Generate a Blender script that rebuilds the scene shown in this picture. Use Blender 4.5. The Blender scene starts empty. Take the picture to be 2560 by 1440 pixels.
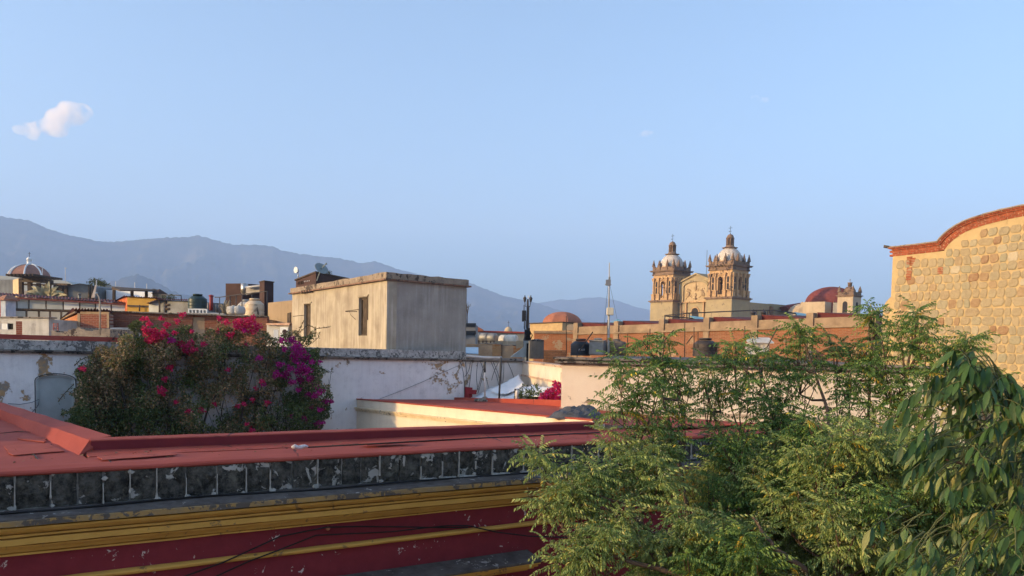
import bpy, bmesh, math, random
import numpy as np
from math import sin, cos, pi, radians
from mathutils import Vector, Matrix, noise as mnoise

random.seed(7)
np.random.seed(7)
SC = bpy.context.scene
COL = SC.collection

# ------------------------------------------------------------------ camera
EYE = Vector((0.0, 0.0, 8.0))
FPX, PPX, PPY = 1923.0, 1280.0, 965.0
PITCH, ROLL = math.atan(100.0 / FPX), 0.022
_f = Vector((0, cos(PITCH), -sin(PITCH)))
_u0 = Vector((0, sin(PITCH), cos(PITCH)))
_r0 = Vector((1, 0, 0))
CR = _r0 * cos(ROLL) + _u0 * sin(ROLL)
CU = _u0 * cos(ROLL) - _r0 * sin(ROLL)
cam = bpy.data.cameras.new('camera')
cam.sensor_width = 36.0
cam.lens = FPX / 2560 * 36.0
cam.shift_y = (PPY - 720.0) / 2560.0
cam.clip_start, cam.clip_end = 0.1, 40000.0
camo = bpy.data.objects.new('camera', cam)
COL.objects.link(camo)
camo.matrix_world = Matrix(((CR.x, CU.x, -_f.x, EYE.x), (CR.y, CU.y, -_f.y, EYE.y), (CR.z, CU.z, -_f.z, EYE.z), (0, 0, 0, 1)))
SC.camera = camo

# ------------------------------------------------------------------ sky, sun, exposure
SUN_EL, SUN_AZ = radians(11.0), radians(252.0)        # azimuth: atan2(x, y)
world = bpy.data.worlds.new('World')
SC.world = world
world.use_nodes = True
wn, wl = world.node_tree.nodes, world.node_tree.links
sky = wn.new('ShaderNodeTexSky')
sky.sky_type = 'NISHITA'
sky.sun_disc = False
sky.sun_elevation, sky.sun_rotation = SUN_EL, SUN_AZ
sky.altitude = 1500
sky.air_density, sky.dust_density, sky.ozone_density = 0.9, 10.0, 4.5
tint = wn.new('ShaderNodeMix'); tint.data_type = 'RGBA'; tint.blend_type = 'MULTIPLY'    # white-balance tint, warms the whole sky evenly
tint.inputs[0].default_value = 1.0
tint.inputs[7].default_value = (1.08, 0.93, 0.72, 1)
wl.new(sky.outputs[0], tint.inputs[6])
wl.new(tint.outputs[2], wn['Background'].inputs[0])
wn['Background'].inputs[1].default_value = 0.15
sl = bpy.data.lights.new('sun', 'SUN')
sl.energy = 4.3
sl.angle = radians(0.6)
sl.color = (1.0, 0.66, 0.27)
so = bpy.data.objects.new('sun', sl)
COL.objects.link(so)
TOSUN = Vector((sin(SUN_AZ) * cos(SUN_EL), cos(SUN_AZ) * cos(SUN_EL), sin(SUN_EL)))
so.rotation_euler = TOSUN.to_track_quat('Z', 'Y').to_euler()
so.location = (-40, -20, 60)
vs = SC.view_settings
vs.view_transform, vs.look, vs.exposure, vs.gamma = 'Standard', 'None', 2.04, 1.0
vs.use_curve_mapping = False
SC.cycles.max_bounces = 6
SC.cycles.volume_bounces = 2
SC.cycles.transparent_max_bounces = 8
SC.cycles.use_denoising = True

# ------------------------------------------------------------------ picture <-> place
def ray(u, v):
    return _f + CR * ((u - PPX) / FPX) - CU * ((v - PPY) / FPX)
def pt(u, v, d):
    "point seen at photograph pixel (u, v) whose forward distance is d metres"
    r = ray(u, v)
    return EYE + r * (d / r.y)
def on_z(u, v, z):
    r = ray(u, v)
    return EYE + r * ((z - EYE.z) / r.z)
def on_wall(u, v, p, d):
    "point seen at (u, v) on the vertical plane through p along horizontal direction d"
    n = Vector((d.y, -d.x, 0))
    r = ray(u, v)
    return EYE + r * ((p - EYE).dot(n) / r.dot(n))
def proj(p):
    q = Vector(p) - EYE
    z = q.dot(_f)
    return PPX + FPX * q.dot(CR) / z, PPY - FPX * q.dot(CU) / z
AX = Vector((sin(radians(57.5)), cos(radians(57.5)), 0))      # street direction, away to the right
BX = Vector((-sin(radians(32.5)), cos(radians(32.5)), 0))     # across the blocks, away to the left
ZU = Vector((0, 0, 1))

# ------------------------------------------------------------------ object helpers
ORIG = {}
def new_obj(name, data, parent, origin):
    o = bpy.data.objects.new(name, data)
    COL.objects.link(o)
    if parent is not None:
        o.parent = parent
        o.location = Vector(origin) - ORIG[parent.name]
    else:
        o.location = origin
    ORIG[o.name] = Vector(origin)
    return o
def tag(o, label=None, cat=None, group=None, kind=None):
    if label: o['label'] = label
    if cat: o['category'] = cat
    if group: o['group'] = group
    if kind: o['kind'] = kind
    return o
def thing(name, loc, label, cat, group=None):
    o = new_obj(name, None, None, Vector(loc))
    o.empty_display_size = 0.3
    return tag(o, label, cat, group)
def kids(o):
    return [c for c in bpy.data.objects if c.parent == o]
def dup(root, loc, rz=0.0, label=None, scale=None):
    r = root.copy()
    COL.objects.link(r)
    r.location = loc
    r.rotation_euler = (0, 0, rz)
    if scale: r.scale = scale
    if label: r['label'] = label
    ORIG[r.name] = Vector(loc)
    for c in kids(root):
        k = c.copy(); COL.objects.link(k); k.parent = r
        for g in kids(c):
            h = g.copy(); COL.objects.link(h); h.parent = k
    return r

class MB:
    "collects shapes in world coordinates; build() links them as ONE mesh object"
    def __init__(s):
        s.v, s.f, s.sm = [], [], []
    def add(s, vs, fs, smooth=False):
        b = len(s.v)
        s.v += [tuple(p) for p in vs]
        s.f += [tuple(b + i for i in f) for f in fs]
        s.sm += [smooth] * len(fs)
        return s
    def hexa(s, p):
        "8 points: bottom ring then top ring"
        return s.add(p, [(3, 2, 1, 0), (4, 5, 6, 7), (0, 1, 5, 4), (1, 2, 6, 5), (2, 3, 7, 6), (3, 0, 4, 7)])
    def box(s, c, dx, dy, dz, ax=Vector((1, 0, 0))):
        "box standing on c (bottom centre); dx along ax, dy across"
        c = Vector(c); ay = Vector((-ax.y, ax.x, 0))
        a, b, z = ax * dx / 2, ay * dy / 2, Vector((0, 0, dz))
        q = [c - a - b, c + a - b, c + a + b, c - a + b]
        return s.hexa(q + [p + z for p in q])
    def run(s, p, q, t0, t1, z0, z1, zq0=None, zq1=None):
        "wall from p to q (plan); t0..t1 across (positive = left of p->q); z0..z1 heights"
        p, q = Vector((p[0], p[1], 0)), Vector((q[0], q[1], 0))
        d = (q - p).normalized(); n = Vector((-d.y, d.x, 0))
        zq0 = z0 if zq0 is None else zq0; zq1 = z1 if zq1 is None else zq1
        b = [p + n * t0 + ZU * z0, q + n * t0 + ZU * zq0, q + n * t1 + ZU * zq0, p + n * t1 + ZU * z0]
        t = [p + n * t0 + ZU * z1, q + n * t0 + ZU * zq1, q + n * t1 + ZU * zq1, p + n * t1 + ZU * z1]
        return s.hexa(b + t)
    def prism(s, poly, ext):
        "closed planar polygon swept by ext"
        n = len(poly); poly = [Vector(p) for p in poly]; ext = Vector(ext)
        return s.add(poly + [p + ext for p in poly],
                     [tuple(range(n))[::-1], tuple(range(n, 2 * n))] + [(i, (i + 1) % n, n + (i + 1) % n, n + i) for i in range(n)])
    def tube(s, path, r, n=6, cap=True, smooth=True):
        path = [Vector(p) for p in path]; k = len(path)
        rs = r if isinstance(r, (list, tuple)) else [r] * k
        vs = []; side = None
        for i, p in enumerate(path):
            t = (path[min(i + 1, k - 1)] - path[max(i - 1, 0)])
            t = t.normalized() if t.length > 1e-9 else Vector((0, 0, 1))
            if side is None:
                side = t.orthogonal().normalized()
            else:
                side = side - t * side.dot(t)
                side = side.normalized() if side.length > 1e-6 else t.orthogonal().normalized()
            w = t.cross(side)
            vs += [p + (side * cos(2 * pi * j / n) + w * sin(2 * pi * j / n)) * rs[i] for j in range(n)]
        fs = [(i * n + j, i * n + (j + 1) % n, (i + 1) * n + (j + 1) % n, (i + 1) * n + j) for i in range(k - 1) for j in range(n)]
        s.add(vs, fs, smooth)
        if cap:
            b = len(s.v) - k * n
            s.f += [tuple(b + j for j in range(n))[::-1], tuple(b + (k - 1) * n + j for j in range(n))]
            s.sm += [False, False]
        return s
    def lathe(s, c, prof, n=16, smooth=True, rot=0.0, sq=1.0, ax=Vector((1, 0, 0))):
        "profile [(r, z)] turned about the vertical through c"
        c = Vector(c); k = len(prof); ay = Vector((-ax.y, ax.x, 0))
        vs = [c + (ax * cos(rot + 2 * pi * j / n) + ay * sin(rot + 2 * pi * j / n) * sq) * r + ZU * z for r, z in prof for j in range(n)]
        fs = [(i * n + j, i * n + (j + 1) % n, (i + 1) * n + (j + 1) % n, (i + 1) * n + j) for i in range(k - 1) for j in range(n)]
        s.add(vs, fs, smooth)
        b = len(s.v) - k * n
        s.f += [tuple(b + j for j in range(n))[::-1], tuple(b + (k - 1) * n + j for j in range(n))]
        s.sm += [False, False]
        return s
    def ball(s, c, r, n=8, m=6, sz=1.0):
        prof = [(max(1e-3, r * sin(pi * i / m)), -r * sz * cos(pi * i / m)) for i in range(m + 1)]
        return s.lathe(c, prof, n)
    def mesh(s, name, org):
        me = bpy.data.meshes.new(name)
        o = Vector(org)
        me.from_pydata([(p[0] - o.x, p[1] - o.y, p[2] - o.z) for p in s.v], [], s.f)
        me.polygons.foreach_set('use_smooth', s.sm)
        me.update()
        return me
    def build(s, name, m, parent=None, origin=None, bevel=0.0, label=None, seg=1):
        if origin is None:
            if parent is not None: origin = ORIG[parent.name]
            else:
                a = np.array(s.v); lo, hi = a.min(0), a.max(0)
                origin = Vector(((lo[0] + hi[0]) / 2, (lo[1] + hi[1]) / 2, lo[2]))
        me = s.mesh(name, origin)
        bm = bmesh.new(); bm.from_mesh(me)
        bmesh.ops.recalc_face_normals(bm, faces=bm.faces)
        if bevel > 0:
            es = [e for e in bm.edges if len(e.link_faces) == 2 and e.calc_face_angle(0) > 0.6]
            bmesh.ops.bevel(bm, geom=es, offset=bevel, segments=seg, affect='EDGES', clamp_overlap=True)
        bm.to_mesh(me); bm.free()
        if isinstance(m, (list, tuple)):
            for x in m: me.materials.append(x)
        elif m: me.materials.append(m)
        o = new_obj(name, me, parent, origin)
        if label: o['label'] = label
        return o

# ------------------------------------------------------------------ materials
class NT:
    def __init__(s, name):
        s.m = bpy.data.materials.new(name); s.m.use_nodes = True
        s.t = s.m.node_tree; s.n, s.l = s.t.nodes, s.t.links
        s.b = s.n['Principled BSDF']; s.tc = None
    def N(s, typ, **kw):
        x = s.n.new(typ)
        for k, v in kw.items(): setattr(x, k, v)
        return x
    def put(s, sock, v):
        if hasattr(v, 'is_linked') or hasattr(v, 'links'): s.l.new(v, sock)
        else: sock.default_value = v
    def pos(s, scale=(1, 1, 1), rot=(0, 0, 0)):
        g = s.N('ShaderNodeNewGeometry')
        mp = s.N('ShaderNodeMapping'); mp.inputs['Scale'].default_value = scale; mp.inputs['Rotation'].default_value = rot
        s.l.new(g.outputs['Position'], mp.inputs['Vector'])
        return mp.outputs[0]
    def noise(s, scale, detail=4, rough=0.55, vec=None, dist=0.0):
        x = s.N('ShaderNodeTexNoise'); x.inputs['Scale'].default_value = scale
        x.inputs['Detail'].default_value = detail; x.inputs['Roughness'].default_value = rough
        x.inputs['Distortion'].default_value = dist
        s.l.new(vec if vec is not None else s.pos(), x.inputs['Vector'])
        return x.outputs[0]
    def voro(s, scale, vec=None, feature='F1', out='Distance'):
        x = s.N('ShaderNodeTexVoronoi'); x.feature = feature; x.inputs['Scale'].default_value = scale
        s.l.new(vec if vec is not None else s.pos(), x.inputs['Vector'])
        return x.outputs[out]
    def ramp(s, v, stops):
        r = s.N('ShaderNodeValToRGB'); e = r.color_ramp.elements
        while len(e) < len(stops): e.new(0.5)
        for i, (p, c) in enumerate(stops):
            e[i].position = p
            e[i].color = (c, c, c, 1) if isinstance(c, (int, float)) else (*c[:3], 1)
        s.l.new(v, r.inputs[0])
        return r.outputs[0]
    def mix(s, fac, a, b, mode='MIX'):
        x = s.N('ShaderNodeMix', data_type='RGBA', blend_type=mode)
        s.put(x.inputs[0], fac)
        for k, v in ((6, a), (7, b)):
            if isinstance(v, (tuple, list)): v = (*v[:3], 1)
            s.put(x.inputs[k], v)
        return x.outputs[2]
    def math(s, op, a, b=0.0, clamp=False):
        x = s.N('ShaderNodeMath', operation=op, use_clamp=clamp)
        s.put(x.inputs[0], a); s.put(x.inputs[1], b)
        return x.outputs[0]
    def sep(s, v):
        x = s.N('ShaderNodeSeparateXYZ'); s.l.new(v, x.inputs[0]); return x.outputs
    def bump(s, h, dist=0.01, strength=0.6):
        x = s.N('ShaderNodeBump'); x.inputs['Strength'].default_value = strength; x.inputs['Distance'].default_value = dist
        s.l.new(h, x.inputs['Height']); s.l.new(x.outputs[0], s.b.inputs['Normal'])
    def out(s, col, rough=0.85, metal=0.0, spec=0.3):
        if isinstance(col, (tuple, list)): col = (*col[:3], 1)
        s.put(s.b.inputs['Base Color'], col); s.put(s.b.inputs['Roughness'], rough)
        s.b.inputs['Metallic'].default_value = metal
        s.b.inputs['Specular IOR Level'].default_value = spec
        return s.m

def mul(c, k): return tuple(min(1, x * k) for x in c)
def m_plain(name, c, rough=0.7, metal=0.0, var=0.18, scale=3.0, bump=0.0, spec=0.3, grime=0.0, grime_c=(0.05, 0.045, 0.04)):
    "paint, metal, wood: base colour with mottling and optional grime patches"
    t = NT(name)
    k = t.noise(scale, 5)
    c_ = t.mix(t.ramp(k, [(0.3, 0.0), (0.7, 1.0)]), mul(c, 1 - var), mul(c, 1 + var))
    if grime:
        g = t.ramp(t.noise(scale * 0.7, 7, 0.7), [(0.48, 0.0), (0.68, grime)])
        c_ = t.mix(g, c_, grime_c)
    if bump: t.bump(t.noise(scale * 8, 4), bump)
    return t.out(c_, rough, metal, spec)
def m_plaster(name, c, c2, streak=0.5, streak_c=(0.16, 0.14, 0.12), stain=0.3, peel=0.0, peel_c=(0.42, 0.25, 0.12), sc=1.0, bump=0.01):
    "limewashed render: mottling, rain streaks from above, blotchy stains, patches where the coat has come off"
    t = NT(name)
    base = t.mix(t.ramp(t.noise(1.3 * sc, 6, 0.6), [(0.35, 0), (0.68, 1)]), c, c2)
    sv = t.pos((5.5 * sc, 5.5 * sc, 0.35 * sc))
    st = t.math('MULTIPLY', t.ramp(t.noise(1.0, 6, 0.65, sv), [(0.45, 0), (0.72, 1)]), t.ramp(t.noise(0.5 * sc, 3), [(0.35, 0.15), (0.7, 1)]))
    col = t.mix(t.math('MULTIPLY', st, streak), base, streak_c)
    sn = t.ramp(t.noise(2.6 * sc, 9, 0.72), [(0.52, 0), (0.75, 1)])
    col = t.mix(t.math('MULTIPLY', sn, stain), col, mul(streak_c, 0.8))
    h = t.noise(14 * sc, 5)
    if peel:
        p1 = t.noise(1.15 * sc, 9, 0.68, None, 0.3)
        p2 = t.noise(0.33 * sc, 2)
        pv = t.math('ADD', p1, t.math('MULTIPLY', t.math('SUBTRACT', p2, 0.5), 0.55))
        pm = t.ramp(pv, [(0.68 - 0.1 * peel, 0), (0.70 - 0.1 * peel, 1)])
        pc = t.mix(t.ramp(t.noise(5 * sc, 3), [(0.4, 0), (0.6, 1)]), peel_c, (0.30, 0.25, 0.2))
        col = t.mix(pm, col, pc)
        h = t.math('SUBTRACT', t.math('MULTIPLY', h, 0.4), pm)
    t.bump(h, bump, 0.7)
    return t.out(col, 0.92, 0, 0.15)
# ------------------------------------------------------------------ ground, mountains, haze, clouds
m_ground = m_plain('dusty_town_ground', (0.32, 0.275, 0.22), 0.95, var=0.35, scale=0.2)
g = MB(); R_ = 7400.0
g.add([(-R_, -R_ * 0.5, 0), (R_, -R_ * 0.5, 0), (R_, R_, 0), (-R_, R_, 0)], [(0, 1, 2, 3)])
tag(g.build('ground', m_ground, origin=(0, 0, 0)), kind='structure')

def interp(tab, u):
    if u <= tab[0][0]: return tab[0][1]
    for (a, va), (b, vb) in zip(tab, tab[1:]):
        if u <= b: return va + (vb - va) * (u - a) / (b - a)
    return tab[-1][1]
t = NT('mountain_forest')
k = t.noise(0.006, 9, 0.7)
m_mount = t.out(t.mix(t.ramp(k, [(0.40, 0), (0.62, 1)]), (0.03, 0.045, 0.032), (0.115, 0.10, 0.07)), 1.0, 0, 0.0)
def ridge(name, tab, d_near, d_ridge, d_back, u0, u1, du, seed, spur=0.35, label=None):
    "a mountain range whose skyline passes through the profile tab, as seen from the terrace"
    us = np.arange(u0, u1 + 1, du); ts = np.concatenate([np.linspace(0, 1, 44), [1.25, 1.6, 2.0]])
    vs = []; fs = []; nt = len(ts)
    for u in us:
        v = interp(tab, u)
        r = ray(u, v); hd = Vector((r.x, r.y, 0)); k = r.z / hd.length; hd.normalize()
        for tt in ts:
            if tt <= 1:
                d = d_near + (d_ridge - d_near) * tt
                h = k * d_ridge + EYE.z
                base = h * (0.30 * tt + 0.70 * tt ** 1.8)
            else:
                d = d_ridge + (d_back - d_ridge) * (tt - 1)
                h = k * d_ridge + EYE.z
                base = h * (1 - (tt - 1)) - 6 * (tt - 1)
            p = hd * d
            q = Vector((p.x * 0.0016 + seed, p.y * 0.0007, seed * 1.7))
            n = 0.62 * abs(mnoise.noise(q * 1.3)) + 0.42 * abs(mnoise.noise(q * 3.1)) + 0.26 * abs(mnoise.noise(q * 7.0)) + .16 * abs(mnoise.noise(q * 15.0))
            env = max(0.0, 1 - abs(tt - 0.56) / 0.46) ** .7 if tt < 1 else 0
            j = 6.0 * mnoise.noise(Vector((u * 0.09, seed, 0))) + 4.5 * mnoise.noise(Vector((u * 0.31, seed, 3))) if abs(tt - 1) < 0.01 else 0
            z = max(-1.0 + 0.5 * tt, base - h * spur * n * env * 1.9 + j) if tt > 0.01 else -0.5
            vs.append((p.x, p.y, z))
    for i in range(len(us) - 1):
        for j in range(nt - 1):
            a = i * nt + j
            fs.append((a, a + nt, a + nt + 1, a + 1))
    b = MB(); b.add(vs, fs, True)
    o = b.build(name, m_mount, origin=(0, (d_near + d_ridge) / 2, 0))
    return tag(o, kind='structure', label=label)
R1 = [(-900, 640), (-600, 585), (-300, 555), (-120, 530), (0, 540), (25, 545), (70, 550), (115, 570), (160, 585), (210, 595), (250, 604), (290, 604), (330, 601), (370, 597), (420, 594), (470, 592),
      (497, 588), (520, 595), (560, 607), (590, 612), (640, 612), (680, 615), (700, 625), (740, 633), (790, 640), (850, 646), (880, 652), (905, 659), (935, 653), (960, 660), (990, 672), (1015, 678),
      (1060, 688), (1110, 696), (1160, 703), (1190, 713), (1230, 729), (1260, 740), (1300, 748), (1340, 757), (1400, 776), (1450, 795), (1520, 822), (1600, 850)]
R2 = [(1100, 810), (1250, 780), (1350, 757), (1400, 748), (1440, 750), (1470, 744), (1500, 743), (1540, 750), (1580, 765), (1620, 774), (1700, 792), (1800, 812), (1950, 825), (2150, 838), (2400, 842), (2800, 838), (3400, 830)]
R3 = [(120, 806), (200, 740), (250, 713), (290, 702), (320, 690), (340, 686), (362, 691), (390, 706), (430, 728), (520, 760), (620, 810)]
ridge('mountains', R1, 2500, 4800, 6000, -900, 1600, 5, 3.1)
ridge('mountains', R2, 4300, 6300, 7000, 1100, 3400, 8, 8.7, 0.2)
ridge('hills', R3, 2300, 2900, 3400, 120, 620, 5, 5.3, 0.15)

# the dusty evening air of the valley
hz = MB()
zt = 1120.0
hz.hexa([Vector((x, y, z)) for z in (-1.0, zt) for x, y in ((-7450, -3750), (7450, -3750), (7450, 7450), (-7450, 7450))])
t = NT('valley_haze')
for n_ in list(t.n):
    if n_.type != 'OUTPUT_MATERIAL': t.n.remove(n_)
pv_ = t.n.new('ShaderNodeVolumePrincipled')
pv_.inputs['Color'].default_value = (0.43, 0.61, 0.96, 1)
pv_.inputs['Density'].default_value = 0.00026
pv_.inputs['Anisotropy'].default_value = 0.0
t.l.new(pv_.outputs[0], [n_ for n_ in t.n if n_.type == 'OUTPUT_MATERIAL'][0].inputs['Volume'])
tag(hz.build('haze', t.m, origin=(0, 0, -1)), kind='stuff')

# ------------------------------------------------------------------ one small cumulus and two wisps, far outside the haze
def cloud(blobs, d, dens, lab, seed, scale):
    b = MB(); r = random.Random(seed)
    ctr = pt(blobs[0][0], blobs[0][1], d)
    bm = bmesh.new()
    for (u, v, rp, sq) in blobs:
        c = pt(u, v, d + r.uniform(-60, 60)); R = rp * d / FPX
        m = Matrix.Translation(c - ctr) @ Matrix.Diagonal((R, R, R * sq, 1))
        bmesh.ops.create_icosphere(bm, subdivisions=3, radius=1.0, matrix=m)
    me = bpy.data.meshes.new('cloud'); bm.to_mesh(me); bm.free()
    t = NT('cloud_vapour_%d' % seed)
    for n_ in list(t.n):
        if n_.type != 'OUTPUT_MATERIAL': t.n.remove(n_)
    pv = t.n.new('ShaderNodeVolumePrincipled'); pv.inputs['Color'].default_value = (.98, .88, .78, 1); pv.inputs['Anisotropy'].default_value = 0.2
    nz = t.noise(1.0 / scale, 6, 0.6, t.pos(), 0.4)
    t.l.new(t.math('MULTIPLY', t.ramp(nz, [(0.42, 0), (0.62, 1)]), dens), pv.inputs['Density'])
    t.l.new(pv.outputs[0], [n_ for n_ in t.n if n_.type == 'OUTPUT_MATERIAL'][0].inputs['Volume'])
    me.materials.append(t.m)
    # merge the puffs into one closed skin
    o = new_obj('cloud', me, None, ctr)
    md = o.modifiers.new('merge', 'REMESH'); md.mode = 'VOXEL'; md.voxel_size = scale * .12
    tag(o, kind='structure', label=lab)
    t.m.volume_intersection_method if False else None
    return o
cloud([(150, 298, 34, .8), (185, 285, 34, .85), (205, 280, 26, .8), (120, 318, 34, .6), (80, 325, 32, .55), (52, 325, 20, .6), (170, 272, 24, .8), (85, 342, 18, .5), (140, 325, 30, .6)], 9500, 0.0065, 'small cream white cumulus cloud at the upper left', 3, 190)
cloud([(1615, 334, 16, .5), (1604, 337, 10, .4), (1628, 331, 8, .4)], 9500, 0.004, 'faint wisp of cloud left of the towers', 5, 80)
cloud([(1888, 243, 12, .4), (1910, 250, 14, .4), (1898, 247, 12, .3)], 9500, 0.003, 'fainter wisp of cloud high above the towers', 6, 80)
# ------------------------------------------------------------------ materials shared by the buildings
def m_patchy(name, base, base2, patch, amt, sc, rough=0.9, bump=0.012, patch2=None, amt2=0.0):
    "weathered coat: two-tone ground, sharp-edged flakes or lichen patches of another colour"
    t = NT(name)
    c = t.mix(t.ramp(t.noise(2.2 * sc, 7, 0.65), [(0.34, 0), (0.66, 1)]), base, base2)
    n1 = t.noise(4.0 * sc, 10, 0.66, None, 0.6)
    n0 = t.noise(0.9 * sc, 2)
    v = t.math('ADD', n1, t.math('MULTIPLY', t.math('SUBTRACT', n0, 0.5), 0.5))
    m = t.ramp(v, [(0.78 - amt, 0), (0.81 - amt, 1)])
    c = t.mix(m, c, patch)
    if patch2:
        m2 = t.ramp(t.noise(9.0 * sc, 6, 0.7), [(0.74 - amt2, 0), (0.8 - amt2, 1)])
        c = t.mix(m2, c, patch2)
    h = t.math('ADD', t.noise(18 * sc, 6, 0.7), t.math('MULTIPLY', m, 0.4))
    t.bump(h, bump, 0.8)
    return t.out(c, rough, 0, 0.2)
def m_brick(name, d, c1=(0.36, 0.115, 0.05), c2=(0.24, 0.07, 0.03), mortar=(0.30, 0.23, 0.17), bw=0.28, bh=0.07, ms=0.012, patch=0.0, patch_c=(0.42, 0.33, 0.22)):
    "courses of brick seen from far away, laid along horizontal direction d"
    t = NT(name)
    g = t.N('ShaderNodeNewGeometry')
    dp = t.N('ShaderNodeVectorMath', operation='DOT_PRODUCT'); t.l.new(g.outputs['Position'], dp.inputs[0]); dp.inputs[1].default_value = (d.x, d.y, 0)
    cb = t.N('ShaderNodeCombineXYZ'); t.l.new(dp.outputs['Value'], cb.inputs[0]); t.l.new(t.sep(g.outputs['Position'])[2], cb.inputs[1])
    wv = t.N('ShaderNodeVectorMath', operation='ADD'); t.l.new(cb.outputs[0], wv.inputs[0])
    nz = t.N('ShaderNodeTexNoise'); nz.inputs['Scale'].default_value = 1.5; t.l.new(g.outputs['Position'], nz.inputs['Vector'])
    sc_ = t.N('ShaderNodeVectorMath', operation='SCALE'); t.l.new(nz.outputs['Color'], sc_.inputs[0]); sc_.inputs['Scale'].default_value = 0.05; t.l.new(sc_.outputs[0], wv.inputs[1])
    br = t.N('ShaderNodeTexBrick'); t.l.new(wv.outputs[0], br.inputs['Vector'])
    br.inputs['Scale'].default_value = 1.0; br.inputs['Brick Width'].default_value = bw; br.inputs['Row Height'].default_value = bh
    br.inputs['Mortar Size'].default_value = ms; br.inputs['Mortar Smooth'].default_value = 0.3; br.inputs['Bias'].default_value = 0.1
    br.inputs['Color1'].default_value = (*c1, 1); br.inputs['Color2'].default_value = (*c2, 1); br.inputs['Mortar'].default_value = (*mortar, 1)
    c = t.mix(t.ramp(t.noise(0.9, 6, 0.7), [(0.35, 0.0), (0.7, 0.55)]), br.outputs['Color'], mul(c1, 1.25))
    c = t.mix(t.ramp(t.noise(2.5, 8, 0.7), [(0.55, 0.0), (0.75, 0.55)]), c, mul(c2, 0.45))
    if patch:
        c = t.mix(t.ramp(t.noise(0.8, 8, 0.7), [(0.62 - patch * 0.2, 0), (0.66 - patch * 0.2, 0.85)]), c, patch_c)
    t.bump(t.math('ADD', t.math('MULTIPLY', br.outputs['Fac'], -1.0), t.noise(20, 3)), 0.012, 0.8)
    return t.out(c, 0.92, 0, 0.15)

def m_roofcoat(name):
    t = NT(name)
    c = t.mix(t.ramp(t.noise(1.1, 7, .65), [(.34, 0), (.66, 1)]), (0.37, 0.070, 0.044), (0.30, 0.052, 0.036))
    c = t.mix(t.ramp(t.noise(.55, 5, .6, None, .5), [(.52, 0), (.62, .4)]), c, (0.43, 0.115, 0.08))          # chalky dried puddle patches
    c = t.mix(t.ramp(t.noise(3.2, 9, .75), [(.60, 0), (.72, .7)]), c, (0.19, 0.04, 0.035))                 # scuffs and dirt
    c = t.mix(t.ramp(t.noise(16, 6, .7), [(.68, 0), (.76, .6)]), c, (0.12, 0.04, 0.035))
    v = t.voro(.62, t.pos((1, 1, .2)), 'DISTANCE_TO_EDGE')
    wv = t.math('ADD', v, t.math('MULTIPLY', t.math('SUBTRACT', t.noise(2.5, 5, .7), .5), .10))
    ck = t.math('MULTIPLY', t.ramp(wv, [(0.0, 1), (.012, 0)]), t.ramp(t.noise(.5, 2), [(.5, 0), (.56, 1)]))
    c = t.mix(ck, c, (0.07, 0.025, 0.022))
    t.bump(t.math('SUBTRACT', t.math('MULTIPLY', t.noise(22, 6, .7), .6), ck), .006, .9)
    return t.out(c, .8, 0, .25)
M_red = m_roofcoat('red_roof_coat')
M_maroon = m_patchy('maroon_lime_paint', (0.24, 0.032, 0.042), (0.20, 0.026, 0.035), (0.66, 0.57, 0.52), 0.10, 2.8, 0.85, 0.004)
M_gold = m_patchy('ochre_moulding_paint', (0.72, 0.42, 0.095), (0.62, 0.35, 0.08), (0.32, 0.19, 0.075), 0.17, 1.3, 0.85, 0.004)
M_goldw = m_patchy('weathered_ochre_edge', (0.46, 0.27, 0.08), (0.28, 0.20, 0.11), (0.12, 0.10, 0.08), 0.26, 2.0, 0.9, 0.008, (0.45, 0.40, 0.34), 0.12)
M_ledge = m_patchy('sooty_ledge', (0.07, 0.058, 0.053), (0.15, 0.13, 0.115), (0.48, 0.44, 0.40), 0.13, 2.0, 0.95, 0.012, (0.22, 0.06, 0.04), 0.08)
M_mortar = m_plain('white_joint_mortar', (0.42, 0.40, 0.36), 0.95, var=0.25, scale=14, bump=0.008, grime=0.75, grime_c=(0.06, 0.055, 0.05))
def m_block(name):
    t = NT(name)
    oi = t.N('ShaderNodeObjectInfo')
    sh = t.N('ShaderNodeVectorMath', operation='ADD')
    g = t.N('ShaderNodeNewGeometry'); t.l.new(g.outputs['Position'], sh.inputs[0])
    vv = t.N('ShaderNodeCombineXYZ'); t.l.new(t.math('MULTIPLY', oi.outputs['Random'], 37.0), vv.inputs[0]); t.l.new(vv.outputs[0], sh.inputs[1])
    P = sh.outputs[0]
    c = t.mix(t.ramp(t.noise(9, 9, 0.78, P), [(0.40, 0), (0.66, 1)]), (0.028, 0.027, 0.024), (0.20, 0.185, 0.155))
    li = t.ramp(t.noise(5.0, 9, 0.75, P, 0.8), [(0.54, 0), (0.70, 0.75)])
    c = t.mix(li, c, (0.26, 0.245, 0.19))
    n1 = t.noise(5.2, 6, 0.62, P, 0.7)
    wm = t.ramp(n1, [(0.585, 0), (0.605, 1)])
    c = t.mix(wm, c, (0.60, 0.56, 0.50))
    t.bump(t.math('ADD', t.noise(20, 8, 0.8, P), t.math('MULTIPLY', wm, 0.35)), 0.05, 1.0)
    return t.out(c, 0.95, 0, 0.12)
M_block = m_block('black_lichen_stone')

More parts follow.
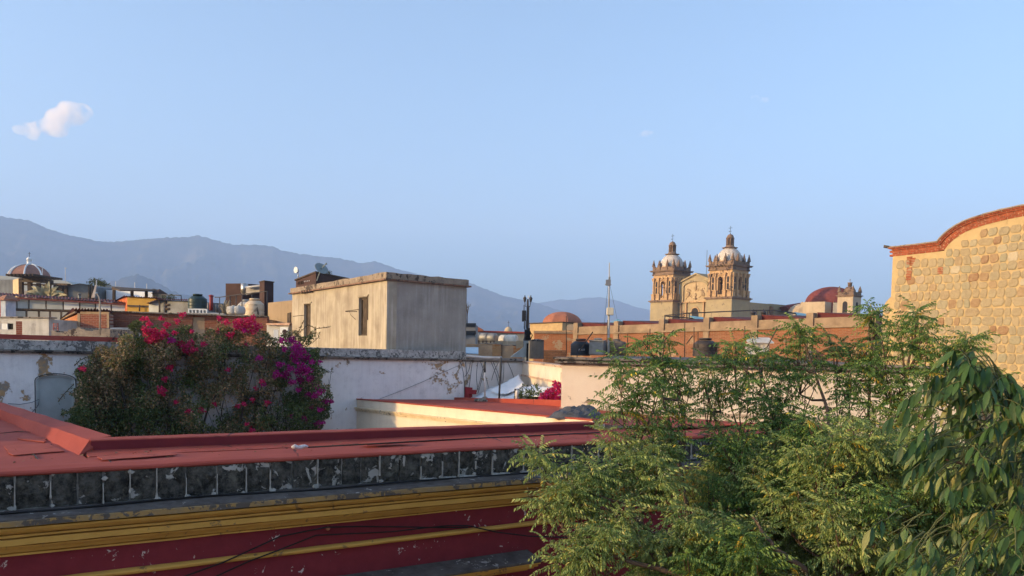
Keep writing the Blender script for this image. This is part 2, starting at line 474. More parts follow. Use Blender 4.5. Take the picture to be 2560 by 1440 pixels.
# ------------------------------------------------------------------ the red house across the street
FA = pt(300, 1170, 8.5)
def F(s, t, z):
    "point of the red house: s along its front, t behind the front (negative = over the street)"
    p = FA + AX * s + BX * t
    return Vector((p.x, p.y, z - 0.0072 * s))
S0, S1 = -3.2, 13.5
house = thing('red_house', F(4, 0.5, 0), 'maroon house with ochre cornice, black stone parapet blocks and flat red roof in the foreground', 'house')
ORG = ORIG[house.name]
def sweep(prof, s0, s1, n, wob=0.004, seed=0.0):
    "profile [(t, z)] (closed) run along the front with hand-made waviness"
    b = MB(); k = len(prof)
    for i in range(n + 1):
        s = s0 + (s1 - s0) * i / n
        for j, (t, z) in enumerate(prof):
            w = wob * mnoise.noise(Vector((s * 1.3, j * 0.35, seed)))
            w2 = wob * 0.7 * mnoise.noise(Vector((s * 4.5, j * 1.9, seed + 4)))
            b.v.append(tuple(F(s, t + w2, z + w + w2)))
    for i in range(n):
        for j in range(k):
            b.f.append((i * k + j, i * k + (j + 1) % k, (i + 1) * k + (j + 1) % k, (i + 1) * k + j)); b.sm.append(False)
    b.f += [tuple(range(k)), tuple(range(n * k, n * k + k))[::-1]]; b.sm += [False, False]
    return b
sweep([(0, 0), (0, 5.70), (0.30, 5.70), (0.30, 0)], S0, S1, 40, 0.003).build('wall', M_maroon, house)
sweep([(0.02, 5.70), (0.02, 6.535), (0.30, 6.51), (0.30, 5.70)], S0, S1, 20, 0.0).build('parapet_core', M_mortar, house)
cor = sweep([(0.02, 6.03), (-0.26, 6.049), (-0.26, 6.037), (-0.305, 6.035), (-0.298, 6.012), (-0.272, 5.985), (-0.246, 5.966), (-0.19, 5.964), (-0.19, 5.949), (-0.240, 5.947), (-0.232, 5.922), (-0.16, 5.920), (-0.16, 5.904), (-0.226, 5.902), (-0.222, 5.838), (-0.13, 5.836), (-0.13, 5.819),
             (-0.172, 5.817), (-0.160, 5.795), (-0.118, 5.765), (-0.088, 5.732), (-0.02, 5.730), (-0.02, 5.714), (-0.058, 5.712), (-0.056, 5.692), (0.02, 5.692)], S0, S1, 90, 0.005, 2.0).build('cornice', M_gold, house)
sweep([(0.018, 6.055), (0.018, 6.165), (-0.02, 6.165), (-0.10, 6.150), (-0.34, 6.128), (-0.345, 6.056), (-0.30, 6.052)], S0, S1, 110, 0.010, 5.0).build('cornice_ledge', M_ledge, house)
sweep([(-0.340, 6.120), (-0.362, 6.118), (-0.362, 6.062), (-0.340, 6.062)], S0, S1, 110, 0.008, 5.0).build('ledge_edge', M_goldw, house)
sweep([(0.004, 5.345), (-0.035, 5.345), (-0.062, 5.36), (-0.072, 5.38), (-0.062, 5.40), (-0.03, 5.412), (0.004, 5.412)], S0, S1, 70, 0.006, 7.0).build('string_course', M_gold, house)
# thin red-coat lip over the blocks, roof walk, cant strip and kerb
M_rlip = M_red
RZ = 6.545
p700 = on_z(700, 1082, 6.66); TC = (p700 - FA).dot(BX) + 0.02
b = sweep([(-0.035, RZ - 0.008), (-0.032, RZ + 0.012), (0.0, RZ + 0.030), (0.20, RZ + 0.040), (0.27, RZ + 0.032), (0.36, RZ - 0.012), (0.75, RZ - 0.018), (1.15, RZ - 0.018), (1.15, RZ - 0.10), (0.0, RZ - 0.028)], S0, S1, 80, 0.006, 9.0)
b.build('roof_edge', M_red, house)
sc0 = (on_z(226, 1100, 6.66) - FA).dot(AX)
b = sweep([(1.15, RZ - 0.09), (1.15, RZ - 0.012), (1.32, RZ - 0.03), (1.5, RZ - 0.03), (TC + 0.004, RZ - 0.01), (TC + 0.004, RZ - 0.09)], sc0 - 0.06, S1, 70, 0.008, 11.0)
b.build('cant_strip', M_red, house)
b = sweep([(TC, 5.2), (TC, 6.652), (TC + 0.012, 6.662), (TC + 0.20, 6.672), (TC + 0.22, 6.66), (TC + 0.22, 5.2)], sc0, 8.12, 66, 0.005, 13.0)
b.build('back_parapet', M_red, house)
M_mface = m_patchy('shaded_red_face', (0.20, 0.030, 0.034), (0.165, 0.025, 0.03), (0.12, 0.02, 0.02), .12, 1.0, .85, .004)  # shade on the kerb's street side put into a darker red
sweep([(TC - 0.006, 6.50), (TC - 0.006, 6.646), (TC + 0.002, 6.646), (TC + 0.002, 6.50)], sc0 + .004, 8.11, 66, 0.002, 13.5).build('parapet_shade_face', M_mface, house)  # thin sheet added over the kerb front to carry that painted shade
# left roof with its own kerb running back along the courtyard
o0, o1 = on_z(278, 1089, 6.68), on_z(0, 1005, 6.68)
i0, i1 = on_z(224, 1100, 6.66), on_z(0, 1024, 6.66)
f0, f1 = on_z(196, 1136, 6.52), on_z(20, 1053, 6.52)
def ext(a, b_, k): return a + (b_ - a) * k
b = MB()
NK = 24
for i in range(NK + 1):
    k = i / NK * 1.7
    A, B_, C_ = ext(o0, o1, k), ext(i0, i1, k), ext(f0, f1, k)
    w = Vector((0, 0, 0.012 * mnoise.noise(Vector((k * 9, 1, 2)))))
    C2 = Vector((C_.x, C_.y, 6.50)) 
    b.v += [tuple(Vector((A.x, A.y, 5.2))), tuple(A + w), tuple(B_ + w), tuple(C2 + w * 1.5), tuple(Vector((C_.x, C_.y, 5.2)))]
for i in range(NK):
    for j in range(5):
        b.f.append((i * 5 + j, i * 5 + (j + 1) % 5, (i + 1) * 5 + (j + 1) % 5, (i + 1) * 5 + j)); b.sm.append(False)
b.f += [(0, 1, 2, 3, 4), (NK * 5, NK * 5 + 1, NK * 5 + 2, NK * 5 + 3, NK * 5 + 4)]; b.sm += [False] * 2
b.build('side_parapet', M_red, house)
# flat roof between: follows the kerb foot, runs out of the picture at the left
b = MB(); NX, NY = 14, 26
fe0 = ext(f0, f1, 1.7)
for i in range(NY + 1):
    k = i / NY
    tt = 0.9 + k * 11.0
    # right border = kerb foot line expressed at this t
    ta, tb = (f0 - FA).dot(BX), (fe0 - FA).dot(BX); sa, sb = (f0 - FA).dot(AX), (fe0 - FA).dot(AX)
    sr = sa + (sb - sa) * (tt - ta) / (tb - ta) + 0.03
    for j in range(NX + 1):
        s = S0 - 5 + (sr - S0 + 5) * j / NX
        z = 6.505 + 0.010 * mnoise.noise(Vector((s * 1.1, tt * 1.1, 0))) + (0.012 if abs(tt - 2.6) < 0.3 else 0)
        if i == 0: z = 6.515
        b.v.append(tuple(F(s, tt, z) + ZU * 0.0072 * s))
for i in range(NY):
    for j in range(NX):
        a = i * (NX + 1) + j
        b.f.append((a, a + 1, a + NX + 2, a + NX + 1)); b.sm.append(True)
b.build('roof', M_red, house)
# the black stones of the parapet, one by one
def block_mesh(name, seed):
    r = random.Random(seed); bm = bmesh.new(); n = 5
    g = [[None] * (n + 1) for _ in range(n + 1)]
    for i in range(n + 1):
        for j in range(n + 1):
            x, z = i / n - 0.5, j / n
            edge = min(i, n - i, j, n - j)
            y = -0.5 * (0.35 + 0.65 * min(1, edge / 1.4)) + 0.35 * (r.random() - 0.5) * (1 if edge else 0.25)
            if edge: x += 0.06 * (r.random() - 0.5); z += 0.06 * (r.random() - 0.5)
            else: x *= 1 - 0.05 * r.random(); z = 0.5 + (z - 0.5) * (1 - 0.05 * r.random())
            g[i][j] = bm.verts.new((x, y, z))
    for i in range(n):
        for j in range(n):
            bm.faces.new((g[i][j], g[i + 1][j], g[i + 1][j + 1], g[i][j + 1]))
    ring = [g[i][0] for i in range(n + 1)] + [g[n][j] for j in range(1, n + 1)] + [g[i][n] for i in range(n - 1, -1, -1)] + [g[0][j] for j in range(n - 1, 0, -1)]
    back = [bm.verts.new((v.co.x, 0.9, v.co.z)) for v in ring]
    for k in range(len(ring)):
        q = (k + 1) % len(ring)
        bm.faces.new((ring[q], ring[k], back[k], back[q]))
    me = bpy.data.meshes.new(name); bm.to_mesh(me); bm.free(); me.materials.append(M_block)
    return me
blocks = [block_mesh('stone_block', 20 + i) for i in range(9)]
yaw = math.atan2(AX.y, AX.x)
edges_px = [-0.55, 0.02]
s = S0 + 0.02; r = random.Random(5); seams = []
while s < S1 - 0.3:
    w = r.uniform(0.245, 0.345)
    o = new_obj('stone_block', r.choice(blocks), house, F(s + w / 2, 0.006 + r.uniform(-0.006, 0.006), 6.172))
    o.rotation_euler = (0, 0, yaw); o.scale = (w - 0.012, 0.055, 0.366)
    s += w; seams.append(s)
b = MB()
for s in seams:
    if r.random() < .3: continue
    z0, z1 = 6.165 + (0 if r.random() < .8 else .1), 6.53 - (0 if r.random() < .6 else r.uniform(.05, .2)); n = 9; L_, R_s = [], []
    for i in range(n + 1):
        z = z0 + (z1 - z0) * i / n; w = .002 + .0035 * r.random() + (.009 * r.random() if i < 2 else 0)
        L_.append(F(s - w - .002 * r.random(), -.036, z)); R_s.append(F(s + w + .002 * r.random(), -.036, z))
    for i in range(n): b.prism([L_[i], R_s[i], R_s[i + 1], L_[i + 1]], BX * .05)
    for q in range(r.choice((1, 1, 2))):
        cx, cz, rad = s + r.uniform(-.04, .04), 6.172 + r.uniform(0, .03) if r.random() < .75 else 6.52 - r.uniform(0, .08), r.uniform(.014, .034); m = 9
        b.prism([F(cx + cos(2 * pi * k / m) * rad * r.uniform(.7, 1.35), -.044 - .004 * r.random(), cz + sin(2 * pi * k / m) * rad * r.uniform(.5, 1.0)) for k in range(m)], BX * .05)
    if s > 2.8 and r.random() < .75:
        s2 = s + r.uniform(.12, .3)
        for i in range(6):
            a, c = s + (s2 - s) * i / 6, s + (s2 - s) * (i + 1) / 6; b.prism([F(a, -.05, 6.160), F(c, -.05, 6.160), F(c, -.04, 6.178 + .012 * r.random()), F(a, -.04, 6.178 + .012 * r.random())], BX * .06)
o = b.build('mortar_seams', m_plain('pale_seam_mortar', (.44, .41, .36), .95, var=.3, scale=14, bump=.006, grime=.6, grime_c=(.2, .19, .17)), house); tag(o, kind='stuff')
# hood mouldings over the windows below
hz_ = on_wall(1290, 1377, FA, AX)
hs1 = (on_wall(1352, 1392, FA - BX * 0.36, AX) - FA).dot(AX)
def hood(s0, s1, z):
    b = MB()
    def shell(t0, zt0, t1, zt1, zb, e):
        p = [F(s0 - e, 0.0, zb), F(s1 + e, 0.0, zb), F(s1 + e, t1, zb), F(s0 - e, t1, zb)]
        q = [F(s0 - e, 0.0, zt0), F(s1 + e, 0.0, zt0), F(s1 + e, t1, zt1), F(s0 - e, t1, zt1)]
        b.hexa(p + q)
    h = thing_part = MB()
    return shell, b
def hood_part(s0, s1, z):
    top = MB()
    top.hexa([F(s0, 0.002, z - 0.09), F(s1, 0.002, z - 0.09), F(s1, -0.40, z - 0.10), F(s0, -0.40, z - 0.10),
              F(s0, 0.002, z), F(s1, 0.002, z), F(s1, -0.40, z - 0.06), F(s0, -0.40, z - 0.06)])
    o = top.build('window_hood', M_ledge, house, bevel=0.008)
    m = MB()
    for k, (e, a, c) in enumerate(((0.012, 0.092, 0.125), (0.04, 0.127, 0.165), (0.085, 0.167, 0.20), (0.15, 0.202, 0.235))):
        m.hexa([F(s0 + e, 0.002, z - c), F(s1 - e, 0.002, z - c), F(s1 - e, -0.40 + e, z - c), F(s0 + e, -0.40 + e, z - c),
                F(s0 + e, 0.002, z - a), F(s1 - e, 0.002, z - a), F(s1 - e, -0.40 + e, z - a), F(s0 + e, -0.40 + e, z - a)])
    ORIG[o.name] = ORIG[house.name]
    m.build('hood_moulding', M_gold, o, bevel=0.006)
zh = hz_.z + 0.0072 * (hz_ - FA).dot(AX)
hood_part(hs1 - 3.3, hs1, zh)
h2 = (on_wall(1512, 1352, FA - BX * 0.36, AX) - FA).dot(AX)
hood_part(h2, h2 + 3.3, zh)
# cables and the long pole left on the roof
M_cable = m_plain('black_cable', (0.012, 0.011, 0.011), 0.55)
def fpath(pts_, t): return [on_wall(u, v, FA + BX * t, AX) for u, v in pts_]
b = MB()
pth = [F(s_, -0.10 + 0.03 * sin(s_ * 1.7), 6.168 + 0.008 * sin(s_ * 2.3)) for s_ in np.arange(S0, S1, 0.2)]
b.tube(pth, 0.013, 5)
tag(b.build('cable', M_cable), 'thick black cable lying along the top of the ochre cornice', 'cable')
b = MB(); b.tube(fpath([(430, 1452), (560, 1405), (700, 1341), (815, 1318), (900, 1316), (1000, 1317), (1100, 1319), (1170, 1318)], -0.09), 0.010, 5)
tag(b.build('cable', M_cable), 'black cable on the maroon wall running over the orange insulator', 'cable')
b = MB(); b.tube(fpath([(520, 1450), (620, 1404), (700, 1374), (790, 1338), (900, 1333), (980, 1329), (1060, 1320), (1120, 1314), (1170, 1314), (1240, 1330), (1320, 1340), (1400, 1343), (1560, 1350)], -0.095), 0.010, 5)
tag(b.build('cable', M_cable), 'sagging black cable that crosses the thin ochre moulding', 'cable')
b = MB(); b.ball(on_wall(820, 1321, FA - BX * 0.07, AX), 0.028, 10, 8)
tag(b.build('insulator', m_plain('orange_ceramic', (0.42, 0.16, 0.08), 0.5)), 'small orange round insulator on the maroon wall', 'insulator')
pl0, pl1 = on_z(770, 1120, RZ + 0.035), on_z(1500, 1083, RZ + 0.03)
pole = thing('mop', pl0, 'long thin dark pole with white wrapped head lying along the red roof', 'mop')
b = MB(); b.tube([pl0 + ZU * 0.01, (pl0 + pl1) / 2 + ZU * 0.018, pl1 + ZU * 0.012], 0.011, 6); b.build('handle', M_cable, pole)
b = MB(); d_ = (pl0 - pl1).normalized()
b.tube([pl0 + d_ * k * 0.22 + ZU * (0.02 + 0.01 * sin(k * 9)) for k in (0, .2, .4, .6, .8, 1)], [0.014, 0.022, 0.03, 0.026, 0.034, 0.012], 7)
b.build('head', m_plain('white_rag', (0.6, 0.57, 0.55), 0.9, var=0.3, scale=30), pole)

# neighbour on the left whose top shades the far roof and the foot of the vine
nb = thing('neighbour_house', F(-17, 12, 0), 'taller plain neighbour house left of the red roof, outside the picture', 'house')
b = MB(); b.hexa([F(-22, 7.6, 0), F(-13, 7.6, 0), F(-13, 24, 0), F(-22, 24, 0), F(-22, 7.6, 9.2), F(-13, 7.6, 9.2), F(-13, 24, 9.2), F(-22, 24, 9.2)])
b.v = [(x, y, z if z < 5 else 9.2) for x, y, z in b.v]; b.build('wall', M_maroon, nb)
b = MB(); b.hexa([F(-22.2, 7.4, 9.21), F(-12.8, 7.4, 9.21), F(-12.8, 24.2, 9.21), F(-22.2, 24.2, 9.21), F(-22.2, 7.4, 9.5), F(-12.8, 7.4, 9.5), F(-12.8, 24.2, 9.5), F(-22.2, 24.2, 9.5)]); b.build('cornice', M_gold, nb)

# the terrace house the picture is taken from, and the street between
tr_ = thing('terrace_house', F(4, -12, 0), 'pale terrace house on the near side of the street, under the viewpoint', 'house')
b = MB(); b.hexa([Vector((p.x, p.y, z)) for z in (0, 6.3) for p in (F(-30, -8.7, 0), F(-30, -20, 0), F(30, -20, 0), F(30, -8.7, 0))]); b.build('wall', m_plain('pale_terrace_render', (.55, .47, .38), .9), tr_)
b = MB(); b.hexa([Vector((p.x, p.y, z)) for z in (6.303, 7.0) for p in (F(-30, -8.7, 0), F(-30, -8.9, 0), F(30, -8.9, 0), F(30, -8.7, 0))]); b.build('parapet', M_slab if 'M_slab' in globals() else M_ledge, tr_)
b = MB(); b.add([Vector((p.x, p.y, .004)) for p in (F(-60, -8.7, 0), F(60, -8.7, 0), F(60, -.02, 0), F(-60, -.02, 0))], [(0, 1, 2, 3)]); tag(b.build('road', m_plain('dark_cobble_road', (.07, .065, .06), .95, var=.3, scale=3)), kind='structure')
for nm, t0, t1 in (('pavement', -8.7, -7.3), ('pavement', -1.4, -.03)):
    b = MB(); b.hexa([Vector((p.x, p.y, z)) for z in (.008, .14) for p in (F(-60, t0, 0), F(60, t0, 0), F(60, t1, 0), F(-60, t1, 0))]); tag(b.build(nm, m_plain('grey_paving', (.2, .18, .16), .95)), kind='structure')

# wear on the red roof: membrane patches, open cracks, blown-in litter
M_rpatch = m_patchy('faded_membrane_patch', (0.41, 0.092, 0.062), (0.34, 0.07, 0.048), (0.25, 0.06, 0.05), .15, 1.2, .85, .004)
r = random.Random(41)
def rpt(u, v, z=6.522): return on_z(u, v, z)
for q in ([(8, 1116), (118, 1108), (160, 1128), (30, 1140)], [(60, 1086), (120, 1096), (112, 1106), (40, 1098)], [(240, 1143), (420, 1131), (445, 1137), (255, 1150)], [(900, 1108), (1010, 1103), (1030, 1107), (915, 1113)]):
    zz_ = 6.515 if q[0][0] < 200 else RZ - 0.004
    pl = [rpt(u + r.uniform(-3, 3), v + r.uniform(-1, 1), zz_) for u, v in q]; n = len(pl); pp = []
    for i in range(n):
        for k in range(4):
            a = pl[i] + (pl[(i + 1) % n] - pl[i]) * k / 4; pp.append(a + Vector((r.uniform(-.015, .015), r.uniform(-.015, .015), 0)))
    MB().prism(pp, ZU * .008).build('roof_patch', M_rpatch, house)
for q in ([(100, 1125), (108, 1121), (118, 1119), (124, 1113), (130, 1110)], [(80, 1132), (88, 1140), (95, 1148), (100, 1153)], [(0, 1083), (40, 1079), (80, 1080)], [(204, 1121), (214, 1116), (226, 1113)], [(272, 1150), (280, 1158), (288, 1166)]):
    b = MB(); b.tube([rpt(u, v, 6.515 if u < 240 else RZ + .012) for u, v in q], [.004] + [.008] * (len(q) - 2) + [.003], 4); b.build('crack', M_cable, house)
P_ = []
b = MB()
for k in range(260):
    if r.random() < .6: s_, t_, z_ = r.uniform(-1, 8), .4 + abs(r.gauss(.8, .25)), RZ - .01
    else: s_, t_, z_ = r.uniform(-6, -.4), r.uniform(.9, 4.5), 6.522
    c = F(s_, t_, z_); a = r.random() * 6.28; L_ = r.uniform(.012, .035); d = Vector((cos(a), sin(a), r.uniform(-.1, .3))) * L_; e = Vector((-sin(a), cos(a), r.uniform(-.2, .2))) * L_ * .4
    b.add([c - d, c + e + ZU * .006, c + d + ZU * .004, c - e], [(0, 1, 2, 3)])
tag(b.build('leaf_litter', m_plain('dry_leaf_litter', (.16, .10, .05), .9, var=.5, scale=20)), 'dry leaf litter blown along the flat red roof', 'litter', kind='stuff')
# ------------------------------------------------------------------ white house behind the courtyard
M_white = m_plaster('white_limewash', (0.88, 0.84, 0.80), (0.80, 0.76, 0.73), 0.30, (0.42, 0.38, 0.35), 0.30, 1.25, (0.50, 0.31, 0.15), 1.5)
M_white_dirty = m_patchy('weathered_white_parapet', (0.60, 0.56, 0.51), (0.28, 0.265, 0.245), (0.15, 0.145, 0.135), 0.24, 3.2, 0.95, 0.015, (0.40, 0.33, 0.18), 0.10)
M_slab = m_patchy('old_cornice_slab', (0.17, 0.145, 0.125), (0.30, 0.26, 0.22), (0.055, 0.05, 0.045), 0.25, 1.4, 0.95, 0.015)
WP = pt(600, 885, 82800 / 3700)
def W(s, t, z):
    p = WP + AX * s + BX * t
    return Vector((p.x, p.y, z - 0.0088 * s))
def wrun(b, s0, s1, t0, t1, z0, z1, n=1, wob=0.0, seed=0):
    for i in range(n):
        a, c = s0 + (s1 - s0) * i / n, s0 + (s1 - s0) * (i + 1) / n
        wa, wc = (wob * mnoise.noise(Vector((x * 0.9, seed, t0))) for x in (a, c))
        b.hexa([W(a, t0, z0), W(c, t0, z0), W(c, t1, z0), W(a, t1, z0), W(a, t0, z1 + wa), W(c, t0, z1 + wc), W(c, t1, z1 + wc), W(a, t1, z1 + wa)])
    return b
SL, SR = -11.0, 7.46
wh = thing('white_house', W(0, 3, 0), 'white house with peeling limewash, arched grey window and sooty parapet behind the bougainvillea', 'house')
# wall with an arched window opening
wc, ww, zs, zb = -4.62, 0.86, 6.80, 5.35
def arch_pts(s_c, w, z_spring, rise, n=10):
    return [(s_c + w / 2 * cos(pi * i / n), z_spring + rise * sin(pi * i / n)) for i in range(n + 1)]
b = MB()
wrun(b, SL, wc - ww / 2, 0, 0.5, 0, 7.50); wrun(b, wc + ww / 2, SR, 0, 0.5, 0, 7.50); wrun(b, wc - ww / 2, wc + ww / 2, 0, 0.5, 0, zb)
ap = arch_pts(wc, ww, zs, 0.15)
for (a0, h0), (a1, h1) in zip(ap, ap[1:]):
    b.hexa([W(a1, 0, h1), W(a0, 0, h0), W(a0, 0.5, h0), W(a1, 0.5, h1), W(a1, 0, 7.5), W(a0, 0, 7.5), W(a0, 0.5, 7.5), W(a1, 0.5, 7.5)])
b.build('wall', M_white, wh)
b = MB()
wrun(b, wc - ww / 2 + 0.002, wc - ww / 2 + 0.05, 0.06, 0.12, zb, zs); wrun(b, wc + ww / 2 - 0.07, wc + ww / 2 - 0.002, 0.06, 0.12, zb, zs)
ap2 = arch_pts(wc, ww - 0.006, zs, 0.147); ap3 = arch_pts(wc, ww - 0.09, zs, 0.10)
for (a0, h0), (a1, h1), (c0, g0), (c1, g1) in zip(ap2, ap2[1:], ap3, ap3[1:]):
    b.hexa([W(c1, .06, g1), W(c0, .06, g0), W(c0, .12, g0), W(c1, .12, g1), W(a1, .06, h1), W(a0, .06, h0), W(a0, .12, h0), W(a1, .12, h1)])
fr = b.build('window', m_plain('pale_green_frame', (0.50, 0.56, 0.54), 0.6), wh)
b = MB(); b.add([W(wc - ww / 2 + .04, .10, zb)] + [W(wc + ww / 2 - .04, .10, zb)] + [W(a, .10, h) for a, h in ap3], [tuple(range(2 + len(ap3)))])
b.build('pane', m_plain('frosted_grey_glass', (0.42, 0.46, 0.45), 0.4, var=0.12, spec=0.5), fr)
wrun(MB(), wc - ww / 2 - 0.06, wc - ww / 2 - 0.03, -0.012, 0.0, zb, zs + 0.02)
b = MB(); b.tube([W(wc - ww / 2 - .02, -.01, zb)] + [W(a, -.012, h + 0.01) for a, h in arch_pts(wc, ww + .05, zs, 0.175, 12)[::-1]] + [W(wc + ww / 2 + .02, -.01, zb)], 0.011, 4)
b.build('window_trim', m_plain('dark_green_iron', (0.03, 0.05, 0.045), 0.6), wh)
b = MB()
wrun(b, SL, SR, -0.10, 0.5, 7.50, 7.545, 40, 0.012, 1); wrun(b, SL, SR, -0.16, 0.5, 7.55, 7.585, 44, 0.012, 2)
b.build('cornice', M_slab, wh)
wrun(MB(), SL, SR + 0.02, -0.04, 0.48, 7.59, 7.84, 60, 0.02, 3).build('parapet', M_white_dirty, wh)
b = MB()
wrun(b, SL, -3.0, 0.05, 0.09, 7.845, 7.885, 1); wrun(b, SL, -3.0, 0.35, 0.44, 7.845, 7.965, 20, 0.01)
b.build('parapet_coat', M_red, wh)
b = MB(); b.hexa([W(SL, .5, 7.6), W(SR, .5, 7.6), W(SR, 7.5, 7.6), W(SL, 7.5, 7.6), W(SL, .5, 7.68), W(SR, .5, 7.68), W(SR, 7.5, 7.68), W(SL, 7.5, 7.68)])
b.build('roof', m_plain('grey_roof_screed', (0.26, 0.24, 0.22), 0.95, grime=0.6), wh)
b = MB(); wrun(b, SL, SR, 7.0, 7.5, 0, 7.6); wrun(b, SR - 0.5, SR, 0.5, 7.0, 0, 7.6); wrun(b, SL, SL + 0.5, 0.5, 7.0, 0, 7.6)
b.build('wall', M_white, wh)
M_wire = m_plain('thin_wire', (0.05, 0.05, 0.05), 0.6)
def wpx(u, v, t=-0.03): return on_wall(u, v, WP + BX * t, AX)
b = MB(); b.tube([wpx(950, 997), wpx(1000, 978), wpx(1060, 953), wpx(1110, 930), wpx(1160, 908)], 0.007, 4)
tag(b.build('wire', M_wire), 'thin wire climbing across the white wall to its right end', 'wire')
b = MB(); b.tube([wpx(20, 1009, -.05), wpx(50, 1011, -.08), wpx(80, 1006, -.1), wpx(98, 998, -.1), wpx(96, 1012, -.1), wpx(78, 1034, -.12)], 0.012, 4)
tag(b.build('hose', m_plain('grey_hose', (0.2, 0.2, 0.22), 0.6)), 'loose grey hose looping out from the white wall beside the arched window', 'hose')
b = MB(); b.tube([wpx(1145, 898), wpx(1153, 910), wpx(1158, 930), wpx(1161, 960), wpx(1162, 985)], 0.012, 4)
tag(b.build('wire', M_wire), 'tangled dark wire hanging down the right edge of the white wall', 'wire')

# ------------------------------------------------------------------ plastered box room on its roof
M_box = m_plaster('ochre_stained_plaster', (0.46, 0.39, 0.29), (0.28, 0.225, 0.165), 1.0, (0.70, 0.62, 0.50), 0.30, 0, sc=1.3)
M_boxs = m_plaster('grey_cement_render', (0.38, 0.335, 0.285), (0.27, 0.24, 0.205), 0.45, (0.72, 0.66, 0.60), 0.45, 0, sc=1.5)
M_rough = m_patchy('rubble_parapet', (0.42, 0.33, 0.24), (0.24, 0.19, 0.15), (0.085, 0.065, 0.055), 0.22, 1.7, 0.95, 0.03, (0.30, 0.14, 0.08), 0.10)
bA = pt(968, 690, 25.2); bL = pt(731, 722, 33.9); bR = pt(1165, 712, 27.5)
for p in (bA, bL, bR): p.z = 0
dL, dR = (bL - bA).normalized(), (bR - bA).normalized()
lenL, lenR = (bL - bA).length, (bR - bA).length
bF = bL + (bR - bA)
ZB0, ZB1 = 7.6, 10.05
bx_ = thing('rooftop_room', bA + (bF - bA) / 2 + ZU * ZB0, 'tall plastered box room with two narrow shuttered windows on the white house roof', 'building')
nL = Vector((dL.y, -dL.x, 0)); nL = nL if nL.dot(bF - bA) > 0 else -nL      # into the room from the left face
nR = Vector((dR.y, -dR.x, 0)); nR = nR if nR.dot(bF - bA) > 0 else -nR
def BL(s, t, z):
    p = bA + dL * s + nL * t; return Vector((p.x, p.y, z))
def sL(u, v, t=0):
    p = on_wall(u, v, bA + nL * t, dL); return (p - bA).dot(dL), p.z
wins = []
for (ul, vl, ur, vr, ub, vb_) in ((760, 759, 777, 759, 776, 845), (897, 742, 919, 742, 917, 839)):
    s_a, z_a = sL(ur, vr); s_b, _ = sL(ul, vl); _, z_b = sL(ub, vb_)
    wins.append((s_a, s_b, z_b, z_a))
b = MB()
cuts = sorted(wins)
prev = 0.0
def lrun(b, s0, s1, t0, t1, z0, z1):
    return b.hexa([BL(s0, t0, z0), BL(s0, t1, z0), BL(s1, t1, z0), BL(s1, t0, z0), BL(s0, t0, z1), BL(s0, t1, z1), BL(s1, t1, z1), BL(s1, t0, z1)])
for s_a, s_b, z_b, z_a in cuts:
    lrun(b, prev, s_a, 0, 0.35, ZB0, ZB1); lrun(b, s_a, s_b, 0, 0.35, ZB0, z_b); lrun(b, s_a, s_b, 0, 0.35, z_a, ZB1); prev = s_b
lrun(b, prev, lenL, 0, 0.35, ZB0, ZB1)
b.build('wall', M_box, bx_)
b = MB(); b.run(bA + nL * 0.352 * 0, bR, 0.003, 0.35, ZB0, ZB1); 
ob = MB(); q0 = bA + dR * 0.0; 
ob.hexa([bA + dR * 0.36 + nR * 0 + ZU * ZB0, bR + ZU * ZB0, bR + nR * 0.35 + ZU * ZB0, bA + dR * 0.36 + nR * 0.35 + ZU * ZB0,
         bA + dR * 0.36 + ZU * ZB1, bR + ZU * ZB1, bR + nR * 0.35 + ZU * ZB1, bA + dR * 0.36 + nR * 0.35 + ZU * ZB1])
ob.hexa([bA + dR * 0.003 - nR * 0.003 + ZU * ZB0, bA + dR * 0.37 - nR * 0.003 + ZU * ZB0, bA + dR * 0.37 + nR * 0.01 + ZU * ZB0, bA + dR * 0.003 + nR * 0.01 + ZU * ZB0,
         bA + dR * 0.003 - nR * 0.003 + ZU * ZB1, bA + dR * 0.37 - nR * 0.003 + ZU * ZB1, bA + dR * 0.37 + nR * 0.01 + ZU * ZB1, bA + dR * 0.003 + nR * 0.01 + ZU * ZB1])
ob.build('wall', M_boxs, bx_)
b = MB(); b.run(bF, bL, 0, 0.3, ZB0, ZB1); b.run(bR + nR * .36, bF - nR * .31, -0.3, 0, ZB0, ZB1); b.build('wall', M_boxs, bx_)
# roof slab and crumbling parapet
def ring(b, e, w, z0, z1, n=14, wob=0.0, seed=0):
    cs = [bA - nL * e - nR * e, bR + (-nR + nL * 0) * e + dR * e, bF + (bF - bA).normalized() * e * 1.3, bL - nL * e + dL * e]
    ins = [p + (bA + (bF - bA) / 2 - p).normalized() * w * 1.35 for p in cs]
    for i in range(4):
        p, q, pi_, qi = cs[i], cs[(i + 1) % 4], ins[i], ins[(i + 1) % 4]
        for k in range(n):
            a, c = k / n, (k + 1) / n
            za, zc = (z1 + wob * mnoise.noise(Vector((x * 9.0, seed, i))) for x in (a, c))
            P0, P1, Q1, Q0 = p + (q - p) * a, p + (q - p) * c, pi_ + (qi - pi_) * c, pi_ + (qi - pi_) * a
            b.hexa([P0 + ZU * z0, P1 + ZU * z0, Q1 + ZU * z0, Q0 + ZU * z0, P0 + ZU * za, P1 + ZU * zc, Q1 + ZU * zc, Q0 + ZU * za])
    return b
ring(MB(), 0.14, 0.5, ZB1 + 0.003, ZB1 + 0.055, 10, 0.008, 1).build('cornice', m_patchy('brown_cornice_edge', (0.20, 0.10, 0.065), (0.30, 0.19, 0.13), (0.08, 0.06, 0.05), 0.2, 2.0), bx_)
ring(MB(), 0.07, 0.42, ZB1 + 0.058, ZB1 + 0.26, 26, 0.035, 4).build('parapet', M_rough, bx_)
